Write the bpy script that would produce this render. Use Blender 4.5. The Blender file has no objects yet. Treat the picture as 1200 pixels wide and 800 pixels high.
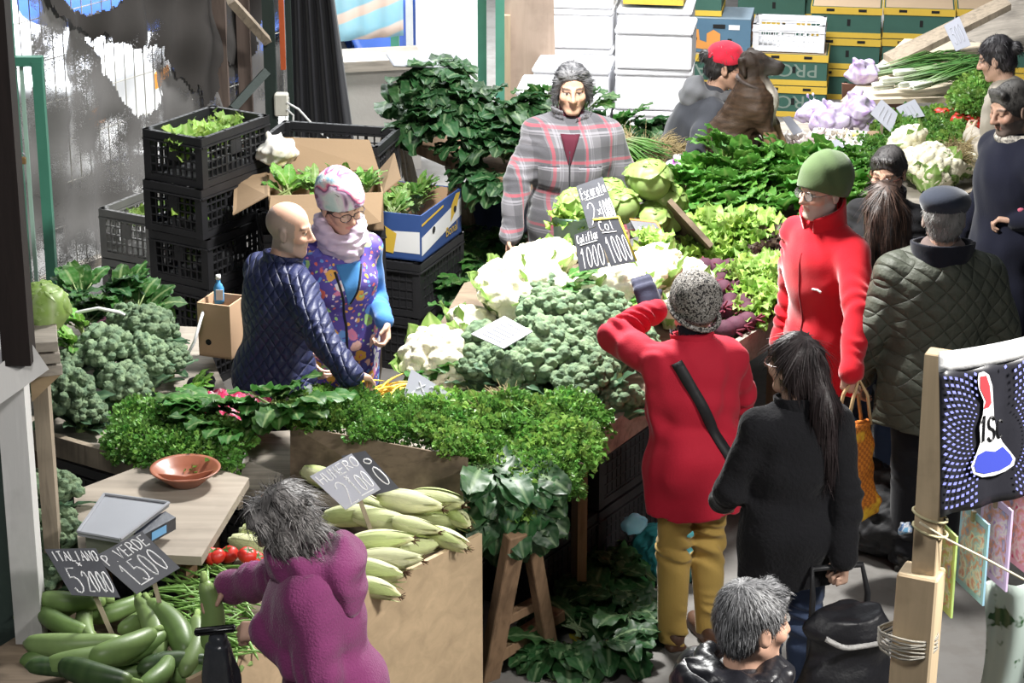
import bpy, math, random
import numpy as np
from mathutils import Vector, Matrix, Euler
rnd = random.Random(11)
NR = np.random.RandomState(5)
SC = bpy.context.scene
COL = SC.collection
PI = math.pi
def rad(a): return math.radians(a)
def nrm(v): v = np.asarray(v, float); return v/(np.linalg.norm(v)+1e-12)
# ---------------------------------------------------------------- camera (1200x800 frame)
CAM_H, PITCH, FPX = 4.5, rad(20), 2800.0
SP, CP = math.sin(PITCH), math.cos(PITCH)
def P(px, py, h):
    """point of the place seen at pixel px,py that lies h metres above the ground"""
    v = (py-400)/FPX; u = (px-600)/FPX
    z = (CAM_H-h)/(SP+v*CP)
    return np.array([u*z, z*(CP-v*SP), h])
def PY(px, py, Y):
    """point seen at pixel px,py that lies Y metres ahead"""
    v = (py-400)/FPX; u = (px-600)/FPX
    z = Y/(CP-v*SP)
    return np.array([u*z, Y, CAM_H-z*(SP+v*CP)])
cam_d = bpy.data.cameras.new('camera'); cam = bpy.data.objects.new('camera', cam_d); COL.objects.link(cam)
cam.location = (0, 0, CAM_H); cam.rotation_euler = (PI/2-PITCH, 0, 0)
cam_d.sensor_width = 36; cam_d.lens = FPX*36/1200; cam_d.clip_end = 200
cam_d.dof.use_dof = False
SC.camera = cam
# ---------------------------------------------------------------- materials
def newmat(name):
    m = bpy.data.materials.new(name); m.use_nodes = True
    nt = m.node_tree; b = nt.nodes['Principled BSDF']
    return m, nt, b
def N(nt, typ, **kw):
    n = nt.nodes.new(typ)
    for k, v in kw.items():
        if k.startswith('i_'):
            key = k[2:]
            key = int(key) if key.isdigit() else key.replace('_', ' ')
            n.inputs[key].default_value = v
        else: setattr(n, k, v)
    return n
def L(nt, a, b): nt.links.new(a, b)
def math_n(nt, op, a, b=None, clamp=False):
    n = N(nt, 'ShaderNodeMath', operation=op); n.use_clamp = clamp
    for i, x in enumerate((a, b)):
        if x is None: continue
        if isinstance(x, (int, float)): n.inputs[i].default_value = x
        else: L(nt, x, n.inputs[i])
    return n.outputs[0]
def mix_n(nt, fac, a, b, blend='MIX'):
    n = N(nt, 'ShaderNodeMix', data_type='RGBA', blend_type=blend)
    for sock, x in ((n.inputs[0], fac), (n.inputs[6], a), (n.inputs[7], b)):
        if isinstance(x, (int, float)): sock.default_value = x
        elif isinstance(x, (tuple, list)): sock.default_value = tuple(x)[:3]+(1,)
        else: L(nt, x, sock)
    return n.outputs[2]
def ramp_n(nt, fac, stops, interp='LINEAR'):
    n = N(nt, 'ShaderNodeValToRGB'); cr = n.color_ramp; cr.interpolation = interp
    while len(cr.elements) < len(stops): cr.elements.new(0.5)
    for e, (p, c) in zip(cr.elements, stops):
        e.position = p; e.color = tuple(c)[:3]+(1,)
    L(nt, fac, n.inputs[0]); return n.outputs[0]
def coord(nt, scale=(1,1,1), kind='Object'):
    t = N(nt, 'ShaderNodeTexCoord'); m = N(nt, 'ShaderNodeMapping'); m.inputs['Scale'].default_value = scale
    L(nt, t.outputs[kind], m.inputs['Vector']); return m.outputs[0]
def noise_n(nt, vec, scale, detail=3, rough=.55, dist=0):
    n = N(nt, 'ShaderNodeTexNoise'); n.inputs['Scale'].default_value = scale; n.inputs['Detail'].default_value = detail
    n.inputs['Roughness'].default_value = rough; n.inputs['Distortion'].default_value = dist
    if vec is not None: L(nt, vec, n.inputs['Vector'])
    return n.outputs[0]
def bump_n(nt, b, height, strength=.4, dist=.01):
    n = N(nt, 'ShaderNodeBump'); n.inputs['Strength'].default_value = strength; n.inputs['Distance'].default_value = dist
    L(nt, height, n.inputs['Height']); L(nt, n.outputs[0], b.inputs['Normal'])
def simple(name, col, rough=.6, var=.15, vs=8, bump=.3, bs=40, bd=.005, metal=0, spec=.4, stretch=(1,1,1), sheen=0):
    m, nt, b = newmat(name)
    v = coord(nt, stretch)
    n1 = noise_n(nt, v, vs, 4)
    c = mix_n(nt, n1, tuple(max(0, x*(1-var)) for x in col[:3]), tuple(min(1, x*(1+var)) for x in col[:3]))
    L(nt, c, b.inputs['Base Color'])
    b.inputs['Roughness'].default_value = rough; b.inputs['Metallic'].default_value = metal
    b.inputs['Specular IOR Level'].default_value = spec
    if sheen: b.inputs['Sheen Weight'].default_value = sheen; b.inputs['Sheen Roughness'].default_value = .4
    if bump: bump_n(nt, b, noise_n(nt, v, bs, 3), bump, bd)
    return m
def attr_mat(name, rough=.5, spec=.4, var=.25, trans=0, bump=0, bs=60, bd=.003, objvar=.12, bstretch=(1,1,1)):
    """colour from the mesh's own point colours (veins, stalks, lips)"""
    m, nt, b = newmat(name)
    a = N(nt, 'ShaderNodeAttribute', attribute_name='Col')
    oi = N(nt, 'ShaderNodeObjectInfo')
    v = coord(nt, bstretch)
    n1 = noise_n(nt, v, 25, 2)
    k = math_n(nt, 'ADD', math_n(nt, 'MULTIPLY', n1, var*2), 1-var)
    k = math_n(nt, 'MULTIPLY', k, math_n(nt, 'ADD', math_n(nt, 'MULTIPLY', oi.outputs['Random'], objvar*2), 1-objvar))
    h = N(nt, 'ShaderNodeVectorMath', operation='SCALE'); L(nt, a.outputs['Color'], h.inputs[0]); L(nt, k, h.inputs['Scale'])
    L(nt, h.outputs[0], b.inputs['Base Color'])
    b.inputs['Roughness'].default_value = rough; b.inputs['Specular IOR Level'].default_value = spec
    if bump: bump_n(nt, b, noise_n(nt, v, bs, 3), bump, bd)
    if trans:
        t = N(nt, 'ShaderNodeBsdfTranslucent'); L(nt, h.outputs[0], t.inputs[0])
        mx = N(nt, 'ShaderNodeMixShader'); mx.inputs[0].default_value = trans
        L(nt, b.outputs[0], mx.inputs[1]); L(nt, t.outputs[0], mx.inputs[2])
        L(nt, mx.outputs[0], nt.nodes['Material Output'].inputs[0])
    return m
def wood(name, col, dark=.45, axis='x', rough=.75, dirt=.0, scale=1.0):
    m, nt, b = newmat(name)
    st = {'x': (1.2, 14, 14), 'y': (14, 1.2, 14), 'z': (14, 14, 1.2)}[axis]
    v = coord(nt, tuple(s*scale for s in st))
    n1 = noise_n(nt, v, 2.2, 5, .6, .6)
    c = ramp_n(nt, n1, [(.28, tuple(x*dark for x in col)), (.5, tuple(x*.85 for x in col)), (.72, col)])
    v2 = coord(nt)
    blot = noise_n(nt, v2, 5, 4)
    c = mix_n(nt, math_n(nt, 'MULTIPLY', ramp_n(nt, blot, [(.5, (0,0,0)), (.68, (1,1,1))]), dirt), c, tuple(x*.3 for x in col))
    L(nt, c, b.inputs['Base Color']); b.inputs['Roughness'].default_value = rough
    b.inputs['Specular IOR Level'].default_value = .25
    bump_n(nt, b, n1, .25, .004)
    return m
# ---------------------------------------------------------------- mesh building
def link_mesh(name, verts, faces, mat=None, parent=None, cols=None, smooth=True, loc=None):
    me = bpy.data.meshes.new(name)
    if isinstance(verts, np.ndarray) and isinstance(faces, np.ndarray):
        nv, nf, k = len(verts), len(faces), faces.shape[1]
        me.vertices.add(nv); me.vertices.foreach_set('co', np.ascontiguousarray(verts, np.float32).ravel())
        me.loops.add(nf*k); me.loops.foreach_set('vertex_index', np.ascontiguousarray(faces, np.int32).ravel())
        me.polygons.add(nf); me.polygons.foreach_set('loop_start', np.arange(0, nf*k, k, dtype=np.int32))
        me.update(calc_edges=True)
    else:
        me.from_pydata([tuple(map(float, v)) for v in verts], [], [tuple(int(i) for i in f) for f in faces]); me.update()
    if smooth: me.polygons.foreach_set('use_smooth', np.ones(len(me.polygons), bool))
    if cols is not None:
        c = np.ones((len(verts), 4), np.float32); c[:, :3] = np.asarray(cols, np.float32)[:, :3]
        at = me.color_attributes.new('Col', 'FLOAT_COLOR', 'POINT'); at.data.foreach_set('color', c.ravel())
    if mat is not None: me.materials.append(mat)
    o = bpy.data.objects.new(name, me); COL.objects.link(o)
    if parent is not None: o.parent = parent
    if loc is not None: o.location = loc
    return o
def rotm(ax, ay, az): return np.array(Euler((ax, ay, az)).to_matrix())
def frame(d, up=(0,0,1)):
    """columns x,y,z with z along d"""
    d = np.asarray(d, float); d = d/np.linalg.norm(d); up = np.asarray(up, float)
    if abs(np.dot(up, d)) > .97: up = np.array([0, 1., 0])
    x = np.cross(up, d); x /= np.linalg.norm(x); y = np.cross(d, x)
    return np.stack([x, y, d], 1)
class MB:
    def __init__(s): s.v = []; s.f = []; s.c = []; s.n = 0; s.col = (1,1,1)
    def add(s, vs, fs, cols=None):
        vs = np.asarray(vs, float).reshape(-1, 3); k = s.n
        s.v.append(vs); s.f += [tuple(int(i)+k for i in f) for f in fs]
        s.c.append(np.tile(np.array(s.col, float), (len(vs), 1)) if cols is None else np.asarray(cols, float)); s.n += len(vs)
        return s
    def box(s, c, size, R=None, bev=0.0):
        hx, hy, hz = [a/2 for a in size]
        if bev <= 0:
            vs = np.array([(x, y, z) for x in (-hx, hx) for y in (-hy, hy) for z in (-hz, hz)])
            fs = [(0,1,3,2), (4,6,7,5), (0,4,5,1), (2,3,7,6), (0,2,6,4), (1,5,7,3)]
        else:
            b = min(bev, hx*.9, hy*.9, hz*.9); vs = []; 
            for x in (-1,1):
                for y in (-1,1):
                    for z in (-1,1):
                        vs += [(x*hx, y*(hy-b), z*(hz-b)), (x*(hx-b), y*hy, z*(hz-b)), (x*(hx-b), y*(hy-b), z*hz)]
            vs = np.array(vs); i = lambda x, y, z, k: ((x*2+y)*2+z)*3+k
            fs = []
            fs += [(i(0,0,0,0), i(0,0,1,0), i(0,1,1,0), i(0,1,0,0)), (i(1,0,0,0), i(1,1,0,0), i(1,1,1,0), i(1,0,1,0))]
            fs += [(i(0,0,0,1), i(1,0,0,1), i(1,0,1,1), i(0,0,1,1)), (i(0,1,0,1), i(0,1,1,1), i(1,1,1,1), i(1,1,0,1))]
            fs += [(i(0,0,0,2), i(0,1,0,2), i(1,1,0,2), i(1,0,0,2)), (i(0,0,1,2), i(1,0,1,2), i(1,1,1,2), i(0,1,1,2))]
            for y in (0,1):
                for z in (0,1): pass
            for a in (0,1):
                for c2 in (0,1):
                    e = lambda p, q, fl: fs.append((p[0], p[1], q[1], q[0]) if fl else (q[0], q[1], p[1], p[0]))
                    e((i(a,c2,0,0), i(a,c2,1,0)), (i(a,c2,0,1), i(a,c2,1,1)), (a+c2) % 2 == 0)
                    e((i(a,0,c2,0), i(a,1,c2,0)), (i(a,0,c2,2), i(a,1,c2,2)), (a+c2) % 2 == 1)
                    e((i(0,a,c2,1), i(1,a,c2,1)), (i(0,a,c2,2), i(1,a,c2,2)), (a+c2) % 2 == 0)
            for x in (0,1):
                for y in (0,1):
                    for z in (0,1):
                        t = (i(x,y,z,0), i(x,y,z,1), i(x,y,z,2))
                        fs.append(t if (x+y+z) % 2 else t[::-1])
        if R is not None: vs = vs @ np.asarray(R).T
        return s.add(vs+np.asarray(c, float), fs)
    def bar(s, a, b, w, t, up=(0,0,1), bev=0.0):
        """plank from a to b, w wide (sideways), t thick (along up)"""
        a = np.asarray(a, float); b = np.asarray(b, float); F = frame(b-a, up)
        R = np.stack([F[:,0], F[:,1], F[:,2]], 1)
        return s.box((a+b)/2, (w, t, np.linalg.norm(b-a)), R, bev)
    def tube(s, pts, r, n=8, cap=True, cols=None, flat=None):
        pts = [np.asarray(p, float) for p in pts]; m = len(pts)
        rs = [r]*m if isinstance(r, (int, float)) else list(r)
        vs = []; F = None
        for i, p in enumerate(pts):
            d = pts[min(i+1, m-1)]-pts[max(i-1, 0)]; 
            if np.linalg.norm(d) < 1e-9: d = np.array([0, 0, 1.])
            d /= np.linalg.norm(d)
            if F is None: F = frame(d)
            else:
                x = F[:,0]-d*np.dot(F[:,0], d); x /= (np.linalg.norm(x)+1e-12); F = np.stack([x, np.cross(d, x), d], 1)
            for k in range(n):
                a = 2*PI*k/n; vs.append(p+rs[i]*(math.cos(a)*F[:,0]+math.sin(a)*F[:,1]*(flat or 1)))
        fs = [(i*n+k, i*n+(k+1) % n, (i+1)*n+(k+1) % n, (i+1)*n+k) for i in range(m-1) for k in range(n)]
        if cap: fs += [tuple(range(n))[::-1], tuple((m-1)*n+k for k in range(n))]
        cc = None if cols is None else np.repeat(np.asarray(cols, float), n, 0)
        return s.add(vs, fs, cc)
    def lathe(s, prof, n=20, c=(0,0,0), R=None, cols=None, sx=1, sy=1):
        vs = [(r*math.cos(2*PI*k/n)*sx, r*math.sin(2*PI*k/n)*sy, z) for r, z in prof for k in range(n)]
        m = len(prof)
        fs = [(i*n+k, i*n+(k+1) % n, (i+1)*n+(k+1) % n, (i+1)*n+k) for i in range(m-1) for k in range(n)]
        vs = np.array(vs)
        if R is not None: vs = vs @ np.asarray(R).T
        cc = None if cols is None else np.repeat(np.asarray(cols, float), n, 0)
        return s.add(vs+np.asarray(c, float), fs, cc)
    def grid(s, G, cols=None, close=False):
        G = np.asarray(G, float); a, b = G.shape[:2]
        fs = [(i*b+j, i*b+j+1, (i+1)*b+j+1, (i+1)*b+j) for i in range(a-1) for j in range(b-1)]
        if close: fs += [(i*b+b-1, i*b, (i+1)*b, (i+1)*b+b-1) for i in range(a-1)]
        return s.add(G.reshape(-1, 3), fs, None if cols is None else np.asarray(cols, float).reshape(-1, 3))
    def prism(s, poly, thick, R=None, c=(0,0,0)):
        """2-D outline extruded along local z from 0 to thick"""
        n = len(poly); vs = np.array([(x, y, z) for z in (0, thick) for x, y in poly])
        fs = [tuple(range(n))[::-1], tuple(range(n, 2*n))]+[(k, (k+1) % n, n+(k+1) % n, n+k) for k in range(n)]
        if R is not None: vs = vs @ np.asarray(R).T
        return s.add(vs+np.asarray(c, float), fs)
    def slab(s, quad, thick):
        """quad of 3-D points (top face), thickness straight down"""
        q = np.asarray(quad, float); n = len(q)
        vs = np.vstack([q, q-np.array([0, 0, thick])])
        fs = [tuple(range(n)), tuple(range(n, 2*n))[::-1]]+[(k, n+k, n+(k+1) % n, (k+1) % n) for k in range(n)]
        return s.add(vs, fs)
    def xf(s, R=None, t=(0,0,0), scale=1.0):
        for i in range(len(s.v)):
            v = s.v[i]*scale
            if R is not None: v = v @ np.asarray(R).T
            s.v[i] = v+np.asarray(t, float)
        return s
    def join(s, o, R=None, t=(0,0,0), scale=1.0):
        V = np.vstack(o.v)*scale
        if R is not None: V = V @ np.asarray(R).T
        return s.add(V+np.asarray(t, float), o.f, np.vstack(o.c))
    def build(s, name, mat, parent=None, smooth=False, loc=None, colour=True, origin=None):
        V = np.vstack(s.v); C = np.vstack(s.c)
        if origin is not None: V = V-np.asarray(origin, float); loc = origin
        return link_mesh(name, V, s.f, mat, parent, C if colour else None, smooth, loc)
def tag(o, label=None, cat=None, group=None, kind=None):
    if label: o['label'] = label
    if cat: o['category'] = cat
    if group: o['group'] = group
    if kind: o['kind'] = kind
    return o
def thing(name, label, cat, loc=(0,0,0), rz=0, group=None):
    o = bpy.data.objects.new(name, None); COL.objects.link(o); o.empty_display_size = .1
    o.location = tuple(map(float, loc)); o.rotation_euler = (0, 0, rz)
    return tag(o, label, cat, group)
KIDS = {}
def copy_tree(o, parent=None):
    c = o.copy(); COL.objects.link(c)
    if parent is not None: c.parent = parent
    for ch in list(o.children): copy_tree(ch, c)
    return c
def place(o, loc, R=None, scale=1.0, label=None, group=None):
    """R 3x3 world rotation"""
    o.rotation_mode = 'QUATERNION'
    M = Matrix(np.asarray(R).tolist()) if R is not None else Matrix.Identity(3)
    o.rotation_quaternion = M.to_quaternion(); o.location = tuple(map(float, loc)); o.scale = (scale,)*3
    if label: o['label'] = label
    if group: o['group'] = group
    return o
# ---------------------------------------------------------------- smooth solids: distance fields -> surface
class Field:
    def __init__(s, lo, hi, h):
        s.lo = np.asarray(lo, float); s.h = h
        s.n = np.maximum(4, np.ceil((np.asarray(hi, float)-s.lo)/h).astype(int)+1)
        s.d = np.full(tuple(s.n), .2, np.float32)
    def sub(s, lo, hi):
        a = np.clip(np.floor((np.asarray(lo)-s.lo)/s.h).astype(int), 0, s.n-1)
        b = np.clip(np.ceil((np.asarray(hi)-s.lo)/s.h).astype(int)+1, 1, s.n)
        sl = tuple(slice(int(x), int(max(y, x+1))) for x, y in zip(a, b))
        ax = [(s.lo[i]+s.h*np.arange(sl[i].start, sl[i].stop)).astype(np.float32) for i in range(3)]
        return sl, ax[0][:, None, None], ax[1][None, :, None], ax[2][None, None, :]
    def op(s, prim, k=0.0, cut=False):
        lo, hi, fn = prim; m = k+4*s.h
        sl, x, y, z = s.sub(lo-m, hi+m)
        e = fn(x, y, z).astype(np.float32); d = s.d[sl]
        if cut:
            if k > 0:
                t = np.clip(k-np.abs(-e-d), 0, None); s.d[sl] = np.maximum(d, -e)+t*t/(4*k)
            else: s.d[sl] = np.maximum(d, -e)
        else:
            if k > 0:
                t = np.clip(k-np.abs(e-d), 0, None); s.d[sl] = np.minimum(d, e)-t*t/(4*k)
            else: s.d[sl] = np.minimum(d, e)
        return s
    def add(s, prim, k=0.0): return s.op(prim, k)
    def cut(s, prim, k=0.0): return s.op(prim, k, True)
    def plane(s, p, n):
        """keep the side the normal points away from"""
        n = np.asarray(n, float); n = n/np.linalg.norm(n); sl, x, y, z = s.sub(s.lo, s.lo+s.n*s.h)
        s.d = np.maximum(s.d, ((x-p[0])*n[0]+(y-p[1])*n[1]+(z-p[2])*n[2]).astype(np.float32)); return s
    def disp(s, f, band=.03):
        i = np.nonzero(np.abs(s.d) < band)
        p = [s.lo[k]+s.h*i[k] for k in range(3)]
        s.d[i] += f(*p).astype(np.float32); return s
    def mesh(s):
        d = s.d; d[0] = np.maximum(d[0], .01); d[-1] = np.maximum(d[-1], .01)
        d[:, 0] = np.maximum(d[:, 0], .01); d[:, -1] = np.maximum(d[:, -1], .01)
        d[:, :, 0] = np.maximum(d[:, :, 0], .01); d[:, :, -1] = np.maximum(d[:, :, -1], .01)
        g = d < 0
        cnt = np.zeros(tuple(s.n-1), np.int8)
        for a in (0, 1):
            for b in (0, 1):
                for c in (0, 1): cnt += g[a:s.n[0]-1+a, b:s.n[1]-1+b, c:s.n[2]-1+c]
        I, J, K = np.nonzero((cnt > 0) & (cnt < 8))
        idx = np.full(tuple(s.n-1), -1, np.int32); idx[I, J, K] = np.arange(len(I))
        cor = [(a, b, c) for a in (0, 1) for b in (0, 1) for c in (0, 1)]
        val = {q: d[I+q[0], J+q[1], K+q[2]] for q in cor}
        acc = np.zeros((len(I), 3)); num = np.zeros(len(I))
        for q in cor:
            for ax in range(3):
                if q[ax]: continue
                r = list(q); r[ax] = 1; r = tuple(r)
                v0, v1 = val[q], val[r]; m = (v0 < 0) != (v1 < 0)
                t = np.where(m, v0/np.where(m, v0-v1, 1), 0)
                for k in range(3):
                    acc[:, k] += np.where(m, q[k]+(t if k == ax else 0), 0)
                num += m
        V = s.lo+(np.stack([I, J, K], 1)+acc/num[:, None])*s.h
        F = []
        for ax in range(3):
            sl0 = [slice(None)]*3; sl1 = [slice(None)]*3; sl0[ax] = slice(0, -1); sl1[ax] = slice(1, None)
            e0, e1 = g[tuple(sl0)], g[tuple(sl1)]
            A = np.nonzero(e0 != e1); fl = e0[A]
            o1, o2 = [(1, 2), (2, 0), (0, 1)][ax]
            ok = (A[o1] > 0) & (A[o2] > 0) & (A[o1] < s.n[o1]-1) & (A[o2] < s.n[o2]-1)
            A = [a[ok] for a in A]; fl = fl[ok]
            def cell(d1, d2):
                q = [A[0].copy(), A[1].copy(), A[2].copy()]; q[o1] -= d1; q[o2] -= d2; return idx[q[0], q[1], q[2]]
            Q = np.stack([cell(1, 1), cell(0, 1), cell(0, 0), cell(1, 0)], 1)
            F.append(np.where(fl[:, None], Q, Q[:, ::-1]))
        return V, np.vstack(F)
def bb(pts, r): p = np.asarray(pts, float); return p.min(0)-r, p.max(0)+r
def cap(a, b, ra, rb=None, flat=None):
    """tapered capsule; flat=(axis, factor) squashes it along axis"""
    a = np.asarray(a, float); b = np.asarray(b, float); rb = ra if rb is None else rb
    lo, hi = bb([a, b], max(ra, rb)); ab = b-a; L2 = float(ab@ab)+1e-12
    if flat is not None:
        n = np.asarray(flat[0], float); n = n/np.linalg.norm(n); f = 1/flat[1]
    def fn(x, y, z):
        X, Y, Z = x-a[0], y-a[1], z-a[2]
        t = np.clip((X*ab[0]+Y*ab[1]+Z*ab[2])/L2, 0, 1)
        X = X-t*ab[0]; Y = Y-t*ab[1]; Z = Z-t*ab[2]
        q = X*X+Y*Y+Z*Z
        if flat is not None:
            w = X*n[0]+Y*n[1]+Z*n[2]; q = q+w*w*(f*f-1)
            return (np.sqrt(q)-(ra+t*(rb-ra)))*min(1, 1.15/f)
        return np.sqrt(q)-(ra+t*(rb-ra))
    return lo, hi, fn
def ell(c, r, R=None):
    c = np.asarray(c, float); r = np.asarray(r, float)*np.ones(3); m = r.max()
    def fn(x, y, z):
        X, Y, Z = x-c[0], y-c[1], z-c[2]
        if R is not None:
            X, Y, Z = (X*R[0,0]+Y*R[1,0]+Z*R[2,0], X*R[0,1]+Y*R[1,1]+Z*R[2,1], X*R[0,2]+Y*R[1,2]+Z*R[2,2])
        k0 = np.sqrt((X/r[0])**2+(Y/r[1])**2+(Z/r[2])**2); k1 = np.sqrt((X/r[0]**2)**2+(Y/r[1]**2)**2+(Z/r[2]**2)**2)+1e-6
        return np.where(k0 < .05, -r.min(), k0*(k0-1)/k1)
    return c-m, c+m, fn
def rbox(c, hs, rr, R=None):
    c = np.asarray(c, float); hs = np.asarray(hs, float); m = np.linalg.norm(hs)+rr
    def fn(x, y, z):
        X, Y, Z = x-c[0], y-c[1], z-c[2]
        if R is not None:
            X, Y, Z = (X*R[0,0]+Y*R[1,0]+Z*R[2,0], X*R[0,1]+Y*R[1,1]+Z*R[2,1], X*R[0,2]+Y*R[1,2]+Z*R[2,2])
        q = [np.abs(X)-hs[0], np.abs(Y)-hs[1], np.abs(Z)-hs[2]]
        o = np.sqrt(sum(np.maximum(a, 0)**2 for a in q))
        return o+np.minimum(np.maximum(np.maximum(q[0], q[1]), q[2]), 0)-rr
    return c-m, c+m, fn
_W = [(NR.normal(size=3), NR.uniform(0, 6.28)) for _ in range(24)]
def wob(x, y, z, f, amp, st=(1,1,1), o=0, n=6):
    """smooth lumpy field"""
    s = 0
    for w, ph in _W[o:o+n]: s = s+np.sin((x*w[0]*st[0]+y*w[1]*st[1]+z*w[2]*st[2])*f+ph)
    return s*amp/math.sqrt(n)
def field_mesh(name, F, mat, parent=None, colf=None, R=None, t=None, smooth=True):
    V, Q = F.mesh()
    C = colf(V) if colf is not None else None
    if R is not None: V = V @ np.asarray(R).T
    if t is not None: V = V+np.asarray(t)
    return link_mesh(name, V, Q, mat, parent, C, smooth)
# ---------------------------------------------------------------- people
SKIN = attr_mat('skin', .48, .35, .06, 0, .12, 90, .002, 0)
SKIN.node_tree.nodes['Principled BSDF'].inputs['Subsurface Weight'].default_value = .0
HAIRM = attr_mat('hair', .5, .4, .3, 0, .5, 120, .003, 0)
class Person:
    def __init__(p, label, at, rz, H=1.7, lean=0, side=0, twist=0, head=(0,0,0), L=None, R=None, bulk=1.0, skin=(.62,.40,.29), hw=1.0,
                 hands=None, stance=.085, step=0, female=False, res=.0065, lips=(.55,.24,.21), brow=(.07,.05,.04), beard=None, stub=None,
                 knee=0, group=None, hipx=(0,0), eyes_down=False):
        p.root = thing('person', label, 'person', (at[0], at[1], 0), rad(rz), group)
        p.at = np.array([at[0], at[1], 0.]); p.Rw = rotm(0, 0, rad(rz)); p.s = s = H/1.725; p.bulk = bulk; p.fem = female
        p.res = res; p.skin = skin; p.lips = lips; p.brow = brow; p.beard = beard; p.stub = stub; p.hs = s*hw*1.04; p.down = eyes_down
        p.hip = np.array([hipx[0], hipx[1], (.92-.0)*s])
        p.Rt = rotm(0, 0, rad(twist)) @ rotm(0, rad(side), 0) @ rotm(-rad(lean), 0, 0)
        T = p.T
        p.nb = T(0, -.012, .535)
        p.Rh = rotm(0, 0, rad(head[0])) @ rotm(-rad(head[1]), 0, 0) @ rotm(0, rad(head[2]), 0)
        up = nrm(.5*p.Rt[:, 2]+.5*p.Rh[:, 2])
        p.hc = p.nb+up*.075*s+p.Rh @ np.array([0, .018, .078])*s
        p.shw = .162*bulk**.5*(.92 if female else 1.0)
        p.sh = {'L': T(-p.shw, -.01, .445), 'R': T(p.shw, -.01, .445)}
        p.wr, p.el = {}, {}
        for k, sx, tgt in (('L', -1, L), ('R', 1, R)):
            if tgt is None: tgt = dict(l=(sx*.27, .06, .82))
            w = (p.Rw.T @ (np.asarray(tgt['w'], float)-p.at)) if 'w' in tgt else np.asarray(tgt['l'], float)*(s if 'abs' not in tgt else 1)
            a = p.sh[k]; l1, l2 = .285*s, .265*s; d = w-a; D = np.linalg.norm(d)
            if D > (l1+l2)*.995: w = a+d/D*(l1+l2)*.995; d = w-a; D = np.linalg.norm(d)
            x = (l1*l1-l2*l2+D*D)/(2*D); hgt = math.sqrt(max(1e-6, l1*l1-x*x))
            pole = np.asarray(tgt.get('pole', (sx*.5, -.6, -.6)), float); u = d/D; q = pole-u*np.dot(pole, u)
            p.el[k] = a+u*x+nrm(q)*hgt; p.wr[k] = w
        p.handspec = {'L': L or {}, 'R': R or {}}
        p.ft = {'L': np.array([-stance, -step, .0])*s, 'R': np.array([stance, step, .0])*s}
        p.kn = {}
        for k, sx in (('L', -1), ('R', 1)):
            hipj = p.hip+np.array([sx*.085*s, 0, -.03*s]); ank = p.ft[k]+np.array([0, 0, .08*s])
            p.kn[k] = (hipj+ank)/2+np.array([0, .02+knee, .0])*s
    def T(p, x, y, z): return p.hip+p.Rt @ np.array([x, y, z])*p.s
    def Hd(p, x, y, z): return p.hc+p.Rh @ np.array([x, y, z])*p.hs
    def hand_geo(p, k):
        sp = p.handspec[k]; s = p.s
        d = nrm(np.asarray(sp['dir'], float)) if 'dir' in sp else nrm(p.wr[k]-p.el[k])
        pn = np.asarray(sp.get('palm', (0, -.2, -1)) if 'palm' in sp else ((1, 0, 0) if k == 'L' else (-1, 0, 0)), float)
        pn = nrm(pn-d*np.dot(pn, d)); th = np.cross(d, pn)*(1 if k == 'R' else -1)
        return d, pn, th, sp.get('curl', .45), s
    def body(p):
        s, hs, b = p.s, p.hs, p.bulk
        pts = [p.hc+.16, p.hc-.16, p.hip, p.ft['L'], p.ft['R']]+list(p.wr.values())+list(p.el.values())+list(p.sh.values())
        lo, hi = bb(pts, .2); lo[2] = -.005
        F = Field(lo, hi, p.res); T = p.T; Y = p.Rt[:, 1]
        F.add(cap(T(0, 0, .02), T(0, 0, .28), .115*s, .115*s, (Y, .7)))
        F.add(cap(T(-.07, 0, .38), T(.07, 0, .38), .09*s, None, (Y, .85)), .05)
        F.add(cap(T(0, -.012, .50), p.nb, .058*s, .05*s), .04)
        F.add(cap(p.nb, p.Hd(0, -.015, -.05), .056*s, .053*hs), .03)
        for k, sx in (('L', -1), ('R', 1)):
            F.add(cap(T(0, -.01, .46), p.sh[k], .045*s, .05*s), .04)
            F.add(cap(p.sh[k], p.el[k], .046*s, .036*s), .03); F.add(cap(p.el[k], p.wr[k], .036*s, .025*s), .02)
            hj = p.hip+p.Rt @ np.array([sx*.085, 0, -.02])*s
            F.add(cap(hj, p.kn[k], .075*s, .048*s), .04); F.add(cap(p.kn[k], p.ft[k]+np.array([0, -.01, .09])*s, .045*s, .033*s), .02)
            F.add(cap(p.ft[k]+np.array([0, -.03, .045])*s, p.ft[k]+np.array([0, .13, .03])*s, .035*s, .028*s), .02)
            d, pn, th, curl, _ = p.hand_geo(k); w = p.wr[k]; FR = np.stack([th, d, pn], 1)
            F.add(rbox(w+d*.048*s, np.array([.029, .036, .004])*s, .010*s, FR), .015)
            for i in range(4):
                ln = (.95, 1.06, 1.0, .8)[i]; base = w+d*.086*s+th*(.031-.0205*i)*s
                a = 0; q = base; dd = d+th*(.10-.07*i)
                for seg, (sl, ct) in enumerate(((.042, .75), (.027, 1.1), (.021, .8))):
                    a += curl*ct*(1+.12*i); v = nrm(dd*math.cos(a)+pn*math.sin(a)); q2 = q+v*sl*ln*s
                    F.add(cap(q, q2, (.0095-.0008*seg)*s, (.0088-.0008*seg)*s), .003 if seg else .006); q = q2
            q = w+d*.022*s+th*.028*s; v = nrm(th*.75+d*.75+pn*(.2+.5*curl)); q2 = q+v*.042*s
            F.add(cap(q, q2, .0125*s, .0105*s), .01); v = nrm(th*(.35-.5*curl)+d*.9+pn*(.3+.7*curl)); F.add(cap(q2, q2+v*.034*s, .0105*s, .0085*s), .004)
        H, R = p.Hd, p.Rh
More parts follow.
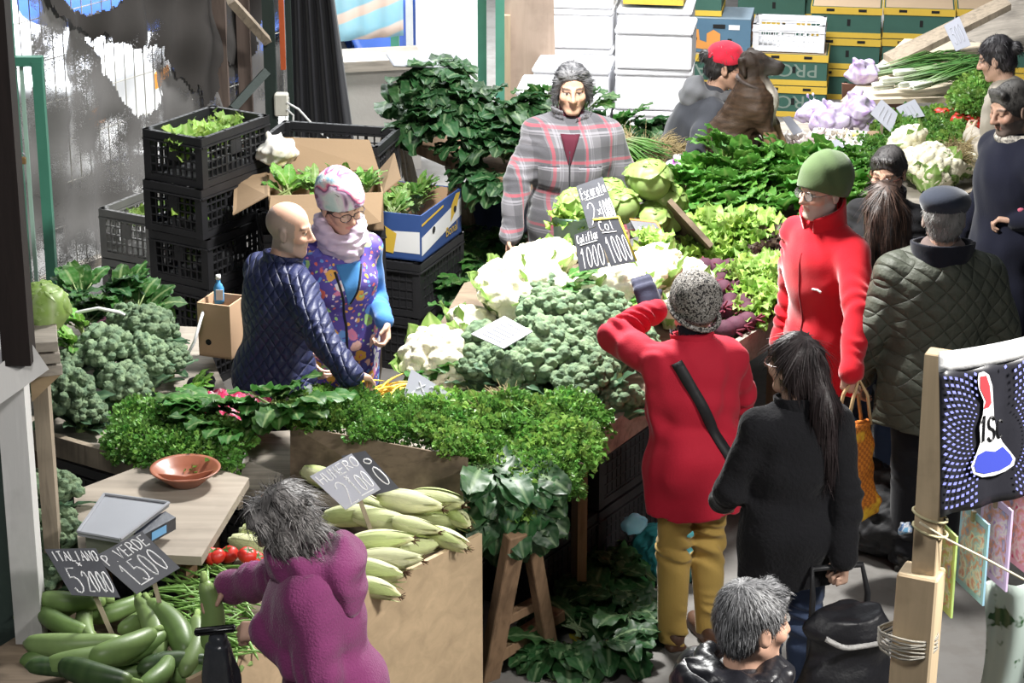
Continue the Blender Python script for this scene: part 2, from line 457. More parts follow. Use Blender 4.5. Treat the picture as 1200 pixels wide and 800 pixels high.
        F.add(ell(H(0, -.014, .03), np.array([.075, .093, .086])*hs, R), .01)
        F.add(ell(H(0, .028, -.045), np.array([.056, .058, .066])*hs, R), .03)
        F.add(ell(H(0, .066, -.097), np.array([.024, .018, .018])*hs, R), .022)
        for sx in (-1, 1):
            F.add(cap(H(sx*.05, -.01, -.055), H(sx*.02, .06, -.098), .018*hs, .014*hs), .02)
            F.add(ell(H(sx*.043, .058, -.025), np.array([.022, .022, .02])*hs, R), .02)
            F.add(cap(H(sx*.014, .078, .022), H(sx*.045, .066, .022), .0095*hs, .008*hs), .012)
            F.cut(ell(H(sx*.032, .09, .002), np.array([.017, .014, .011])*hs, R), .012)
            F.add(ell(H(sx*.031, .069, .001), np.array([.013, .013, .0125])*hs, R), .002)
            F.add(cap(H(sx*.017, .081, .011), H(sx*.044, .072, .009), .0042*hs), .004)
            F.add(ell(H(sx*.079, -.012, -.008), np.array([.011, .02, .034])*hs, R @ rotm(.25, 0, sx*-.35)), .006)
            F.cut(ell(H(sx*.09, -.008, -.006), np.array([.006, .009, .018])*hs, R), .006)
            F.add(ell(H(sx*.013, .092, -.034), np.array([.009, .011, .008])*hs, R), .007)
        F.add(cap(H(0, .082, .012), H(0, .106, -.03), .0085*hs, .0125*hs), .012)
        F.add(cap(H(-.017, .076, -.0585), H(.017, .076, -.0585), .0078*hs), .006)
        F.add(cap(H(-.013, .0745, -.0695), H(.013, .0745, -.0695), .0085*hs), .006)
        F.cut(cap(H(-.021, .086, -.064), H(.021, .086, -.064), .0028*hs), .003)
        def colf(V):
            q = (V-p.hc) @ p.Rh/hs; x, y, z = q.T; ax = np.abs(x); fr = y > .04
            C = np.tile(np.array(p.skin), (len(V), 1))
            def mixc(w, c):
                nonlocal C; w = np.clip(w, 0, 1)[:, None]; C = C*(1-w)+np.array(c)*w
            inH = (np.linalg.norm(q, axis=1) < .16)
            mixc(np.exp(-((ax-.045)**2+(z+.025)**2)/.0006)*fr*.35*inH, (p.skin[0], p.skin[1]*.72, p.skin[2]*.68))
            mixc(np.exp(-((ax)**2+(z+.03)**2)/.0004)*(y > .09)*.35*inH, (p.skin[0], p.skin[1]*.75, p.skin[2]*.7))
            if p.stub is not None:
                col, amt = p.stub; mixc(((z < .055-.4*y) & (y < .035) & (z > -.085))*amt*inH, col)
            if p.beard is not None:
                col, amt = p.beard
                m = ((z < -.04) & (y > -.015) & (z > -.125) & ~((ax < .022) & (np.abs(z+.064) < .009)) & (ax > -.1)) | ((z < -.044) & (z > -.058) & (ax < .03) & (y > .06))
                mixc(m*amt*inH, col)
            mixc(((ax/.023)**2+((z+.064)/.0105)**2 < 1)*(y > .06)*.75*inH, p.lips)
            bz = .0255-.25*(ax-.033)**2*30
            mixc(((np.abs(ax-.033) < .02) & (np.abs(z-bz) < .0052) & (y > .05))*.85*inH, p.brow)
            if p.down:
                mixc((((ax-.031)/.0135)**2+((z+.003)/.0022)**2 < 1)*fr*.8*inH, (.06, .035, .03))
            else:
                mixc((((ax-.031)/.0135)**2+((z-.001)/.0062)**2 < 1)*fr*1.0*inH, (.62, .58, .54))
                mixc((((ax-.031)**2+(z-.001)**2) < .0064**2)*fr*1.0*inH, (.035, .022, .018))
                mixc(((np.abs(ax-.031) < .015) & (np.abs(z-.0078) < .0022))*fr*.8*inH, (.07, .04, .035))
            return C
        p.bodyo = field_mesh('body', F, SKIN, p.root, colf); return p
    def top(p, name, mat, drop=.12, puff=0, arm=1.0, cuff=.0, collar=None, hood=False, amp=.0035, freq=26, res=.008, sleeves=True, hem=None, arms_only=False,
            wr=(0, 1), folds=.004, flare=0, neck=0.0):
        s, b = p.s, p.bulk; T = p.T; Y = p.Rt[:, 1]
        pts = [T(0, 0, -drop-.05), p.nb+np.array([0, 0, .12])]+list(p.sh.values())+(list(p.wr.values())+list(p.el.values()) if sleeves else [])
        lo, hi = bb(pts, .22*b); F = Field(lo, hi, res)
        if not arms_only:
            F.add(cap(T(0, 0, -drop-.1), T(0, 0, .25), (.158*b+flare+puff)*s, (.152*b+puff)*s, (Y, .70)))
            F.add(ell(T(0, -.01, .0), np.array([.178 if p.fem else .17, .138, .16])*b*s+puff, p.Rt), .05)
            F.add(ell(T(0, .0, .33), np.array([.165 if p.fem else .18, .125, .17])*b*s+puff, p.Rt), .05)
            if p.fem:
                for sx in (-1, 1): F.add(ell(T(sx*.07, .085*b, .31), np.array([.07, .06, .065])*s*b, p.Rt), .06)
            F.add(ell(T(0, -.05, .42), np.array([.13, .08, .1])*b*s, p.Rt), .05)
            F.add(cap(T(0, -.02, .44), p.nb-np.array([0, 0, .05*s]), .09*s*b**.5, .066*s), .045)
        for k in ('L', 'R'):
            if not arms_only: F.add(cap(T(0, -.012, .485), p.sh[k], (.056*b+puff*.5)*s, (.058*b+puff*.6)*s), .05)
            if sleeves:
                e, w, a = p.el[k], p.wr[k], p.sh[k]; end = w-nrm(w-e)*cuff*s
                F.add(cap(a, e, (.059*b*arm+puff*.6)*s, (.052*b*arm+puff*.6)*s), .028)
                F.add(cap(e, end, (.052*b*arm+puff*.6)*s, (.041*b*arm+puff*.45)*s), .007)
                F.add(cap(end-nrm(w-e)*.012*s, end, (.043*b*arm+puff*.45)*s), .006)
        if not arms_only:
            F.plane(T(0, 0, -drop), (0, 0, -1))
        def wr_f(x, y, z):
            d = wob(x, y, z, freq, amp, (1, 1, .55))+wob(x, y, z, freq*2.2, amp*.35, (1, 1, .8), 8)
            for k in ('L', 'R'):
                for c, rr in ((p.el[k], .12), ((p.el[k]+p.wr[k])/2, .1), (p.sh[k]+np.array([0, 0, -.05]), .11)):
                    ax = nrm(p.wr[k]-p.el[k]); r2 = (x-c[0])**2+(y-c[1])**2+(z-c[2])**2
                    t = (x*ax[0]+y*ax[1]+z*ax[2])*95+wob(x, y, z, 13, 3.2)
                    d = d+folds*np.sin(t)*np.exp(-r2/(rr*rr))*np.clip(.5+wob(x, y, z, 17, .9, o=10), 0, 1.3)
            c = T(0, 0, .08); r2 = (x-c[0])**2+(y-c[1])**2+((z-c[2])*1.3)**2
            return d+folds*.9*np.sin(z*42+x*20+wob(x, y, z, 10, 3.0, o=4))*np.exp(-r2/.05)*np.clip(.5+wob(x, y, z, 9, .9, o=2), 0, 1.3)
        if sleeves or not arms_only: F.disp(wr_f)
        o = field_mesh(name, F, mat, p.root)
        if collar: p.collar(mat, *collar)
        return o
    def collar(p, mat, hgt=.06, r=.078, name='collar', open_front=True, tilt=.0, thick=.016, flare=.012, down=.045):
        s = p.s; up = nrm(p.Rt[:, 2]*.8+np.array([0, 0, .3])+p.Rt[:, 1]*.15); c = p.nb-up*down*s; hgt = hgt+.03
        lo, hi = bb([c, c+up*hgt*s], .17); F = Field(lo, hi, .0045)
        F.add(cap(c-up*.03, c+up*hgt*s, r*s, (r+flare)*s)); F.cut(cap(c-up*.1, c+up*(hgt+.12)*s, (r-thick)*s, (r+flare*2.3-thick)*s))
        F.plane(c+up*hgt*s+p.Rt[:, 1]*.0, up-p.Rt[:, 1]*tilt)
        if open_front:
            f = p.Rt[:, 1]; F.cut(cap(c+f*r*s+up*(-.04), c+f*r*1.15*s+up*(hgt+.1), .012, .05), .01)
        F.disp(lambda x, y, z: wob(x, y, z, 40, .0015)); return field_mesh(name, F, mat, p.root)
    def trousers(p, mat, r=1.0, name='trousers', low=.03, amp=.004):
        s, b = p.s, p.bulk**.6*r; pts = [p.hip+np.array([0, 0, .12]), p.ft['L'], p.ft['R'], p.kn['L'], p.kn['R']]
        lo, hi = bb(pts, .19*b); lo[2] = -.01; F = Field(lo, hi, .008)
        F.add(ell(p.hip+np.array([0, -.005, .02]), np.array([.148, .105, .12])*s*b))
        for k, sx in (('L', -1), ('R', 1)):
            hj = p.hip+np.array([sx*.078, 0, -.05])*s; an = p.ft[k]+np.array([0, -.012, low])*s
            F.add(cap(hj, p.kn[k], .092*s*b, .067*s*b), .03); F.add(cap(p.kn[k], an, .066*s*b, .055*s*b), .02)
        F.plane((0, 0, low*s), (0, 0, -1))
        def f(x, y, z):
            d = wob(x, y, z, 15, amp*.8, (1, 1, .5))
            for k in ('L', 'R'):
                for c, a in ((p.kn[k], 1), (p.ft[k]+np.array([0, 0, .12]), 1.3), (p.hip+np.array([0, 0, -.12]), .7)):
                    d = d+amp*1.1*a*np.sin(z*85+x*35+wob(x, y, z, 15, 3.2))*np.exp(-((z-c[2])**2)/.012)*np.clip(.35+wob(x, y, z, 14, 1.0, o=9), 0, 1.2)
            return d
        F.disp(f); return field_mesh(name, F, mat, p.root)
    def shoes(p, mat, r=1.0):
        s = p.s*r
        for k in ('L', 'R'):
            a = p.ft[k]; F = Field(a+np.array([-.09, -.13, -.01]), a+np.array([.09, .22, .16]), .006)
            F.add(ell(a+np.array([0, .085, .042])*s, np.array([.048, .1, .042])*s)); F.add(ell(a+np.array([0, -.03, .05])*s, np.array([.04, .06, .05])*s), .03)
            F.add(cap(a+np.array([0, -.03, .05])*s, a+np.array([0, -.02, .1])*s, .042*s), .02)
            F.add(rbox(a+np.array([0, .04, .012])*s, np.array([.03, .11, .004])*s, .012), .01)
            F.plane((0, 0, .001), (0, 0, -1)); field_mesh('shoe', F, mat, p.root)
        return p
    def surf(p, o, x, z, front=True, off=.004):
        from mathutils.bvhtree import BVHTree
        if not hasattr(p, 'bv'): p.bv = {}
        if o.name not in p.bv:
            me = o.data; p.bv[o.name] = BVHTree.FromPolygons([v.co for v in me.vertices], [tuple(q.vertices) for q in me.polygons])
        s = 1 if front else -1; a = p.T(x, .6*s, z); d = -p.Rt[:, 1]*s; h = p.bv[o.name].ray_cast(Vector(a), Vector(d), 2.0)
        if h[0] is None: return p.T(x, .15*s, z), -d
        return np.array(h[0])+np.array(h[1])*off, np.array(h[1])
    def seam(p, name, o, pts, mat, r=.005, front=True):
        q = []
        for (x0, z0), (x1, z1) in zip(pts[:-1], pts[1:]): q += [(x0+(x1-x0)*t, z0+(z1-z0)*t) for t in (0, .25, .5, .75)]
        q.append(pts[-1]); m = MB(); m.tube([p.surf(o, x, z, front, .001)[0] for x, z in q], r, 6); return m.build(name, mat, p.root, True, None, False)
    def patch(p, name, o, cx, cz, w, h, ang, mat, front=True, off=.005, n=6, taper=0):
        G = []; c, s_ = math.cos(ang), math.sin(ang)
        for i in range(n):
            u0 = (i/(n-1)-.5)*w; G.append([p.surf(o, cx+(u0*(1-taper+taper*j/(n-1)))*c-(j/(n-1)-.5)*h*s_, cz+u0*s_+(j/(n-1)-.5)*h*c, front, off)[0] for j in range(n)])
        m = MB(); m.grid(G); o2 = m.build(name, mat, p.root, True, None, False); md = o2.modifiers.new('t', 'SOLIDIFY'); md.thickness = .008; return o2
    # ---- things on the head, in the head's own frame
    def headpart(p, name, F, mat, colf=None):
        return field_mesh(name, F, mat, p.root, colf, p.Rh*p.hs, p.hc)
    def hair(p, col, style='short', col2=None, n=900, seed=1, ln=.035, front=True, mess=.25):
        F = Field((-.2, -.24, -.5 if style in ('long', 'tail') else -.25), (.2, .2, .2), .0055)
        F.add(ell((0, -.019, .034), (.084, .102, .093)))
        rim = (0, .058, .03); nn = (0, .83, -.55)
        if style == 'short':
            F.add(ell((0, -.05, -.02), (.07, .055, .07)), .03); F.plane(rim, nn); F.plane((0, 0, -.092), (0, .3, -1))
            for sx in (-1, 1): F.cut(ell((sx*.098, .005, -.03), (.03, .03, .045)), .01)
            F.add(cap((-.04, .056, .092), (.04, .056, .092), .018), .02)
            F.disp(lambda x, y, z: wob(x, y, z, 60, .003, (1, .5, .5)))
        elif style == 'mop':     # ear-length, over the ears
            F.add(ell((0, -.045, -.01), (.093, .07, .085)), .03); F.plane((0, .056, .056), (0, .8, -.6))
            for sx in (-1, 1): F.add(cap((sx*.07, .035, .05), (sx*.084, .012, -.045), .022, .016), .02)
            F.add(cap((-.045, .05, .10), (.05, .055, .092), .022), .02)
            F.disp(lambda x, y, z: wob(x, y, z, 50, .004, (1, .6, .35)))
        elif style == 'curly':
            F.plane((0, .075, .03), (0, .85, -.5)); F.add(ell((0, -.05, -.03), (.108, .085, .115)), .04)
            F.add(cap((-.05, .06, .08), (.05, .06, .08), .035), .03)
            for sx in (-1, 1): F.add(cap((sx*.085, .02, .04), (sx*.09, -.01, -.09), .035, .03), .03)
            r = np.random.RandomState(seed)
            for i in range(150):
                d = nrm(r.normal(size=3)); d[1] = d[1]*.9-.25; q = np.array([0, -.03, .01])+d*np.array([.1, .1, .115])
                if q[1] > .05 and q[2] < .06: continue
                F.add(ell(q, r.uniform(.012, .022, 3)), .012)
            F.disp(lambda x, y, z: wob(x, y, z, 130, .003)+wob(x, y, z, 60, .004, o=5))
        elif style == 'wavy':
            F.plane((0, .075, .03), (0, .85, -.5)); F.add(ell((0, -.05, -.02), (.105, .08, .115)), .04); F.add(cap((-.045, .055, .09), (.045, .055, .09), .03), .03)
            for sx in (-1, 1): F.add(cap((sx*.08, .03, .05), (sx*.095, .0, -.09), .034, .03), .03)
            F.disp(lambda x, y, z: .010*np.sin(z*70+wob(x, y, z, 22, 2.2))+wob(x, y, z, 55, .006, (1, 1, .6))+wob(x, y, z, 120, .002, o=6))
        elif style == 'bun':
            F.plane(rim, nn); F.add(ell((0, -.05, -.02), (.075, .06, .07)), .03); F.add(ell((0, -.12, .03), (.04, .035, .04)), .01); F.plane((0, 0, -.09), (0, .3, -1))
            F.disp(lambda x, y, z: wob(x, y, z, 60, .0025))
        elif style in ('long', 'tail'):
            F.plane((0, .066, .03), (0, .83, -.55)); F.add(ell((0, -.055, -.03), (.085, .06, .09)), .03)
            if style == 'tail':
                F.add(cap((0, -.095, -.03), (0, -.135, -.14), .045, .05), .03); F.add(cap((0, -.135, -.14), (.01, -.15, -.40), .055, .022), .02)
            else:
                for x0, x1, e in ((-.055, -.1, -.30), (0, 0, -.34), (.055, .1, -.31)): F.add(cap((x0, -.07, -.03), (x1, -.125, e), .05, .04), .05)
            F.disp(lambda x, y, z: wob(x, y, z, 70, .004, (1, 1, .2))+wob(x, y, z, 30, .005, (1, 1, .3), 6))
        V, Q = F.mesh(); r = np.random.RandomState(seed)
        ca = np.array(col); cb = np.array(col2 if col2 is not None else [c*1.8+.01 for c in col])
        w = np.clip(.5+wob(V[:, 0], V[:, 1], V[:, 2], 90, .35, (1, .5, .4)), 0, 1)[:, None]; C = ca*(1-w)+cb*w
        # strands lying on the surface
        a = V[Q[:, 0]]; nr = np.cross(V[Q[:, 1]]-a, V[Q[:, 2]]-a); nr /= (np.linalg.norm(nr, axis=1)[:, None]+1e-12)
        pick = r.choice(len(Q), n); crown = np.array([.0, -.06, .125]); vs = []; fs = []; cs = []; k = len(V)
        Qs = Q
        for f in pick:
            q = V[Q[f, 0]].copy(); m = nr[f]
            fm_ = style == 'mop' and q[1] > .03
            fr_ = style in ('short', 'bun') and q[1] > .045 and q[2] < .10
            d = q-crown; d = d/(np.linalg.norm(d)+1e-6)
            if style in ('long', 'tail') and q[2] < .03: d = np.array([0, -.1, -1.])
            if style == 'mop': d = np.array([q[0]*9, -.45, -.5]) if q[2] > .05 else np.array([0, -.25, -1.])
            if fr_: d = np.array([q[0]*7, -.5, .45])
            if fm_: d = np.array([(q[0]-.02)*14, -.5, .1])
            if style == 'curly': d = nrm(r.normal(size=3))
            if style == 'wavy': d = nrm(np.array([q[0]*5, -.15, -.75])) if q[2] < .10 else np.array([q[0]*8+.2, (q[1]+.03)*7, -.25])
            d = nrm(d-m*np.dot(d, m)+r.normal(size=3)*mess); wv = np.cross(d, m); wd = r.uniform(.0012, .0026)*(1.7 if style == 'curly' else .6 if style == 'short' else 1); l = ln*r.uniform(.6, 1.4)
            c = ca+(cb-ca)*r.uniform(-.3, 1.3); c = np.clip(c, .003, 1)
            bend = r.normal(size=3)*.7 if style == 'curly' else np.array([0, 0, -.15]); bend = bend-m*np.dot(bend, m)*(1 if style == 'curly' else 0)
            for j in range(4):
                t = j/3; pt = q+m*(.0008+(.0055 if style == 'curly' else .0028)*math.sin(t*2.6))+d*l*t+bend*l*t*t
                ww = wd*(1-t*.8); vs += [pt-wv*ww, pt+wv*ww]; cs += [c, c]
            fs += [(k+2*j, k+2*j+1, k+2*j+3, k+2*j+2) for j in range(3)]; k += 8
        V = np.vstack([V, vs]); Q = np.vstack([Qs, fs]); C = np.vstack([C, cs])
        return link_mesh('hair', V @ (p.Rh*p.hs).T+p.hc, Q, HAIRM, p.root, C)
    def beanie(p, mat, name='knit_hat', tall=.105, slouch=0, brim=True, z0=.03, puff=0):
        F = Field((-.16, -.2, -.1), (.16, .17, .24), .005)
        F.add(ell((0, -.018, .04), (.09+puff, .109+puff, tall+puff))); 
        if slouch: F.add(ell((0, -.06, .07), (.075, .07, .07)), .05)
        F.plane((0, .09, z0), (0, .35, -1)); F.disp(lambda x, y, z: wob(x, y, z, 45, .0022, (1, 1, .6)))
        if brim:
            for i in range(40):
                a = 2*PI*i/40; a2 = 2*PI*(i+1)/40
                g = lambda t: np.array([math.cos(t)*(.088+puff), -.018+math.sin(t)*(.106+puff), 0])
                q, q2 = g(a), g(a2); q[2] = z0+.012+.35*(q[1]-.09); q2[2] = z0+.012+.35*(q2[1]-.09); F.add(cap(q, q2, .011), .004)
        return p.headpart(name, F, mat)
    def glasses(p, col=(.02, .02, .02), r=.021, thick=.0016, rimless=False):
        m = MB()
        for sx in (-1, 1):
            ring = [(sx*.032+r*1.15*math.cos(a), .1+abs(math.cos(a))*0-.006*max(0, math.cos(a)*sx), .0+r*.85*math.sin(a)) for a in np.linspace(0, 2*PI, 21)]
            m.tube(ring, thick, 5, False); m.tube([(sx*.055, .095, .004), (sx*.078, .07, .006), (sx*.084, -.01, .006), (sx*.082, -.03, -.01)], thick, 5)
        m.tube([(-.011, .103, .004), (0, .106, .008), (.011, .103, .004)], thick, 5)
        m.xf(p.Rh*p.hs, p.hc); g = m.build('glasses', GLM(col), p.root)
        l = MB()
        for sx in (-1, 1): l.lathe([(.0001, 0), (r*1.1, .0005), (.0001, .001)], 16, (sx*.032, .099, 0), rotm(PI/2, 0, 0) , None, 1, .8)
        l.xf(p.Rh*p.hs, p.hc); l.build('lens', LENS, g); return p
    def flatpart(p, name, mb, mat, parent=None):
        return mb.build(name, mat, parent or p.root)
_glm = {}
def GLM(c):
    if c not in _glm: _glm[c] = simple('spectacle frame %d' % len(_glm), c, .3, 0, 8, 0)
    return _glm[c]
LENS, _nt, _b = newmat('spectacle lens'); _b.inputs['Roughness'].default_value = .05; _t = N(_nt, 'ShaderNodeBsdfTransparent'); _m = N(_nt, 'ShaderNodeMixShader'); _m.inputs[0].default_value = .1; L(_nt, _t.outputs[0], _m.inputs[1]); L(_nt, _b.outputs[0], _m.inputs[2]); L(_nt, _m.outputs[0], _nt.nodes['Material Output'].inputs[0])
def cloth(name, col, rough=.85, var=.18, sheen=.2, bs=120, bump=.3, bd=.003, vs=6):
    return simple(name, col, rough, var, vs, bump, bs, bd, 0, .25, sheen=sheen)
def quilt(name, col, pitch=.06, rough=.55, bd=.012, strength=.8, spec=.35, bands=False):
    m, nt, b = newmat(name); t = N(nt, 'ShaderNodeTexCoord'); sx = N(nt, 'ShaderNodeSeparateXYZ'); L(nt, t.outputs['Object'], sx.inputs[0])
    xy = math_n(nt, 'ADD', sx.outputs[0], math_n(nt, 'MULTIPLY', sx.outputs[1], .8))
    if bands: h = math_n(nt, 'ABSOLUTE', math_n(nt, 'SINE', math_n(nt, 'MULTIPLY', sx.outputs[2], PI/pitch)))
    else:
        a = math_n(nt, 'ABSOLUTE', math_n(nt, 'SINE', math_n(nt, 'MULTIPLY', math_n(nt, 'ADD', xy, sx.outputs[2]), PI/pitch)))
        c = math_n(nt, 'ABSOLUTE', math_n(nt, 'SINE', math_n(nt, 'MULTIPLY', math_n(nt, 'SUBTRACT', xy, sx.outputs[2]), PI/pitch)))
        h = math_n(nt, 'MINIMUM', a, c)
    h = math_n(nt, 'POWER', h, .5)
    n1 = noise_n(nt, coord(nt), 35, 3)
    h2 = math_n(nt, 'ADD', h, math_n(nt, 'MULTIPLY', n1, .5))
    L(nt, mix_n(nt, n1, tuple(x*.8 for x in col), tuple(x*1.2 for x in col)), b.inputs['Base Color'])
    b.inputs['Roughness'].default_value = rough; b.inputs['Specular IOR Level'].default_value = spec
    bump_n(nt, b, h2, strength, bd); return m
# ---------------------------------------------------------------- vegetables
LEAFM = attr_mat('leaf', .45, .4, .22, .34, 0, objvar=.15)
FLOR = attr_mat('floret', .8, .15, .3, 0, 1.0, 240, .006, .16)
CURD = attr_mat('curd', .8, .2, .1, 0, .8, 130, .005, .05)
RIND = attr_mat('rind', .42, .4, .18, 0, .15, 120, .002, .14)
MATTE = attr_mat('matte skin', .75, .25, .25, 0, .4, 70, .004, .15)
_pc = {}
def spawn(builder, v, loc, R=None, scale=1.0, label=None, group=None, **kw):
    key = (builder.__name__, v)
    if key not in _pc: o = _pc[key] = builder(v)
    else: o = copy_tree(_pc[key])
    if group is None and 'group' in o: del o['group']
    return place(o, loc, R, scale, label, group)
def rz(a): return rotm(0, 0, a)
def lmix(a, b, t): return np.asarray(a)*(1-t)+np.asarray(b)*t
def leaf(mb, base, d, up, Ln, W, curl=.8, ruffle=.2, col=(.05,.16,.03), vein=(.3,.42,.18), nu=9, nv=7, stalk=0, seed=0, fat=.75, vw=.12, cup=.25, freq=16, stalk_r=.006, blunt=.8):
    r = np.random.RandomState(seed); F = frame(np.asarray(d, float), up); side, nrmv, fw = F[:,0], F[:,1], F[:,2]
    base = np.asarray(base, float); th = 0; pt = np.zeros(2); rows = []; cols = []; ph = r.uniform(0, 6, 3)
    if stalk:
        sp = [base, base+fw*stalk*.5, base+fw*stalk]; mb.tube(sp, [stalk_r, stalk_r*.95, stalk_r*.7], 6, cols=[vein]*3); base = base+fw*stalk
    ds = Ln/(nu-1)
    for i in range(nu):
        t = i/(nu-1); w = W*.5*max(.03, math.sin(PI*min(1, (t*.96+.03))**blunt)**fat)
        dirv = np.array([math.cos(th), -math.sin(th)]); n2 = np.array([math.sin(th), math.cos(th)])
        row = []; 
        for j in range(nv):
            u = 2*j/(nv-1)-1
            z = cup*w*abs(u)**1.5+ruffle*W*.5*(abs(u)**1.6)*(math.sin(freq*t+ph[0]+(2.1 if u > 0 else 0))+.5*math.sin(freq*2.1*t+ph[1]+u*2))+.035*W*math.sin(freq*1.3*t+u*7+ph[2])
            c2 = pt+n2*z
            row.append(base+fw*c2[0]+nrmv*c2[1]+side*u*w*(1-.0*abs(u)))
            k = 1 if abs(u) < vw else (.22 if (j % 2 == 0 and i % 2 == 0) else 0); cols.append(lmix(col, vein, k*(1-.5*t)))
        rows.append(row); pt = pt+dirv*ds; th += curl/(nu-1)
    return mb.grid(rows, cols)
def greens(rs, base=(.045,.15,.03), var=.35): return tuple(np.array(base)*(1+rs.uniform(-var, var))*np.array([1+rs.uniform(-.2, .3), 1, 1]))
# --- broccoli: a thing of florets, stalk and leaves
def broccoli(v):
    r = np.random.RandomState(100+v); o = thing('broccoli_head', 'x', 'broccoli')
    R0 = .1; F = Field((-.16, -.16, -.02), (.16, .16, .22), .0038); pts = []
    for i in range(400):
        a = r.uniform(0, 2*PI); zc = r.uniform(-.15, 1); q = np.array([math.cos(a)*math.sqrt(max(0, 1-zc*zc)), math.sin(a)*math.sqrt(max(0, 1-zc*zc)), zc*.72])*R0*r.uniform(.84, 1.10)
        if all(np.linalg.norm(q-p) > .028 for p in pts): pts.append(q)
    F.add(ell((0, 0, .085), (.085, .085, .06)))
    for q in pts:
        c = q+np.array([0, 0, .085]); rr = r.uniform(.018, .028); F.add(ell(c, (rr, rr, rr*.9)), .002)
        for _ in range(9):
            d = nrm(q+r.normal(size=3)*.06); F.add(ell(c+d*rr*.72, r.uniform(.006, .010)), .002)
    F.disp(lambda x, y, z: wob(x, y, z, 240, .0016)+wob(x, y, z, 420, .0008, o=6))
    ca, cb = np.array((.105, .165, .10)), np.array((.20, .275, .16))
    field_mesh('florets', F, FLOR, o, lambda V: ca+(cb-ca)*np.clip(.5+wob(V[:,0], V[:,1], V[:,2], 90, .5), 0, 1)[:, None])
    m = MB(); m.col = (.28, .42, .16); m.tube([(0, 0, -.06), (0, 0, 0), (0, 0, .06)], [.022, .024, .04], 10); m.build('stalk', MATTE, o, True)
    m = MB()
    for i in range(5):
        a = i*1.3+r.uniform(0, .6); d = (math.cos(a), math.sin(a), .5); leaf(m, np.array([math.cos(a)*.03, math.sin(a)*.03, .0]), d, (0, 0, 1), .16, .075, .6, .15, (.06, .13, .07), (.25, .38, .2), seed=v*10+i)
    m.build('leaves', LEAFM, o, True); return o
# --- cauliflower
def cauliflower(v):
    r = np.random.RandomState(200+v); o = thing('cauliflower', 'x', 'cauliflower')
    F = Field((-.15, -.15, -.02), (.15, .15, .19), .005); pts = []
    F.add(ell((0, 0, .07), (.1, .1, .07)))
    for i in range(300):
        a = r.uniform(0, 2*PI); zc = r.uniform(0, 1); q = np.array([math.cos(a)*math.sqrt(1-zc*zc), math.sin(a)*math.sqrt(1-zc*zc), zc*.72])*.1
        if all(np.linalg.norm(q-p) > .026 for p in pts): pts.append(q)
    for q in pts:
        c = q+np.array([0, 0, .07]); rr = r.uniform(.02, .027); F.add(ell(c, rr), .012)
        for _ in range(5): F.add(ell(c+nrm(q+r.normal(size=3)*.06)*rr*.62, r.uniform(.009, .012)), .008)
    F.disp(lambda x, y, z: wob(x, y, z, 260, .0010))
    c0 = np.array((.80, .76, .58)); field_mesh('curd', F, CURD, o, lambda V: c0*np.clip(1+wob(V[:,0], V[:,1], V[:,2], 60, .05), .8, 1.1)[:, None])
    m = MB()
    for i in range(9):
        a = i*2*PI/9+r.uniform(-.2, .2); d = (math.cos(a), math.sin(a), r.uniform(1.0, 1.9))
        leaf(m, np.array([math.cos(a)*.055, math.sin(a)*.055, -.01]), d, (-math.cos(a), -math.sin(a), .6), r.uniform(.13, .18), .11, r.uniform(-.7, .5), .12, (.2, .34, .08), (.5, .58, .3), seed=v*13+i, cup=.35)
    m.col = (.5, .55, .3); m.tube([(0, 0, -.03), (0, 0, .03)], [.03, .04], 10); m.build('leaves', LEAFM, o, True); return o
def cauli_leafy(v):
    """cauliflower still closed in its outer leaves"""
    o = cauliflower(50+v); return o
# --- round lettuce
def lettuce(v, name='lettuce', col=(.33, .5, .12), vein=(.55, .65, .35), ruf=.07, Rr=.1):
    r = np.random.RandomState(300+v); m = MB()
    G = []
    for i in range(9):
        th = PI*i/8; G.append([np.array([math.sin(th)*math.cos(p), math.sin(th)*math.sin(p), math.cos(th)*.9])*Rr*.93*(1+.03*math.sin(p*5+i)) for p in np.linspace(0, 2*PI, 15)[:-1]])
    m.grid(np.array(G)+np.array([0, 0, Rr*.85]), [lmix(col, vein, .3)]*(9*14), True)
    for i in range(8):
        a = i*2.4; tilt = .1+1.0*i/8; u0 = np.array([math.cos(a)*math.sin(tilt), math.sin(a)*math.sin(tilt), math.cos(tilt)])
        X = nrm(np.cross(u0, (0, 0, 1))+1e-3); Yv = np.cross(u0, X)
        if Yv[2] < 0: Yv = -Yv
        G = []; C = []; ph = r.uniform(0, 6)
        for s in np.linspace(-1, 1, 13):
            row = []
            for t in np.linspace(-1, 1, 13):
                e = max(abs(s), abs(t)); k = math.sqrt(s*s+t*t)
                d = nrm(u0+X*s*1.05*(1-.25*t*t)+Yv*t*1.15); lift = .06*max(0, k-.85)+ruf*1.4*max(0, k-.6)*math.sin(6*s+5*t+ph)
                vv = .035*math.sin(4*s+ph)*(1-abs(t))+.022*math.sin(8*t+4*s)+.012*math.sin(15*s-9*t)
                row.append(d*Rr*(1.0+.008*i+lift+vv)); C.append(lmix(col, vein, .8 if abs(s) < .13 else .25*(t < -.2))*(1-.12*(i % 3)))
            G.append(row)
        m.grid(np.array(G)*np.array([1, 1, .9])+np.array([0, 0, Rr*.85]), C)
    o = m.build(name, LEAFM, None, True); return tag(o, 'x', 'lettuce')
def cabbage(v): 
    o = lettuce(40+v, 'cabbage', (.45, .55, .18), (.7, .75, .5), .03, .12); o['category'] = 'cabbage'; return o
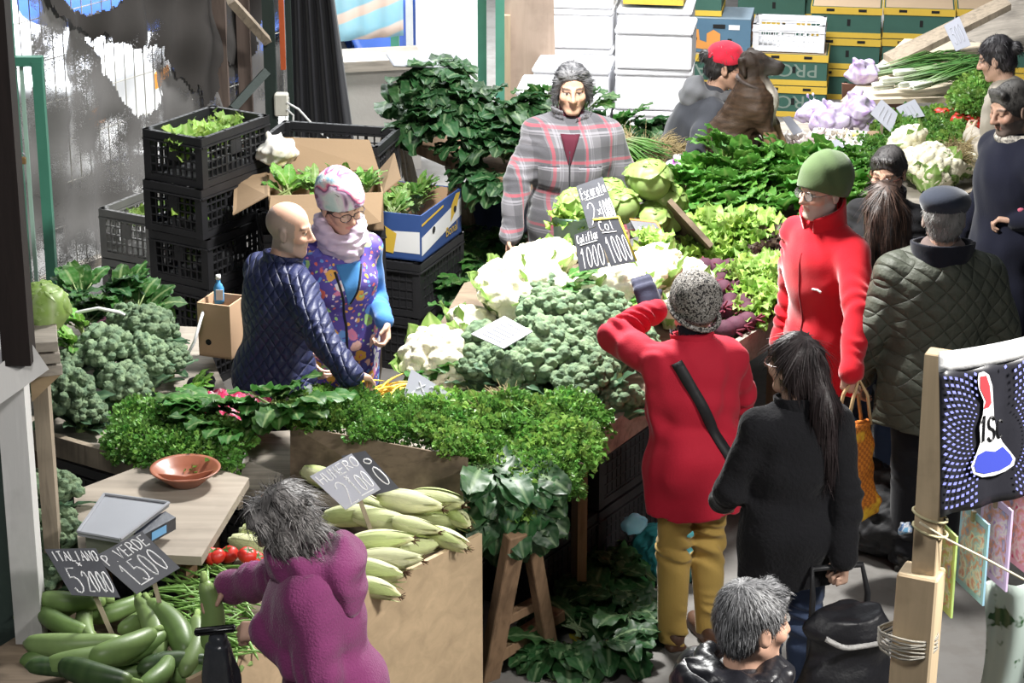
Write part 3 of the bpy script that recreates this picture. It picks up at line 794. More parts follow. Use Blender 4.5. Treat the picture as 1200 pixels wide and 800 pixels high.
def frilly_lettuce(v, col=(.22, .42, .05), vein=(.5, .62, .25), name='frilly_lettuce'):
    r = np.random.RandomState(400+v); m = MB()
    for i in range(26):
        a = i*2.4; el = .15+1.25*(i/26)**.8; d = (math.cos(a)*math.cos(el), math.sin(a)*math.cos(el), math.sin(el))
        leaf(m, np.array([math.cos(a), math.sin(a), 0])*.015, d, (0, 0, 1), r.uniform(.10, .15), r.uniform(.07, .1), r.uniform(.3, 1.2), .42, lmix(greens(r, col, .25), vein, .35*(i/26)), vein, 9, 7, 0, v*50+i, .6, .1, .2, 19)
    o = m.build(name, LEAFM, None, True); return tag(o, 'x', 'lettuce')
def red_lettuce(v): return frilly_lettuce(60+v, (.055, .02, .03), (.12, .1, .05), 'red_lettuce')
# --- leafy bunches
def chard_bunch(v, col=(.035, .13, .022), vein=(.35, .45, .2), n=13, Ls=(.16, .24), W=(.09, .14), stalk=(.08, .14), name='leaf_bunch', spread=.9, rise=.35, curl=(.4, 1.3), tied=True):
    r = np.random.RandomState(500+v); o = thing(name, 'x', 'leafy greens'); m = MB(); st = MB()
    for i in range(n):
        a = (i/(n-1)-.5)*2*spread+r.uniform(-.1, .1); e = rise+r.uniform(-.2, .45)
        d = np.array([math.sin(a)*math.cos(e), math.cos(a)*math.cos(e), math.sin(e)]); b = np.array([r.uniform(-.02, .02), 0, .015+r.uniform(0, .03)]); sl = r.uniform(*stalk)
        st.col = vein; st.tube([b-d*.05, b, b+d*sl*.6, b+d*sl], [.006, .0065, .0055, .004], 6)
        leaf(m, b+d*sl*.9, d, (0, 0, 1), r.uniform(*Ls), r.uniform(*W), r.uniform(*curl), r.uniform(.1, .22), greens(r, col, .4), vein, 11, 9, 0, v*40+i, .5, .08, .1, 17, blunt=.85)
    st.build('stalks', LEAFM, o, True); m.build('leaves', LEAFM, o, True)
    return o
def spinach_bunch(v): return chard_bunch(v+20, (.11, .31, .05), (.3, .45, .12), 15, (.09, .14), (.08, .115), (.05, .1), 'spinach_bunch', 1.2, .5, (.2, 1.0))
def dark_bunch(v): return chard_bunch(v+40, (.022, .085, .024), (.3, .42, .22), 14, (.2, .3), (.12, .17), (.06, .1), 'chard_bunch', 1.0, .2, (.7, 1.7))
def bright_bunch(v): return chard_bunch(v+60, (.12, .3, .04), (.4, .5, .2), 16, (.1, .16), (.05, .08), (.04, .08), 'celery_leaf_bunch', 1.3, .6, (.2, 1.2))
def arugula(v): return chard_bunch(v+70, (.14, .30, .06), (.4, .5, .25), 22, (.07, .12), (.03, .05), (.04, .07), 'rocket_bunch', 1.5, .7, (.2, 1.0))
def parsley_bunch(v, col=(.11, .265, .05), size=.12, n=200, name='parsley_bunch', leafw=.022):
    r = np.random.RandomState(600+v); o = thing(name, 'x', 'herbs'); m = MB(); st = MB(); st.col = (.16, .32, .07)
    for i in range(n):
        a = r.uniform(0, 2*PI); e = math.acos(r.uniform(0, 1)); k = size*r.uniform(.8, 1.08)
        tip = np.array([math.cos(a)*math.sin(e)*1.15, math.sin(a)*math.sin(e)*1.15, math.cos(e)*.85])*k
        if i % 4 == 0: st.tube([(tip[0]*.1, tip[1]*.1, -.03), tip*np.array([.6, .6, .65]), tip], [.0016, .0014, .0008], 4, False)
        c = greens(r, col, .45)
        for j in range(6):
            b = tip+r.normal(size=3)*.012; d = nrm(tip/k+r.normal(size=3)*.7); F = frame(d, r.normal(size=3)); w = leafw*r.uniform(.6, 1.2); s, u, f = F[:,0]*w*.55, F[:,1]*w*.25, F[:,2]*w
            m.col = c; m.add([b, b+f*.5-s+u, b+f*.45, b+f*1.05, b+f*.5+s+u, b+f*.85-s*.55+u, b+f*.85+s*.55+u], [(0, 2, 5, 1), (0, 4, 6, 2), (2, 3, 5), (2, 6, 3)])
    st.build('stems', LEAFM, o, True); m.build('leaves', LEAFM, o, False); return o
def coriander(v): return parsley_bunch(v+20, (.17, .34, .07), .11, 190, 'coriander_bunch', .026)
# --- single vegetables
def courgette(v):
    r = np.random.RandomState(700+v); o = thing('courgette', 'x', 'courgette'); m = MB(); Ln = .21+.03*(v % 3); bend = r.uniform(-.03, .03); R0 = r.uniform(.028, .034)
    col = [(.17, .26, .085), (.14, .23, .07), (.2, .29, .105), (.035, .075, .025), (.03, .065, .02)][v % 5]
    pts, rs, cs = [], [], []
    for i in range(17):
        t = i/16; pts.append((bend*math.sin(PI*t), (t-.5)*Ln, 0)); k = max(0, 1-((t-.58)/.58)**2)**.5 if t < .58 else max(0, 1-((t-.58)/.425)**4)**.5
        rs.append(max(.002, R0*(.45*(1-t)+k*(.62+.38*min(1, t*1.6)))*(1 if t < .97 else .8))); cs.append(lmix(col, (.3, .42, .14), .35*(i < 2)+.1*r.uniform()))
    rs[0] = .014; m.tube(pts, rs, 14, True, cs); m.build('fruit', RIND, o, True)
    m = MB(); m.col = (.25, .36, .12); m.tube([(0, -.5*Ln+.004, 0), (0, -.5*Ln-.03, .004)], [.013, .009], 6); m.build('stem', MATTE, o, True); return o
def corn(v):
    r = np.random.RandomState(750+v); o = thing('corn_cob', 'x', 'corn'); m = MB(); Ln = .22; pts = []; rs = []; cs = []
    for i in range(19):
        t = i/18; pts.append((.008*math.sin(3*t+v), (t-.45)*Ln, 0)); rs.append(.004+.039*max(0, math.sin(PI*min(1, t*.93+.1))**.62)*(1-.3*t)); cs.append(lmix((.50, .56, .24), (.62, .62, .36), t))
    m.tube(pts, rs, 18, True, cs)
    for i in range(6):
        a = i*1.05+r.uniform(0, .4); k = .030; b = np.array([math.cos(a)*.018, -.42*Ln, math.sin(a)*.018])
        G = []; C = []
        w0 = r.uniform(.5, .8); c = lmix((.40, .50, .17), (.66, .66, .42), r.uniform(0, 1))
        for t in np.linspace(0, 1, 11):
            rr = .0065+.039*max(0, math.sin(PI*min(1, (t*.85)*.93+.1))**.62)*(1-.3*t*.85); row = []
            for u in np.linspace(-1, 1, 6):
                ang = a+u*w0*(1-t**3*.9); ex = .0015+.012*max(0, t-.8)
                row.append(((rr+ex)*math.cos(ang)+.008*math.sin(3*t*.85+v), (t*(.88+.12*(i % 2))-.45)*Ln, (rr+ex)*math.sin(ang))); C.append(c*(1-.12*(abs(u) > .7)))
            G.append(row)
        m.grid(G, C)
    m.build('husk', LEAFM_D, o, True)
    m = MB(); m.col = (.09, .045, .02)
    for i in range(14): m.tube([(r.uniform(-.006, .006), .5*Ln, r.uniform(-.006, .006)), (r.uniform(-.02, .02), .56*Ln+r.uniform(0, .02), r.uniform(-.018, .018))], [.002, .001], 4)
    m.build('silk', MATTE, o, True)
    m = MB(); m.col = (.45, .5, .28); m.tube([(0, -.44*Ln, 0), (0, -.52*Ln, 0)], [.013, .012], 8); m.build('stalk', MATTE, o, True); return o
LEAFM_D = attr_mat('husk', .6, .25, .18, .05, .5, 30, .003, .1, (12, 1.5, 12))
def bean(v, col=(.15, .30, .06), name='green_bean', cat='bean'):
    r = np.random.RandomState(800+v); m = MB(); b = r.uniform(-.03, .03); Ln = .15
    m.tube([(b*math.sin(PI*t), (t-.5)*Ln, .006*math.sin(PI*t)) for t in np.linspace(0, 1, 9)], [.0015, .004, .0052, .0054, .005, .0054, .005, .0038, .001], 6, True, [lmix(col, (.3, .42, .16), .5*abs(t-.5)) for t in np.linspace(0, 1, 9)], .7)
    return tag(m.build(name, RIND, None, True), 'x', cat)
def yellow_pod(v): 
    o = bean(20+v, (.85, .52, .03), 'yellow_pod', 'bean'); return o
def tomato(v, col=(.55, .025, .015)):
    o = thing('tomato', 'x', 'tomato'); m = MB(); m.col = col; R0 = .036
    G = [[np.array([math.sin(th)*math.cos(p)*(1+.05*math.cos(5*p)*math.sin(th)), math.sin(th)*math.sin(p)*(1+.05*math.cos(5*p)*math.sin(th)), math.cos(th)*.82-.22*math.exp(-(th/.35)**2)])*R0 for p in np.linspace(0, 2*PI, 21)[:-1]] for th in np.linspace(.02, PI-.02, 12)]
    m.grid(np.array(G)+np.array([0, 0, R0*.82]), None, True); m.build('fruit', RIND, o, True)
    m = MB()
    for i in range(5): a = i*1.256; leaf(m, (0, 0, .053), (math.cos(a), math.sin(a), .25), (0, 0, 1), .024, .008, .8, .1, (.06, .2, .03), (.1, .25, .05), 4, 3)
    m.build('calyx', LEAFM, o, True); return o
def beet(v):
    r = np.random.RandomState(850+v); o = thing('beetroot', 'x', 'beetroot'); m = MB(); k = r.uniform(.9, 1.15)
    m.lathe([(.0008, -.11), (.0025, -.08), (.007, -.055), (.022, -.04), (.036, -.015), (.038, .005), (.03, .028), (.014, .042), (.001, .044)], 16, cols=[(.10, .05, .06)]*3+[(.085, .03, .05)]*6)
    m.build('root', MATTE, o, True); m = MB()
    for i in range(4): m.col = (.16, .03, .05); a = i*1.6; m.tube([(0, 0, .04), (math.cos(a)*.02, math.sin(a)*.02, .075)], [.005, .004], 5)
    m.build('stalks', MATTE, o, True); return o
def garlic(v):
    r = np.random.RandomState(870+v); m = MB(); m.col = [(.72, .66, .60), (.66, .55, .55)][v % 2]
    G = [[np.array([math.cos(p)*(1+.06*math.cos(7*p)), math.sin(p)*(1+.06*math.cos(7*p)), 0])*rr+np.array([0, 0, z]) for p in np.linspace(0, 2*PI, 15)[:-1]] for rr, z in ((.004, -.002), (.02, .0), (.026, .012), (.022, .026), (.009, .036), (.004, .055))]
    m.grid(G, None, True); return tag(m.build('garlic_bulb', MATTE, None, True), 'x', 'garlic')
def onion_bundle(v):
    r = np.random.RandomState(900+v); o = thing('spring_onion_bundle', 'x', 'spring onion'); g = MB(); w = MB()
    for i in range(16):
        x = r.uniform(-.035, .035); z = .01+r.uniform(0, .03); sp = r.uniform(-.13, .13); 
        w.col = (.75, .78, .66); w.tube([(x*.8, -.03, z), (x*.8, 0, z), (x, .1, z)], [.004, .009, .006], 6)
        for q in range(2):
            c = greens(r, (.10, .24, .06), .35); e = r.uniform(.4, .56); s2 = sp+r.uniform(-.05, .05)
            g.tube([(x, .1, z), (x+s2*.3, .1+e*.35, z+.02), (x+s2*.65, .1+e*.7, z+.02+r.uniform(-.01, .02)), (x+s2+r.uniform(-.03, .03), .1+e, z+r.uniform(-.02, .01))], [.005, .006, .005, .0015], 5, True, [lmix((.55, .65, .4), c, .3), c, c, c], .6)
    w.build('bulbs', RIND, o, True); g.build('leaves', LEAFM, o, True); return o
def root_bundle(v):
    """green onions tied with their straw-coloured roots outward"""
    r = np.random.RandomState(930+v); o = thing('leek_bundle', 'x', 'leek'); g = MB(); w = MB()
    for i in range(26):
        x = r.uniform(-.06, .06); z = r.uniform(0, .06); g.tube([(x*.6, 0, z), (x, -.12, z+.015), (x*1.8, -.26, z+r.uniform(-.01, .03))], [.006, .006, .002], 5, True, [(.55, .62, .36), (.16, .33, .08), (.1, .26, .05)])
    for i in range(240):
        x = r.uniform(-.045, .045); z = r.uniform(0, .06); w.col = tuple(np.array((.40, .32, .17))*r.uniform(.6, 1.3)); d = np.array([r.normal()*.05, r.uniform(.04, .11), r.normal()*.035])
        w.tube([(x, 0, z), np.array([x, 0, z])+d*.55+np.array([0, 0, .012]), np.array([x, 0, z])+d], [.0016, .0014, .0008], 3, False)
    g.build('leaves', LEAFM, o, True); w.build('roots', MATTE, o, True); return o
# ---------------------------------------------------------------- shared helpers for stalls, signs and boxes
def ray(px, py):
    v = (py-400)/FPX; u = (px-600)/FPX
    return np.array([u, CP-v*SP, -(SP+v*CP)])
CAMP = np.array([0, 0, CAM_H])
def on_plane(px, py, c, n):
    d = ray(px, py); t = np.dot(np.asarray(c)-CAMP, n)/np.dot(d, n); return CAMP+d*t
def arc(cx, cy, rx, ry, a0, a1, n=9): return [(cx+rx*math.cos(rad(a0+(a1-a0)*i/(n-1))), cy+ry*math.sin(rad(a0+(a1-a0)*i/(n-1)))) for i in range(n)]
GL = {'0': [arc(.5,.5,.38,.5,90,450,15)], '1': [[(.2,.75),(.5,1),(.5,0)]], '2': [arc(.5,.72,.36,.28,170,-30)+[(.1,0),(.95,0)]], '5': [[(.9,1),(.25,1),(.2,.6)]+arc(.45,.33,.4,.33,110,-150)],
      'x': [[(.1,.1),(.8,.8)],[(.1,.8),(.8,.1)]], 'P': [[(.1,0),(.1,1)]+arc(.3,.75,.5,.25,90,-90)+[(.1,.5)]], 'V': [[(.05,1),(.5,0),(.95,1)]], 'E': [[(.9,1),(.1,1),(.1,0),(.9,0)],[(.1,.52),(.75,.52)]],
      'R': [[(.1,0),(.1,1)]+arc(.3,.75,.5,.25,90,-90)+[(.1,.5)],[(.35,.5),(.9,0)]], 'D': [[(.1,0),(.1,1)]+arc(.2,.5,.7,.5,90,-90)+[(.1,0)]], 'I': [[(.5,0),(.5,1)]], 'T': [[(.05,1),(.95,1)],[(.5,1),(.5,0)]],
      'A': [[(.05,0),(.5,1),(.95,0)],[(.22,.4),(.78,.4)]], 'L': [[(.15,1),(.15,0),(.9,0)]], 'N': [[(.1,0),(.1,1),(.9,0),(.9,1)]], 'O': [arc(.5,.5,.42,.5,90,450,15)], 'H': [[(.1,0),(.1,1)],[(.9,0),(.9,1)],[(.1,.5),(.9,.5)]],
      'U': [[(.1,1),(.1,.3)]+arc(.5,.3,.4,.3,180,360)+[(.9,1)]], 'M': [[(.05,0),(.15,1),(.5,.3),(.85,1),(.95,0)]], 'S': [arc(.5,.75,.36,.25,30,270)+arc(.5,.25,.38,.25,90,-150)], 'C': [arc(.55,.5,.45,.5,50,310,12)], 'F': [[(.9,1),(.1,1),(.1,0)],[(.1,.5),(.7,.5)]],
      'e': [[(.1,.35),(.85,.35)]+arc(.48,.33,.38,.33,0,310)], 's': [arc(.5,.5,.3,.18,30,270,7)+arc(.5,.17,.32,.17,90,-150,7)], 'c': [arc(.5,.33,.4,.33,50,310)], 'a': [arc(.45,.33,.36,.33,0,360,11),[(.85,.66),(.85,0)]], 'r': [[(.2,.66),(.2,0)],arc(.5,.4,.3,.26,180,60,5)],
      'o': [arc(.5,.33,.4,.33,90,450,11)], 'l': [[(.45,1),(.45,.08),(.65,0)]], 'i': [[(.5,.62),(.5,0)],[(.5,.8),(.5,.86)]], 'f': [arc(.65,.8,.3,.2,60,180,5)+[(.35,0)],[(.1,.6),(.75,.6)]], '.': [[(.4,0),(.5,.05)]], ' ': [], '_': [[(0,0),(1,.06)]]}
CHALK = simple('chalk', (.82, .82, .84), .95, .08, 60, .3, 200, .001)
SLATE = simple('slate board', (.058, .061, .075), .45, .5, 9, .2, 60, .002, 0, .45)
WHITEB = simple('pale price card', (.47, .48, .55), .35, .06, 9, .1, 60, .001, 0, .5)
STICKM = wood('stick wood', (.42, .35, .26), .6, 'z')
def sign(name, label, px, h, n, lines, mat=None, ink=None, edge=None, thick=.006, stick=None, tr=.0028, cat='price sign', wob_=0):
    """px: four pixel corners TL,TR,BR,BL of the face; centre h metres up; n: face normal.  lines: (text,u0,v0,u1,v1) in the unit square, v down"""
    c = P(sum(p[0] for p in px)/4, sum(p[1] for p in px)/4, h); n = nrm(n); q = [on_plane(x, y, c, n) for x, y in px]
    o = thing(name, label, cat, c); c = np.asarray(c)
    Q = np.array(q)-c; m = MB(); m.add(np.vstack([Q, Q-n*thick]), [(0, 3, 2, 1), (4, 5, 6, 7)]+[(k, (k+1) % 4, 4+(k+1) % 4, 4+k) for k in range(4)])
    m.build('board', mat or SLATE, o, False, None, False)
    uv = lambda u, v: (Q[0]*(1-u)*(1-v)+Q[1]*u*(1-v)+Q[2]*u*v+Q[3]*(1-u)*v)+n*.0002
    w = MB(); r = random.Random(len(label))
    for txt, u0, v0, u1, v1 in lines:
        k = len(txt); cw = (u1-u0)/k
        for i, ch in enumerate(txt):
            for pl in GL.get(ch, []):
                pts = [uv(u0+cw*(i+.08+.84*x)+r.uniform(-.006, .006), v1+(v0-v1)*y+r.uniform(-.006, .006)) for x, y in pl]; w.tube(pts, tr, 4)
    if w.n: w.build('writing', ink or CHALK, o, False, None, False)
    if edge is not None:
        e = MB(); e.tube([uv(a, b) for a, b in ((0, .02), (.0, 0), (1, 0), (1, .02), (1, 1))], .005, 6); e.build('edging', edge, o, True, None, False)
    if stick is not None:
        s_ = MB(); a = (Q[2]+Q[3])/2*.7-n*thick; d = np.asarray(stick, float)
        s_.bar(a, a+d, .016, .006, n); s_.build('stick', STICKM, o, False, None, False)
    return o
def text_mesh(txt, size=1.0, ext=.0):
    cu = bpy.data.curves.new('t', 'FONT'); cu.body = txt; cu.size = size; cu.extrude = ext; cu.align_x = 'CENTER'; cu.align_y = 'CENTER'; cu.resolution_u = 3
    o = bpy.data.objects.new('t', cu); COL.objects.link(o); dg = bpy.context.evaluated_depsgraph_get(); me = o.evaluated_get(dg).to_mesh()
    V = np.array([v.co[:] for v in me.vertices]); F = [tuple(p.vertices) for p in me.polygons]
    o.evaluated_get(dg).to_mesh_clear(); bpy.data.objects.remove(o); bpy.data.curves.remove(cu); return V, F
# ---------------------------------------------------------------- ground and tables
WOODG = wood('grey weathered boards', (.36, .32, .27), .55, 'x', .8, .5)
WOODY = wood('grey weathered timber', (.34, .28, .21), .5, 'z', .8, .4)
WOODB = wood('brown timber', (.27, .17, .10), .5, 'z', .8, .5)
PLY = wood('pale plywood', (.60, .44, .27), .72, 'x', .7, .15, .45)
PLYD = wood('dirty brown board', (.20, .15, .105), .55, 'x', .75, .8)
def floor_mat():
    m, nt, b = newmat('concrete'); v = coord(nt); a = noise_n(nt, v, .9, 5); c = noise_n(nt, v, 9, 5)
    col = mix_n(nt, a, (.10, .095, .09), (.24, .23, .215)); col = mix_n(nt, math_n(nt, 'MULTIPLY', ramp_n(nt, c, [(.45, (0,0,0)), (.6, (1,1,1))]), .5), col, (.12, .11, .10))
    L(nt, col, b.inputs['Base Color']); b.inputs['Roughness'].default_value = .8; bump_n(nt, b, c, .4, .01); return m
FLOORM = floor_mat()
m = MB(); m.slab([(-9, 3, 0), (9, 3, 0), (9, 24, 0), (-9, 24, 0)], .1); f = m.build('floor', FLOORM, None, False, None, False); tag(f, 'grey worn concrete market floor', 'floor', None, 'structure')
def table(name, label, poly, thick, legs, mat=None, legmat=None, z0=0.0, lw=.07, rails=True, cat='table'):
    poly = [np.asarray(p, float) for p in poly]; c = np.mean(poly, 0); o = thing(name, label, cat, (c[0], c[1], 0)); off = np.array([c[0], c[1], 0])
    m = MB(); m.slab(np.array(poly)-off, thick); m.build('tabletop', mat or WOODG, o, False, None, False)
    for a in legs:
        a = np.asarray(a, float)-off if len(a) == 3 else a; l = MB(); l.bar((a[0], a[1], a[2]-thick), (a[0], a[1], z0), lw, lw*.6, (1, .4, 0)); l.build('leg', legmat or WOODB, o, False, None, False)
    return o
Z = .75
def z3(p, z=Z): return (p[0], p[1], z)
# left table with broccoli, parsley and chard
table('vegetable_table', 'low wooden stall table under the broccoli and parsley at left', [z3(p) for p in ((-2.25, 9.36), (-1.453, 8.823), (-1.1, 8.6), (-1.1, 9.2), (-1.3, 9.9), (-1.45, 10.5), (-2.35, 10.6))], .045, [z3(p) for p in ((-2.1, 9.4), (-1.2, 8.8), (-1.5, 10.3), (-2.25, 10.4))])
m = MB(); m.bar((-2.25, 9.345, .735), (-1.06, 8.555, .735), .03, .09, (0, 0, 1)); tag(m.build('edge_board', WOODY, None, False, None, False, (-1.65, 8.95, .735)), 'brown edge plank along the front of the broccoli table', 'plank')
# main table
MAIN = [(-1.08, 8.62), (-.2, 8.46), (.03, 8.36), (.33, 9.06), (.56, 9.46), (1.01, 10.15), (1.30, 10.6), (1.86, 12.05), (1.9, 12.85), (.95, 12.7), (.52, 11.45), (.02, 11.1), (-.25, 10.45), (-.46, 9.9), (-.5, 9.28), (-1.08, 9.2)]
table('vegetable_stall', 'long wooden stall table under the cauliflowers, broccoli and greens', [z3(p) for p in MAIN], .05, [z3(p) for p in ((.28, 9.1), (.95, 10.2), (1.25, 10.65), (1.78, 12.0), (1.8, 12.7), (1.0, 12.55), (.05, 10.95), (-.42, 9.75), (-.95, 9.1))])
m = MB()
for a, b in (((.33, 9.06), (.56, 9.46)), ((.56, 9.46), (1.01, 10.15)), ((1.01, 10.15), (1.30, 10.6)), ((1.30, 10.6), (1.86, 12.05))):
    m.bar((a[0]+.03, a[1]-.02, .77), (b[0]+.03, b[1]-.02, .77), .03, .13, (0, 0, 1))
tag(m.build('front_plank', WOODG, None, False, None, False, (.9, 10, .77)), 'grey plank edging the customer side of the main stall', 'plank')
# sloping display boards the heaps lie on
def ramp(label, quad, thick=.03, mat=None):
    q = np.array(quad, float); c = q.mean(0); m = MB(); m.slab(q-c, thick); o = m.build('display_board', mat or PLYD, None, False, tuple(c), False); return tag(o, label, 'board')
ramp('sloping display board beneath the broccoli and cauliflower heap', [(.30, 9.05, .79), (.98, 10.12, .81), (.5, 10.95, 1.06), (-.22, 10.4, 1.0), (-.45, 9.6, .84)])
ramp('sloping display board beneath the leafy greens on the right', [(1.06, 10.35, .80), (1.30, 10.7, .80), (1.84, 12.1, .82), (1.8, 12.8, .95), (.95, 12.65, 1.0), (.62, 11.1, .98)])
# trestle frame under the corner of the stall
o = thing('trestle', 'rough timber trestle frame under the corner of the main stall', 'trestle', (0, 8.6, 0))
def tb(name, a, b, w=.075, t=.05, up=(.6, -.8, 0)):
    a = np.asarray(a)-np.array([0, 8.6, 0]); b = np.asarray(b)-np.array([0, 8.6, 0]); m = MB(); m.bar(a, b, w, t, up, .004); m.build(name, WOODB, o, False, None, False)
tb('leg', P(604, 625, .70), P(572, 795, 0), .085); tb('leg', P(618, 610, .70), P(645, 765, 0)+np.array([0, 0, 0]), .06)
tb('brace', P(572, 772, .08), P(655, 718, .12), .07, .05, (0, 0, 1)); tb('rail', P(586, 728, .22), P(640, 700, .26), .05, .04, (0, 0, 1))
# corn and bean tray
BED = [(-.19, 8.16), (-.24, 8.40), (-.86, 8.70), (-1.02, 8.3), (-1.13, 7.78), (-1.62, 7.80), (-1.95, 7.2), (-1.13, 7.06)]
table('produce_tray', 'wooden display tray holding courgettes, beans and corn', [z3(p, .64) for p in BED], .04, [z3(p, .64) for p in ((-.25, 8.25), (-1.08, 7.2), (-1.8, 7.3), (-1.3, 7.9))], PLYD, cat='tray')
a, b = P(435, 690, .75), P(565, 625, .75); d = nrm(b-a); a0 = b-d*1.5
def board_thing(name, label, quad, thick, nrmal, mat, cat='board'):
    q = np.array(quad); c = q.mean(0); n = nrm(nrmal)*thick; m = MB(); k = len(q)
    m.add(np.vstack([q-c, q-c+n]), [tuple(range(k)), tuple(range(k, 2*k))[::-1]]+[(i, k+i, k+(i+1) % k, (i+1) % k) for i in range(k)])
    return tag(m.build(name, mat, None, False, tuple(c), False), label, cat)
nfront = (d[1], -d[0], 0)
board_thing('plywood_sheet', 'pale plywood sheet closing the front of the corn tray', [a0, b, b+np.array([.0, .02, -.72]), a0+np.array([0, .02, -.72])], .018, (-nfront[0], -nfront[1], 0), wood('pale plywood front', (.62, .46, .29), .72, 'x', .7, .12, .4))
bq = [P(340, 498, .95), P(546, 536, .95), P(546, 620, .72), P(340, 575, .70)]
board_thing('back_board', 'dark brown board standing behind the corn', bq, .02, np.cross(bq[1]-bq[0], bq[3]-bq[0])*1, PLYD)
# scale table
SCQ = [P(86, 575, .85), P(198, 533, .85), P(292, 560, .85), P(236, 652, .85), P(92, 645, .85)]
table('scale_table', 'pale worn wooden counter with the scale and clay bowl', SCQ, .035, [SCQ[0]+np.array([.1, 0, 0]), SCQ[3]+np.array([-.06, .1, 0]), SCQ[4]+np.array([.06, .06, 0]), SCQ[1]+np.array([.05, -.1, 0])], wood('pale counter', (.36, .31, .255), .7, 'x', .7, .25, .6))
# far right stall
z85 = lambda px, py, h=.85: P(px, py, h)
FR = [P(872, 205, .85), P(1010, 238, .85), P(1135, 262, .85), P(1190, 165, .85), P(1010, 122, .85), P(893, 148, .85)]
table('far_stall', 'wooden stall at back right under garlic, parsley and cauliflowers', FR, .05, [FR[0]+np.array([.1, .1, 0]), FR[2]+np.array([-.1, .1, 0]), FR[3]+np.array([-.1, -.1, 0]), FR[5]+np.array([.1, -.1, 0])], WOODG)
bq = [P(1075, 250, .86), P(1142, 262, .86), P(1142, 330, .35), P(1075, 318, .35)]
board_thing('crate_front', 'bare brown wooden crate side below the cauliflowers at right', bq, .03, (0, 1, 0), wood('crate pine', (.50, .33, .2), .7, 'x', .7, .1, .5))
bq = [P(1002, 240, .87), P(1142, 264, .87), P(1150, 215, .93), P(1140, 205, .93)]
m = MB(); m.bar(P(1060, 262, .88), P(1142, 232, .92), .03, .1, (0, 0, 1)); tag(m.build('edge_board', WOODY, None, False, None, False, tuple(P(1100, 250, .9))), 'slanting edge plank below the pale cauliflowers at right', 'plank')
# spring onion stand
SO = [P(985, 118, 1.0), P(1165, 112, 1.0), P(1185, 52, 1.02), P(1060, 45, 1.02)]
table('spring_onion_stand', 'pale board stand under the spring onions at back right', SO, .03, [SO[0]+np.array([.1, .1, 0]), SO[1]+np.array([-.1, .1, 0]), SO[2], SO[3]], wood('pale board', (.66, .56, .42), .8, 'x', .7, .1, .5))
bq = [P(987, 98, 1.0), P(1065, 104, 1.0), P(1065, 140, .72), P(987, 134, .72)]
def cardboard(name='brown cardboard', col=(.36, .22, .14)): return simple(name, col, .85, .12, 3, .2, 60, .003)
board_thing('cardboard_sheet', 'plain brown cardboard sheet hanging below the spring onions', bq, .02, (0, 1, 0), cardboard('red brown cardboard', (.26, .13, .09)))
# dark divider plank between lettuces and greens
bq = [P(782, 236, 1.2), P(832, 290, 1.0), P(826, 300, .86), P(778, 262, .98)]
board_thing('divider_plank', 'dark wooden divider plank right of the round lettuces', bq, .025, np.cross(bq[1]-bq[0], bq[3]-bq[0]), PLYD)
# chard table at the back
CT = [P(448, 152, .95), P(575, 205, .95), P(690, 255, .95), P(745, 222, .95), P(640, 150, .95), P(540, 110, .95)]
o = table('chard_table', 'timber trestle table heaped with dark chard behind the plaid shirt', CT, .06, [], WOODB)
off = np.array([np.mean(CT, 0)[0], np.mean(CT, 0)[1], 0])
for a, b in ((P(528, 190, .92), P(567, 318, .05)), (P(452, 158, .92), P(447, 225, .35)), (P(470, 165, .9), P(492, 250, .3)), (P(640, 150, .9), P(640, 235, 0))):
    m = MB(); m.bar(a-off, b-off, .075, .05, (1, -.3, 0)); m.build('leg', WOODY, o, False, None, False)
# ---------------------------------------------------------------- produce on the stalls
def jit(a): return rnd.uniform(-a, a)
def rxyz(tilt=.3, az=None): return rotm(jit(tilt), jit(tilt), rnd.uniform(0, 2*PI) if az is None else az)
def scat(poly, n, mind, seed=1):
    """pixel points spread over a pixel polygon"""
    r = random.Random(seed); xs = [p[0] for p in poly]; ys = [p[1] for p in poly]; out = []
    def inside(x, y):
        c = False; j = len(poly)-1
        for i in range(len(poly)):
            if (poly[i][1] > y) != (poly[j][1] > y) and x < (poly[j][0]-poly[i][0])*(y-poly[i][1])/(poly[j][1]-poly[i][1])+poly[i][0]: c = not c
            j = i
        return c
    t = 0
    while len(out) < n and t < n*60:
        t += 1; x, y = r.uniform(min(xs), max(xs)), r.uniform(min(ys), max(ys))
        if inside(x, y) and all((x-a)**2+((y-b)*1.3)**2 > mind*mind for a, b in out): out.append((x, y))
    return sorted(out, key=lambda p: p[1])
# broccoli on the main stall, each by its place in the heap
BR = [(648, 378, 1.07, 1.05), (700, 372, 1.06, .95), (675, 358, 1.1, .9), (622, 408, .99, 1.1), (668, 400, 1.02, 1.0), (712, 398, 1.0, .95), (636, 440, .93, 1.15), (680, 432, .95, 1.0), (722, 425, .93, .95), (612, 455, .88, .8),
      (668, 470, .87, 1.05), (708, 455, .9, 1.0), (735, 450, .87, .85), (570, 425, .92, 1.15), (560, 445, .88, .9), (595, 437, .92, .85), (690, 488, .83, .9), (725, 480, .83, .85), (735, 400, .96, .8), (640, 345, 1.1, .8)]
BRL = ['at the top left of the main heap', 'high in the heap near the red coat hand', 'topmost in the main heap', 'large, left shoulder of the main heap', 'in the middle of the main heap', 'right shoulder of the main heap', 'biggest, low on the left of the main heap', 'low in the middle of the main heap',
       'beside the red coat sleeve', 'small, at the bottom left of the main heap', 'bottom middle of the main heap, above the parsley', 'low right of the main heap', 'bottom right corner beside the red coat', 'dark, under the tilted white price card', 'lowest under the tilted white price card', 'small, right of the one under the white card',
       'at the front edge above the grey plank', 'at the front edge beside the red coat hem', 'small, touching the red coat elbow', 'half hidden behind the topmost heads']
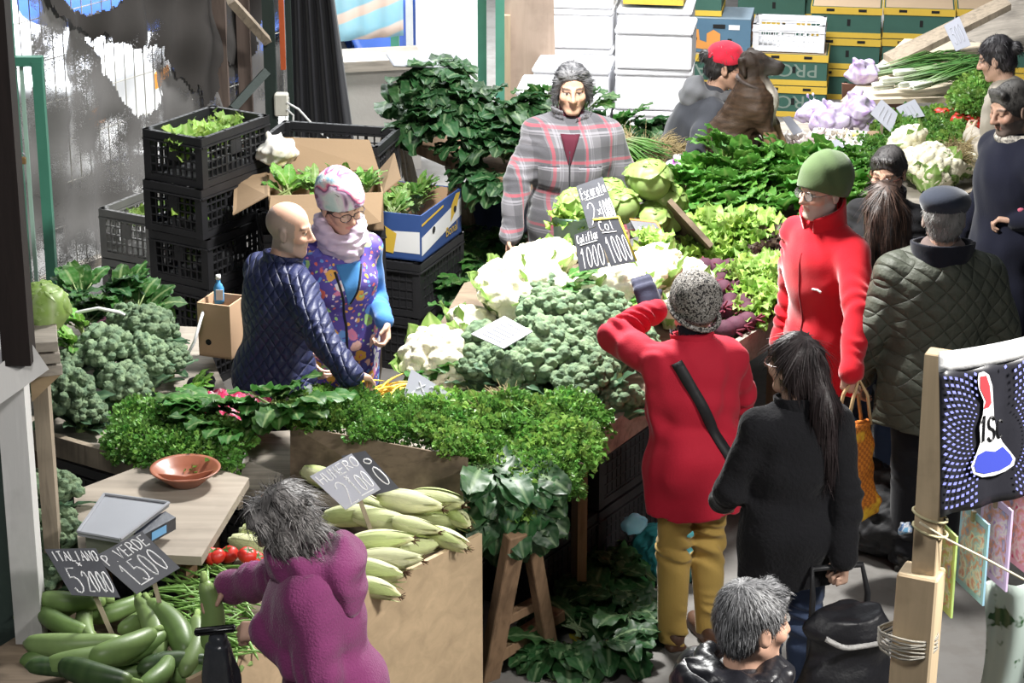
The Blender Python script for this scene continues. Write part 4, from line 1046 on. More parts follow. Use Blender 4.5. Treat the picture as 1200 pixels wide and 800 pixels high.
for i, ((x, y, h, s), l) in enumerate(zip(BR, BRL)):
    if i in (2, 9, 12, 16): continue
    s *= 1.14; h += jit(.025)
    q = P(x, y+14, h-.07); spawn(broccoli, i % 4, q, rotm(.35+jit(.3), jit(.35), rnd.uniform(0, 6)), s*1.0, 'broccoli head '+l, 'broccoli on the main stall')
BL = [(125, 420, .97, 1.0, 'pale green, at the middle of the left heap'), (172, 395, 1.0, .95, 'at the top right of the left heap'), (140, 458, .9, .9, 'low in front of the left heap'), (175, 445, .9, .85, 'low at the right of the left heap'), (200, 425, .9, .7, 'beside the black crates in the left heap'),
      (80, 470, .92, 1.05, 'at the left edge of the table, near the white post'), (95, 492, .86, .8, 'lowest at the table corner on the left'), (75, 440, .94, .85, 'just right of the white post top'), (150, 385, 1.0, .8, 'behind the left heap, under the beets'), (165, 420, .97, .8, 'second from the right in the left heap'), (190, 395, .96, .7, 'topmost beside the black crate stack')]
for i, (x, y, h, s, l) in enumerate(BL): spawn(broccoli, (i+1) % 4, P(x, y+10, h-.1), rotm(.3+jit(.3), jit(.3), rnd.uniform(0, 6)), s*1.08, 'broccoli head '+l, 'broccoli on the left table')
for i, (x, y, h, s, l) in enumerate([(62, 590, .95, .95, 'dark, beside the white post above the scale'), (66, 640, .84, 1.05, 'dark, between white post and the scale'), (60, 680, .76, .9, 'dark, lowest behind the slate price signs')]):
    spawn(broccoli, i % 4, P(x, y+10, h-.1), rotm(.3+jit(.3), jit(.3), rnd.uniform(0, 6)), s, 'broccoli head '+l, 'broccoli by the white post')
# cauliflowers
CA = [(648, 316, 1.13, .9, 'below the teal bucket'), (590, 352, 1.05, 1.15, 'large, left of the broccoli heap'), (625, 345, 1.08, .95, 'second from the left in the middle row'), (560, 365, .98, .95, 'leafy, near the black crates'), (690, 352, 1.07, .85, 'below the two grey price boards'), (728, 344, 1.08, .9, 'below the yellow-edged price board'),
      (776, 318, 1.09, .85, 'below the orange-edged price board'), (765, 335, 1.07, 1.0, 'beside the raised dark glove'), (740, 350, 1.05, .9, 'in front of the raised glove'), (800, 335, 1.02, .85, 'just left of the knitted hat'), (610, 375, 1.0, .95, 'above the tilted white price card'), (545, 395, .93, .9, 'left of the tilted white price card'), (515, 425, .93, 1.05, 'yellowish, nearest the black crates'),
      (525, 440, .88, .9, 'yellowish, behind the square white card'), (705, 345, 1.06, .85, 'bright, above the broccoli heap'), (785, 365, .97, .8, 'low, between glove and knitted hat'), (575, 385, .97, .8, 'half under the tilted white price card'), (625, 322, 1.13, .9, 'at the back left of the heap'), (755, 375, .99, .75, 'nearest the red coat sleeve')]
for i, (x, y, h, s, l) in enumerate(CA):
  if i not in (3, 10, 14, 16, 18): spawn(cauliflower, i % 3, P(x, y+12, h-.08), rotm(.35+jit(.25), jit(.3), rnd.uniform(0, 6)), s*1.3, 'white cauliflower '+l, 'cauliflowers on the main stall')
for i, (x, y, h, s, l) in enumerate([(1072, 170, 1.1, 1.0, 'topmost on the far right stall'), (1090, 190, 1.04, 1.0, 'in the middle on the far right stall'), (1072, 195, 1.02, .95, 'left one on the far right stall'), (1110, 205, .99, 1.0, 'whitest, at the edge of the far right stall'), (1125, 195, 1.0, .85, 'rightmost on the far right stall'), (1090, 215, .96, .9, 'lowest on the far right stall')]):
    spawn(cauliflower, i % 3, P(x, y+10, h-.1), rotm(.35+jit(.25), jit(.3), rnd.uniform(0, 6)), s, 'creamy cauliflower, '+l, 'cauliflowers on the far right stall')
# loose big leaves around the cauliflowers
for i, (x, y, h, l) in enumerate([(650, 350, 1.06, 'blue-green leaves among the cauliflowers'), (725, 372, 1.02, 'curly green leaves right of the broccoli top'), (590, 395, .95, 'leafy trimmings under the white price card'), (540, 420, .88, 'trimmed leaves left of the dark broccoli'), (505, 452, .84, 'grey-green leaves beside the yellow pods'), (575, 480, .84, 'trimmed stalks behind the corner parsley'), (770, 350, .98, 'pale leaves under the raised glove')]):
    spawn(bright_bunch if i in (1, 3) else chard_bunch, i % 2, P(x, y, h-.03), rotm(jit(.2), jit(.2), rnd.uniform(0, 6)), .75, l)
# round lettuces
LE = [(757, 222, 1.28, 1.12, 'big pale, topmost behind the price boards'), (778, 245, 1.16, 1.0, 'pale, beside the dark divider plank'), (735, 250, 1.17, 1.0, 'pale, in front of the biggest lettuce'), (765, 262, 1.1, .9, 'pale, above the orange-edged board'), (715, 235, 1.2, .9, 'white, right of the tall slate board'), (745, 215, 1.24, .9, 'half hidden behind the biggest lettuce'), (785, 262, 1.07, .8, 'low, at the foot of the dark divider plank')]
for i, (x, y, h, s, l) in enumerate(LE): spawn(lettuce, i % 3, P(x, y+12, h-.09), rotm(.3+jit(.2), jit(.3), rnd.uniform(0, 6)), s, 'round lettuce '+l, 'round lettuces behind the price boards')
o = thing('bucket', 'grey-green plastic bucket with lettuce before the plaid shirt', 'bucket', P(672, 300, 1.02)); m = MB(); m.lathe([(.001, 0), (.085, 0), (.10, .2), (.104, .2), (.104, .21), (.096, .21), (.082, .01), (.001, .008)], 24); m.build('pail', simple('bucket plastic', (.20, .33, .29), .45, .08), o, True, None, False)
m = MB(); m.box((.0, -.0975, .06), (.02, .004, .02)); m.build('hole', simple('dark hole', (.01, .01, .01), .9), o, False, None, False)
spawn(frilly_lettuce, 1, P(668, 262, 1.18), rotm(.2, 0, 1), 1.0, 'pale lettuce standing in the grey-green bucket'); spawn(lettuce, 1, P(672, 255, 1.19), rotm(.3, .2, 2), .8, 'round lettuce at the back of the grey-green bucket'); spawn(lettuce, 2, P(692, 268, 1.12), rotm(.3, .2, 2), .75, 'small round lettuce right of the grey-green bucket')
spawn(frilly_lettuce, 2, P(765, 290, 1.08), rotm(.2, 0, 1), .85, 'frilly lettuce under the orange-edged price board')
# frilly lettuces and greens right
FL = scat([(800, 285), (830, 262), (890, 262), (905, 290), (850, 312), (800, 305)], 9, 24, 3)
for i, (x, y) in enumerate(FL): spawn(frilly_lettuce, i % 3, P(x, y+5, 1.0-.16*(y-255)/60), rotm(.3, jit(.2), rnd.uniform(0, 6)), 1.0, 'pale frilly lettuce heaped behind the beetroots', 'frilly lettuces behind the beetroots')
FL = scat([(862, 315), (905, 305), (920, 318), (905, 362), (880, 372)], 7, 20, 5)
for i, (x, y) in enumerate(FL): spawn(frilly_lettuce, i % 3, P(x, y+4, .94-.08*(y-305)/60), rotm(.3, jit(.2), rnd.uniform(0, 6)), .95, 'bright frilly lettuce between the beetroots and the red fleece', 'frilly lettuces by the red fleece')
for i, (x, y) in enumerate([(905, 285), (918, 295), (900, 300)]): spawn(red_lettuce, 0, P(x, y+3, .93), rotm(.3, 0, i*2), .85, 'dark red lettuce beside the red fleece sleeve', 'red lettuces')
GS = scat([(795, 215), (850, 190), (1000, 195), (1012, 235), (985, 300), (915, 262), (830, 262), (798, 250)], 30, 23, 7)
for i, (x, y) in enumerate(GS):
    spawn(spinach_bunch, i % 3, P(x, y+4, 1.06-.2*(y-195)/90), rotm(.25+jit(.2), jit(.3), rnd.uniform(2.2, 4.2)), 1.2, 'bright spinach bunch on the slope behind the green beanie', 'spinach bunches on the right slope')
# beets
BE = scat([(815, 318), (850, 298), (868, 330), (880, 372), (850, 395), (838, 360)], 17, 13, 4)
for i, (x, y) in enumerate(BE): spawn(beet, i % 3, P(x, y, .97-.12*(y-300)/90), rotm(1.3+jit(.6), jit(.5), rnd.uniform(0, 6)), 1.15, 'dusty purple beetroot heaped right of the knitted hat', 'beetroots on the main stall')
for i, (x, y) in enumerate([(128, 379), (137, 385), (121, 384)]): spawn(beet, i, P(x, y, .92), rotm(1.3, .3*i, i), 1.0, 'purple beetroot lying at the top of the left table', 'beetroots on the left table')
# parsley, coriander, chard in front
PS = scat([(520, 480), (560, 468), (690, 478), (690, 510), (660, 560), (590, 575), (540, 535)], 17, 26, 9)
for i, (x, y) in enumerate(PS): spawn(coriander if i % 3 else parsley_bunch, i % 3, P(x, y+12, .92-.12*(y-470)/100), rotm(.3, jit(.3), rnd.uniform(0, 6)), .95, 'bright parsley bunch heaped on the corner of the main stall', 'parsley at the stall corner')
o = spawn(root_bundle, 0, P(590, 482, .93), rotm(0, 0, .4), .9, 'straw-coloured roots of a bundle lying above the corner parsley'); spawn(root_bundle, 1, P(565, 495, .91), rotm(0, .2, 1.2), .8, 'pale root bundle beside the square white price card')
PS = scat([(350, 470), (400, 462), (520, 478), (540, 520), (500, 515), (350, 488)], 11, 24, 12)
for i, (x, y) in enumerate(PS): spawn(parsley_bunch if i % 2 else coriander, i % 3, P(x, y+12, .93), rotm(.3, jit(.3), rnd.uniform(0, 6)), .75, 'dark parsley bunch in the row behind the corn board', 'parsley behind the corn board')
PS = scat([(140, 510), (190, 480), (250, 500), (265, 530), (220, 548), (150, 530)], 8, 28, 6)
for i, (x, y) in enumerate(PS): spawn(parsley_bunch, i % 3, P(x, y+8, .84), rotm(.2, jit(.2), rnd.uniform(0, 6)), .95, 'curly parsley bunch on the left table above the clay bowl', 'parsley on the left table')
for i, (x, y, h, a, l) in enumerate([(300, 500, .86, 2.6, 'at the left end of the corn board'), (275, 520, .84, 2.2, 'above the grey curly hair'), (325, 480, .92, 3.3, 'beside the navy jacket hem'), (262, 500, .86, 1.8, 'next to the pink plastic bag'), (340, 490, .93, 3.6, 'lying over the corn board corner')]):
    spawn(chard_bunch, i % 3, P(x, y, h), rotm(jit(.15), .1, a), .9, 'dark green chard bunch '+l, 'chard on the left table')
for i, (x, y, h, a, tx, l) in enumerate([(590, 560, .82, 3.4, -.5, 'drooping over the stall corner, upper left'), (620, 565, .80, 3.0, -.6, 'drooping over the stall corner, upper middle'), (572, 585, .74, 3.6, -.8, 'hanging beside the corn board'), (600, 595, .70, 3.2, -1.0, 'hanging lowest above the trestle leg'), (632, 580, .74, 2.7, -.8, 'hanging at the right of the stall corner'), (560, 560, .82, 3.9, -.4, 'tucked behind the corn board end'), (640, 560, .80, 2.4, -.6, 'hanging toward the yellow trousers')]):
    spawn(dark_bunch, i % 3, P(x, y-6, h+.05), rotm(0, 0, a) @ rotm(tx*.9, 0, 0), .8, 'glossy dark chard bunch '+l, 'chard hanging at the stall corner')
# chard heap at the back
BK = [(455, 95, 1.3), (480, 85, 1.36), (510, 80, 1.38), (545, 95, 1.33), (470, 120, 1.2), (500, 115, 1.25), (535, 120, 1.24), (565, 125, 1.2), (455, 140, 1.1), (485, 145, 1.12), (515, 150, 1.12), (545, 150, 1.12), (575, 150, 1.12), (600, 145, 1.15), (560, 175, 1.02), (590, 180, 1.03), (615, 165, 1.08), (440, 115, 1.15), (445, 145, 1.0), (625, 130, 1.2), (580, 205, .92), (600, 215, .9)]
for i, (x, y, h) in enumerate(BK): spawn(dark_bunch, i % 3, P(x+max(0, (500-x)*.35), y+8, h-.04), rotm(.2+jit(.3), jit(.4), 3.1+(x-530)*.008*-1+jit(.7)), .85, 'dark chard bunch heaped on the back trestle table', 'chard heaped on the back table')
for i, (x, y, h) in enumerate([(590, 125, 1.25), (640, 118, 1.2), (612, 135, 1.16), (690, 125, 1.1), (705, 145, 1.05), (725, 150, 1.0), (745, 152, 1.0), (700, 160, 1.0), (720, 168, .98)]): spawn(chard_bunch if i % 2 else dark_bunch, i % 3, P(x, y+8, h-.04), rotm(.2, jit(.4), rnd.uniform(1.5, 4.5)), .8, 'leafy green bunch behind the plaid shirt shoulders', 'greens behind the plaid shirt')
for i, (x, y, h, a) in enumerate([(735, 175, 1.08, .6), (760, 185, 1.04, -1.0), (725, 192, 1.02, -.6), (775, 178, 1.05, -1.3), (750, 200, .99, -1.8), (790, 185, 1.02, -1.5), (770, 205, .97, -2.3)]): spawn(root_bundle, i % 3, P(x, y, h), rotm(jit(.2), jit(.2), a), 1.0, 'leek bundle with straw roots right of the plaid shirt', 'leek bundles by the plaid shirt')
m = None
# left table loose greens behind the broccoli
for i, (x, y, h) in enumerate([(95, 350, .95), (120, 345, .98), (145, 350, .97), (100, 375, .9), (160, 365, .94), (75, 365, .93), (130, 365, .93)]): spawn(dark_bunch if i % 2 else chard_bunch, i % 3, P(x, y+8, h-.05), rotm(.2, jit(.3), rnd.uniform(0, 6)), .7, 'dark leafy bunch behind the broccoli by the green gate', 'greens by the green gate')
spawn(bright_bunch, 1, P(95, 392, .96), rotm(.2, 0, 2), .7, 'yellow-green leaf bunch under the white hoop'); spawn(bright_bunch, 0, P(85, 415, .95), rotm(.2, 0, 2), .7, 'pale stalk bunch between white post and broccoli'); spawn(bright_bunch, 1, P(222, 470, .86), rotm(.1, 0, 4.2), .7, 'pale celery stalks above the parsley on the left table')
spawn(lettuce, 0, P(45, 385, 1.62), rotm(.3, 0, 1), 1.0, 'savoy cabbage leaning on the white wooden frame at left')
# dark leaves on the ground under the stall
for i, (x, y) in enumerate(scat([(640, 610), (720, 620), (740, 760), (650, 770)], 12, 30, 8)): spawn(dark_bunch, i % 3, P(x, y, .03+.12*max(0, (680-y)/90)), rotm(0, 0, rnd.uniform(0, 6)), .8, 'trampled dark leaves on the ground under the stall', 'leaf waste under the stall')
for i, (x, y) in enumerate(scat([(540, 250), (590, 255), (600, 300), (545, 400), (525, 330)], 12, 24, 8)): spawn(chard_bunch if i % 2 else dark_bunch, i % 3, P(x, y, .35), rotm(0, 0, rnd.uniform(0, 6)), .8, 'cut leaf bunch piled low behind the cauliflowers', 'leaf pile behind the cauliflowers')
# loose leaves
for i, (x, y, a) in enumerate([(678, 752, .3), (655, 770, 1.2), (662, 778, 2.5), (640, 790, 4), (700, 738, 5), (575, 792, 2)]):
    m = MB(); leaf(m, (0, 0, 0), (0, 1, .05), (0, 0, 1), .1, .05, .3, .15, (.08, .16, .05) if i != 0 else (.5, .42, .04), (.3, .35, .15), seed=i); o = m.build('fallen_leaf', LEAFM, None, True); place(o, P(x, y, .012), rotm(0, 0, a)); tag(o, 'yellowed leaf fallen on the concrete' if i == 0 else 'green leaf fallen on the concrete by the trestle', 'leaf', None if i == 0 else 'fallen leaves')
# courgettes: px, py, height, azimuth (0 = lying away from us), kind, scale, label
ZU = [(84, 702, .78, 1.5, 0, 1.1, 'lying level under the left slate sign'), (75, 727, .74, 2.2, 1, 1.0, 'tilted at the left, against the white post'), (105, 730, .73, 2.9, 2, .9, 'pointing at us under the left slate sign'), (85, 752, .77, 1.6, 2, 1.25, 'level, second row at the left'), (98, 770, .79, 1.2, 0, 1.3, 'light green with stem, third row at the left'), (65, 786, .78, 1.75, 3, 1.0, 'dark and shiny, at the left edge'),
      (112, 788, .8, 1.95, 4, 1.15, 'dark and shiny, front row middle'), (142, 756, .81, .75, 0, 1.3, 'fat and light green, middle of the heap'), (172, 738, .78, .6, 2, 1.25, 'long, pointing up behind the fat one'), (160, 725, .74, .5, 0, 1.0, 'beneath the sign stick'), (196, 737, .79, .35, 1, 1.3, 'large, left of the one held in the hand'), (222, 757, .76, .95, 2, 1.1, 'with pale tip, under the plastic bag'), (158, 758, .78, .8, 1, 1.05, 'behind the fat one, at its right'), (205, 780, .74, 1.3, 3, 1.2, 'dark, below the plastic bag'),
      (180, 790, .76, .3, 1, 1.0, 'short, standing at the bottom middle'), (62, 765, .72, 1.0, 1, 1.0, 'deep in the heap at the left'), (150, 785, .7, 1.5, 1, 1.1, 'deep in the heap at the bottom'), (240, 785, .7, 1.2, 1, 1.1, 'under the dark plastic bag'), (55, 715, .70, 1.2, 1, 1.0, 'in the shade by the white post'), (135, 712, .71, .9, 1, 1.0, 'in the shade between the two signs'), (250, 765, .66, .8, 2, 1.0, 'at the right edge of the heap')]
for i, (x, y, h, a, k, s, l) in enumerate(ZU): spawn(courgette, k, P(x, y, h), rotm(jit(.08), 0, PI-a) if i not in (10, 8, 11) else rotm(-.25, 0, PI-a+.9), s, ('dark cucumber ' if k > 2 else 'green courgette ')+l, 'courgettes in the tray')
# beans
BN = scat([(190, 700), (215, 660), (240, 655), (305, 668), (295, 690), (300, 760), (270, 770), (235, 735), (200, 712)], 170, 3.2, 2)
for i, (x, y) in enumerate(BN): spawn(bean, i % 4, P(x, y, .72+rnd.uniform(0, .05)), rotm(jit(.3), jit(.5), rnd.gauss(1.25, .6)), rnd.uniform(.9, 1.2), 'thin green bean in the tray beside the red tomatoes', 'green beans in the tray')
for i, (x, y, h) in enumerate([(246, 658, .8), (257, 660, .8), (288, 658, .82), (297, 662, .8), (272, 656, .79)]): spawn(tomato, 0, P(x, y, h-.03), rotm(jit(.5), jit(.5), i), 1.0, 'red tomato between the beans and the corn', 'tomatoes in the tray')
# corn
CO = [(412, 606, .80, 1.25, 1.05, 'at the left, under the white price card'), (480, 588, .86, 1.2, 1.15, 'topmost below the white price card'), (512, 587, .82, .85, 1.2, 'leaning on the dark back board'), (535, 608, .78, .5, .9, 'at the right corner of the tray'), (445, 608, .81, 1.35, 1.0, 'second row left'), (487, 616, .82, 1.2, .85, 'round and pale, centre of the heap'), (447, 633, .81, 1.55, 1.0, 'yellowish, centre left of the heap'), (490, 640, .76, 2.0, .8, 'bright green, low in the centre'), (520, 632, .77, .9, .95, 'with pale stalk at the plywood edge'),
      (455, 655, .79, 1.35, 1.1, 'yellowish, nearest the plywood edge'), (440, 668, .77, 1.2, 1.0, 'lowest, beside the purple fleece'), (438, 690, .74, 1.2, .9, 'hidden behind the purple fleece'), (515, 610, .76, 1.1, 1.0, 'between the centre cob and the back board'), (425, 588, .78, 1.0, 1.0, 'behind the white price card stick'), (380, 560, .80, 1.0, 1.0, 'peeping out left of the white price card'), (300, 640, .72, 1.2, 1.0, 'in shade above the tomatoes'), (315, 625, .74, 1.4, 1.0, 'in shade beside the curly hair')]
for i, (x, y, h, a, s, l) in enumerate(CO): spawn(corn, i % 4, P(x, y, h), rotm(jit(.15), rnd.uniform(0, 6)*0, PI+a) @ rotm(0, rnd.uniform(0, 6), 0), s, 'corn cob in husk, '+l, 'corn cobs in the tray')
for i in range(22): spawn(yellow_pod, i % 4, P(450+rnd.gauss(0, 14), 462+rnd.gauss(0, 6), .92+rnd.uniform(0, .05)), rotm(jit(.3), jit(.3), -.9+jit(.3)), 1.2, 'bright yellow pod by the navy sleeve', 'yellow pods')
# garlic in foam boxes
STYRO = simple('white foam', (.80, .80, .82), .7, .03, 5, .3, 90, .002)
def foam_box(label, c, size, rz_, group=None, lidded=True):
    o = thing('foam_box', label, 'box', c, rz_, group); w, d, h = size; m = MB()
    if lidded: m.box((0, 0, h*.42), (w, d, h*.84), None, .012); m.build('body', STYRO, o, False, None, False); l = MB(); l.box((0, 0, h*.925), (w*1.02, d*1.02, h*.14), None, .012); l.build('lid', STYRO, o, False, None, False)
    else:
        t = .025; m.box((0, 0, t/2), (w, d, t))
        for sx in (-1, 1): m.box((sx*(w-t)/2, 0, h/2), (t, d, h)); m.box((0, sx*(d-t)/2, h/2), (w-2*t, t, h))
        m.build('body', STYRO, o, False, None, False)
    return o
g1 = P(930, 200, .86); o = foam_box('white foam box of garlic on the far stall', g1, (.34, .3, .17), -.25, None, False)
m = MB(); m.box((.02, -.155, .08), (.07, .004, .07)); m.build('label', cardboard('tan label', (.5, .36, .26)), o, False, None, False)
g2 = P(980, 190, .86); foam_box('white foam box of small bulbs behind the green beanie', g2, (.3, .3, .15), -.25, None, False)
for i in range(46):
    q = g1+rz(-.25) @ np.array([rnd.uniform(-.13, .13), rnd.uniform(-.11, .11), .12+rnd.uniform(0, .06)]); spawn(garlic, i % 2, q, rotm(jit(1), jit(1), 0), 1.0, 'garlic bulb heaped in the foam box beside the dog', 'garlic in the left foam box')
for i in range(30):
    q = g2+rz(-.25) @ np.array([rnd.uniform(-.12, .12), rnd.uniform(-.12, .12), .12+rnd.uniform(0, .04)]); spawn(garlic, 0, q, rotm(jit(1), jit(1), 0), .8, 'garlic bulb in the foam box behind the green beanie', 'garlic in the right foam box')
# far stall greens
for i, (x, y) in enumerate(scat([(1040, 150), (1075, 138), (1130, 150), (1125, 175), (1060, 165)], 9, 14, 5)): spawn(parsley_bunch if i % 2 else coriander, i % 3, P(x, y+5, .93), rotm(.2, 0, rnd.uniform(0, 6)), 1.0, 'parsley bunch on the far stall behind the cauliflowers', 'parsley on the far stall')
for i, (x, y) in enumerate(scat([(1005, 175), (1030, 165), (1045, 180), (1020, 205), (995, 215)], 7, 12, 5)): spawn(parsley_bunch, i % 3, P(x, y+5, .93), rotm(.2, 0, rnd.uniform(0, 6)), .8, 'dark herb bunch left of the glasses-wearing shopper', 'herbs on the far stall')
for i, (x, y) in enumerate([(1140, 115), (1152, 105), (1148, 125)]): spawn(coriander, i, P(x, y+5, 1.08), rotm(.2, 0, i), 1.05, 'light green herb bunch below the spring onions', 'herbs below the spring onions')
for i, (x, y) in enumerate(scat([(1090, 140), (1115, 136), (1155, 148), (1160, 158), (1120, 150)], 11, 7, 3)): spawn(tomato, 0, P(x, y, .98), rotm(jit(.5), jit(.5), i), 1.3, 'red tomato on the far right stall', 'tomatoes on the far stall')
for i, (x, y) in enumerate([(1118, 180), (1135, 178), (1125, 192)]): spawn(root_bundle, i, P(x, y, .98), rotm(.3, 0, 3+i), .9, 'straw-coloured root bundle right of the far cauliflowers', 'root bundles on the far stall')
for i, (x, y) in enumerate([(1030, 88), (1045, 80), (1060, 92), (1075, 84), (1050, 100), (1080, 97), (1100, 88), (1095, 100), (1065, 78), (1110, 95)]): spawn(onion_bundle, i % 3, P(x-22, y+6, 1.03+.02*(i % 4)), rotm(.05, jit(.1), -1.25+jit(.3)), 1.0, 'spring onion bundle fanned on the pale board stand', 'spring onions on the back stand')
# ---------------------------------------------------------------- the people
def at(px, py, h, dx=0, dy=0): q = P(px, py, h); return (q[0]+dx, q[1]+dy)
BLACKSHOE = simple('shoe leather', (.02, .018, .016), .5); BROWNSHOE = simple('brown shoe', (.10, .05, .03), .5)
DENIM = cloth('dark denim', (.045, .065, .12), .9); BLACKC = cloth('black trousers', (.012, .012, .015), .9); GREYC = cloth('grey trousers', (.08, .08, .085), .9)
def strip(p, pts, w, t, up, mat, name='strip', n=None):
    m = MB()
    for a, b in zip(pts[:-1], pts[1:]): m.bar(a, b, w, t, up)
    return m.build(name, mat, p.root, False, None, False)
# 1 bald man in navy quilted jacket, back to us, reaching over the table
p = Person('person with shaved head and grey moustache in a navy quilted jacket, reaching over the stall', at(322, 250, 1.62, -.03, .10), -50, 1.63, lean=7, head=(-48, 8, 0), bulk=1.2, skin=(.62, .38, .28), stub=((.30, .25, .23), .8), beard=((.35, .29, .27), .45), brow=(.16, .11, .09),
           R=dict(w=P(424, 462, 1.02), dir=(0, 1, -.35), curl=.6, palm=(0, 0, -1), pole=(.5, -.6, -.4)), L=dict(l=(-.2, .42, .98), curl=.5), twist=-6).body()
p.top('jacket', quilt('navy quilted cloth', (.022, .028, .085), .062, .5), drop=.16, puff=.012, amp=.004, collar=(.05, .082), flare=.02); p.trousers(BLACKC); p.shoes(BLACKSHOE)
# 2 woman in colourful hat
def multi(name, stops, scale, vor=False, rough=.85, bump=.3, dist=0, pre=None):
    m, nt, b = newmat(name); v = coord(nt)
    if vor:
        vn = N(nt, 'ShaderNodeTexVoronoi'); vn.inputs['Scale'].default_value = scale; nd = N(nt, 'ShaderNodeVectorMath', operation='ADD'); L(nt, v, nd.inputs[0])
        ns = N(nt, 'ShaderNodeTexNoise'); ns.inputs['Scale'].default_value = 30; L(nt, v, ns.inputs['Vector']); sc = N(nt, 'ShaderNodeVectorMath', operation='SCALE'); sc.inputs['Scale'].default_value = .03; L(nt, ns.outputs['Color'], sc.inputs[0]); L(nt, sc.outputs[0], nd.inputs[1]); L(nt, nd.outputs[0], vn.inputs['Vector'])
        sp = N(nt, 'ShaderNodeSeparateColor'); L(nt, vn.outputs['Color'], sp.inputs[0])
        c = ramp_n(nt, sp.outputs[0], stops, 'CONSTANT'); msk = ramp_n(nt, vn.outputs['Distance'], [(.0, (1,1,1)), (.40, (1,1,1)), (.46, (0,0,0))])
        vn2 = N(nt, 'ShaderNodeTexVoronoi'); vn2.inputs['Scale'].default_value = scale*2.7; L(nt, nd.outputs[0], vn2.inputs['Vector']); sp2 = N(nt, 'ShaderNodeSeparateColor'); L(nt, vn2.outputs['Color'], sp2.inputs[0])
        c2 = ramp_n(nt, sp2.outputs[1], stops, 'CONSTANT'); m2 = ramp_n(nt, vn2.outputs['Distance'], [(.0, (1,1,1)), (.28, (1,1,1)), (.34, (0,0,0))])
        base = mix_n(nt, m2, pre, c2); col = mix_n(nt, msk, base, mix_n(nt, ramp_n(nt, vn.outputs['Distance'], [(.16, (0,0,0)), (.2, (1,1,1))]), c2, c))
    else: col = ramp_n(nt, noise_n(nt, v, scale, 3, .5, dist), stops)
    L(nt, col, b.inputs['Base Color']); b.inputs['Roughness'].default_value = rough; bump_n(nt, b, noise_n(nt, v, 140, 2), bump, .003); return m
p = Person('person in a multicoloured knit hat, glasses, lilac scarf and a patterned vest', at(384, 208, 1.64, .02, .1), -160, 1.63, lean=6, head=(14, 16, 4), bulk=1.02, female=True, skin=(.70, .44, .34), eyes_down=True, lips=(.6, .2, .2), stance=.08,
           L=dict(w=P(451, 376, 1.0), dir=(.1, .5, -.9), curl=.9, palm=(.9, .2, -.2), pole=(-.15, -.6, -.7)), R=dict(l=(.22, .25, .95), curl=.5)).body()
p.top('pullover', cloth('blue knit', (.06, .20, .52), .9), drop=.10, collar=(.03, .085)); 
VEST = multi('patterned vest cloth', [(0, (.75, .15, .12)), (.16, (.85, .45, .08)), (.3, (.15, .35, .75)), (.45, (.9, .55, .5)), (.58, (.45, .75, .25)), (.68, (.8, .78, .85)), (.82, (.75, .25, .45)), (.92, (.12, .12, .5))], 15, True, .75, .2, 0, (.10, .07, .36))
p.top('vest', VEST, drop=.26, puff=.014, sleeves=False, flare=.03, folds=.005); VO = bpy.data.objects['vest']
p.patch('inner_jacket', VO, -.012, .33, .12, .2, 0, cloth('blue inner jacket', (.06, .22, .50), .9), off=.003, n=9, taper=.9); p.seam('zip', VO, [(.0, -.23), (0, -.05), (.0, .12), (.02, .26), (.055, .40)], cloth('zip tape', (.02, .02, .03)), .006); p.seam('zip', VO, [(-.015, .24), (-.05, .32), (-.075, .42)], cloth('zip tape left', (.02, .02, .03)), .006)
F = Field(p.nb-.17, p.nb+.17, .006); s = p.s
for k in range(3):
    r = .085+.012*(k % 2); c = p.nb+np.array([0, .012+.01*k, -.035+.042*k]); pts = [c+p.Rt @ np.array([r*math.cos(a), r*math.sin(a)*1.05, .018*math.sin(a*2+k)-.03*max(0, math.sin(a))]) for a in np.linspace(0, 2*PI, 21)]
    for a, b in zip(pts[:-1], pts[1:]): F.add(cap(a, b, .026), .012)
F.disp(lambda x, y, z: wob(x, y, z, 55, .004, (1, 1, 1.8))); field_mesh('scarf', F, cloth('lilac scarf', (.60, .50, .64), .95, .1, .3), p.root)
p.hair((.03, .018, .015), 'short', n=300, mess=.1); p.beanie(multi('rainbow knit', [(.28, (.25, .55, .55)), (.38, (.62, .70, .70)), (.44, (.60, .45, .62)), (.48, (.10, .07, .14)), (.51, (.62, .12, .28)), (.55, (.80, .45, .5)), (.60, (.60, .68, .68)), (.68, (.25, .45, .62)), (.78, (.70, .76, .74))], 7, False, .9, .5, 1.0), tall=.12, slouch=1, puff=.014, brim=False, z0=.035); p.glasses((.03, .02, .03), .023, .002); p.trousers(GREYC); p.shoes(BLACKSHOE)
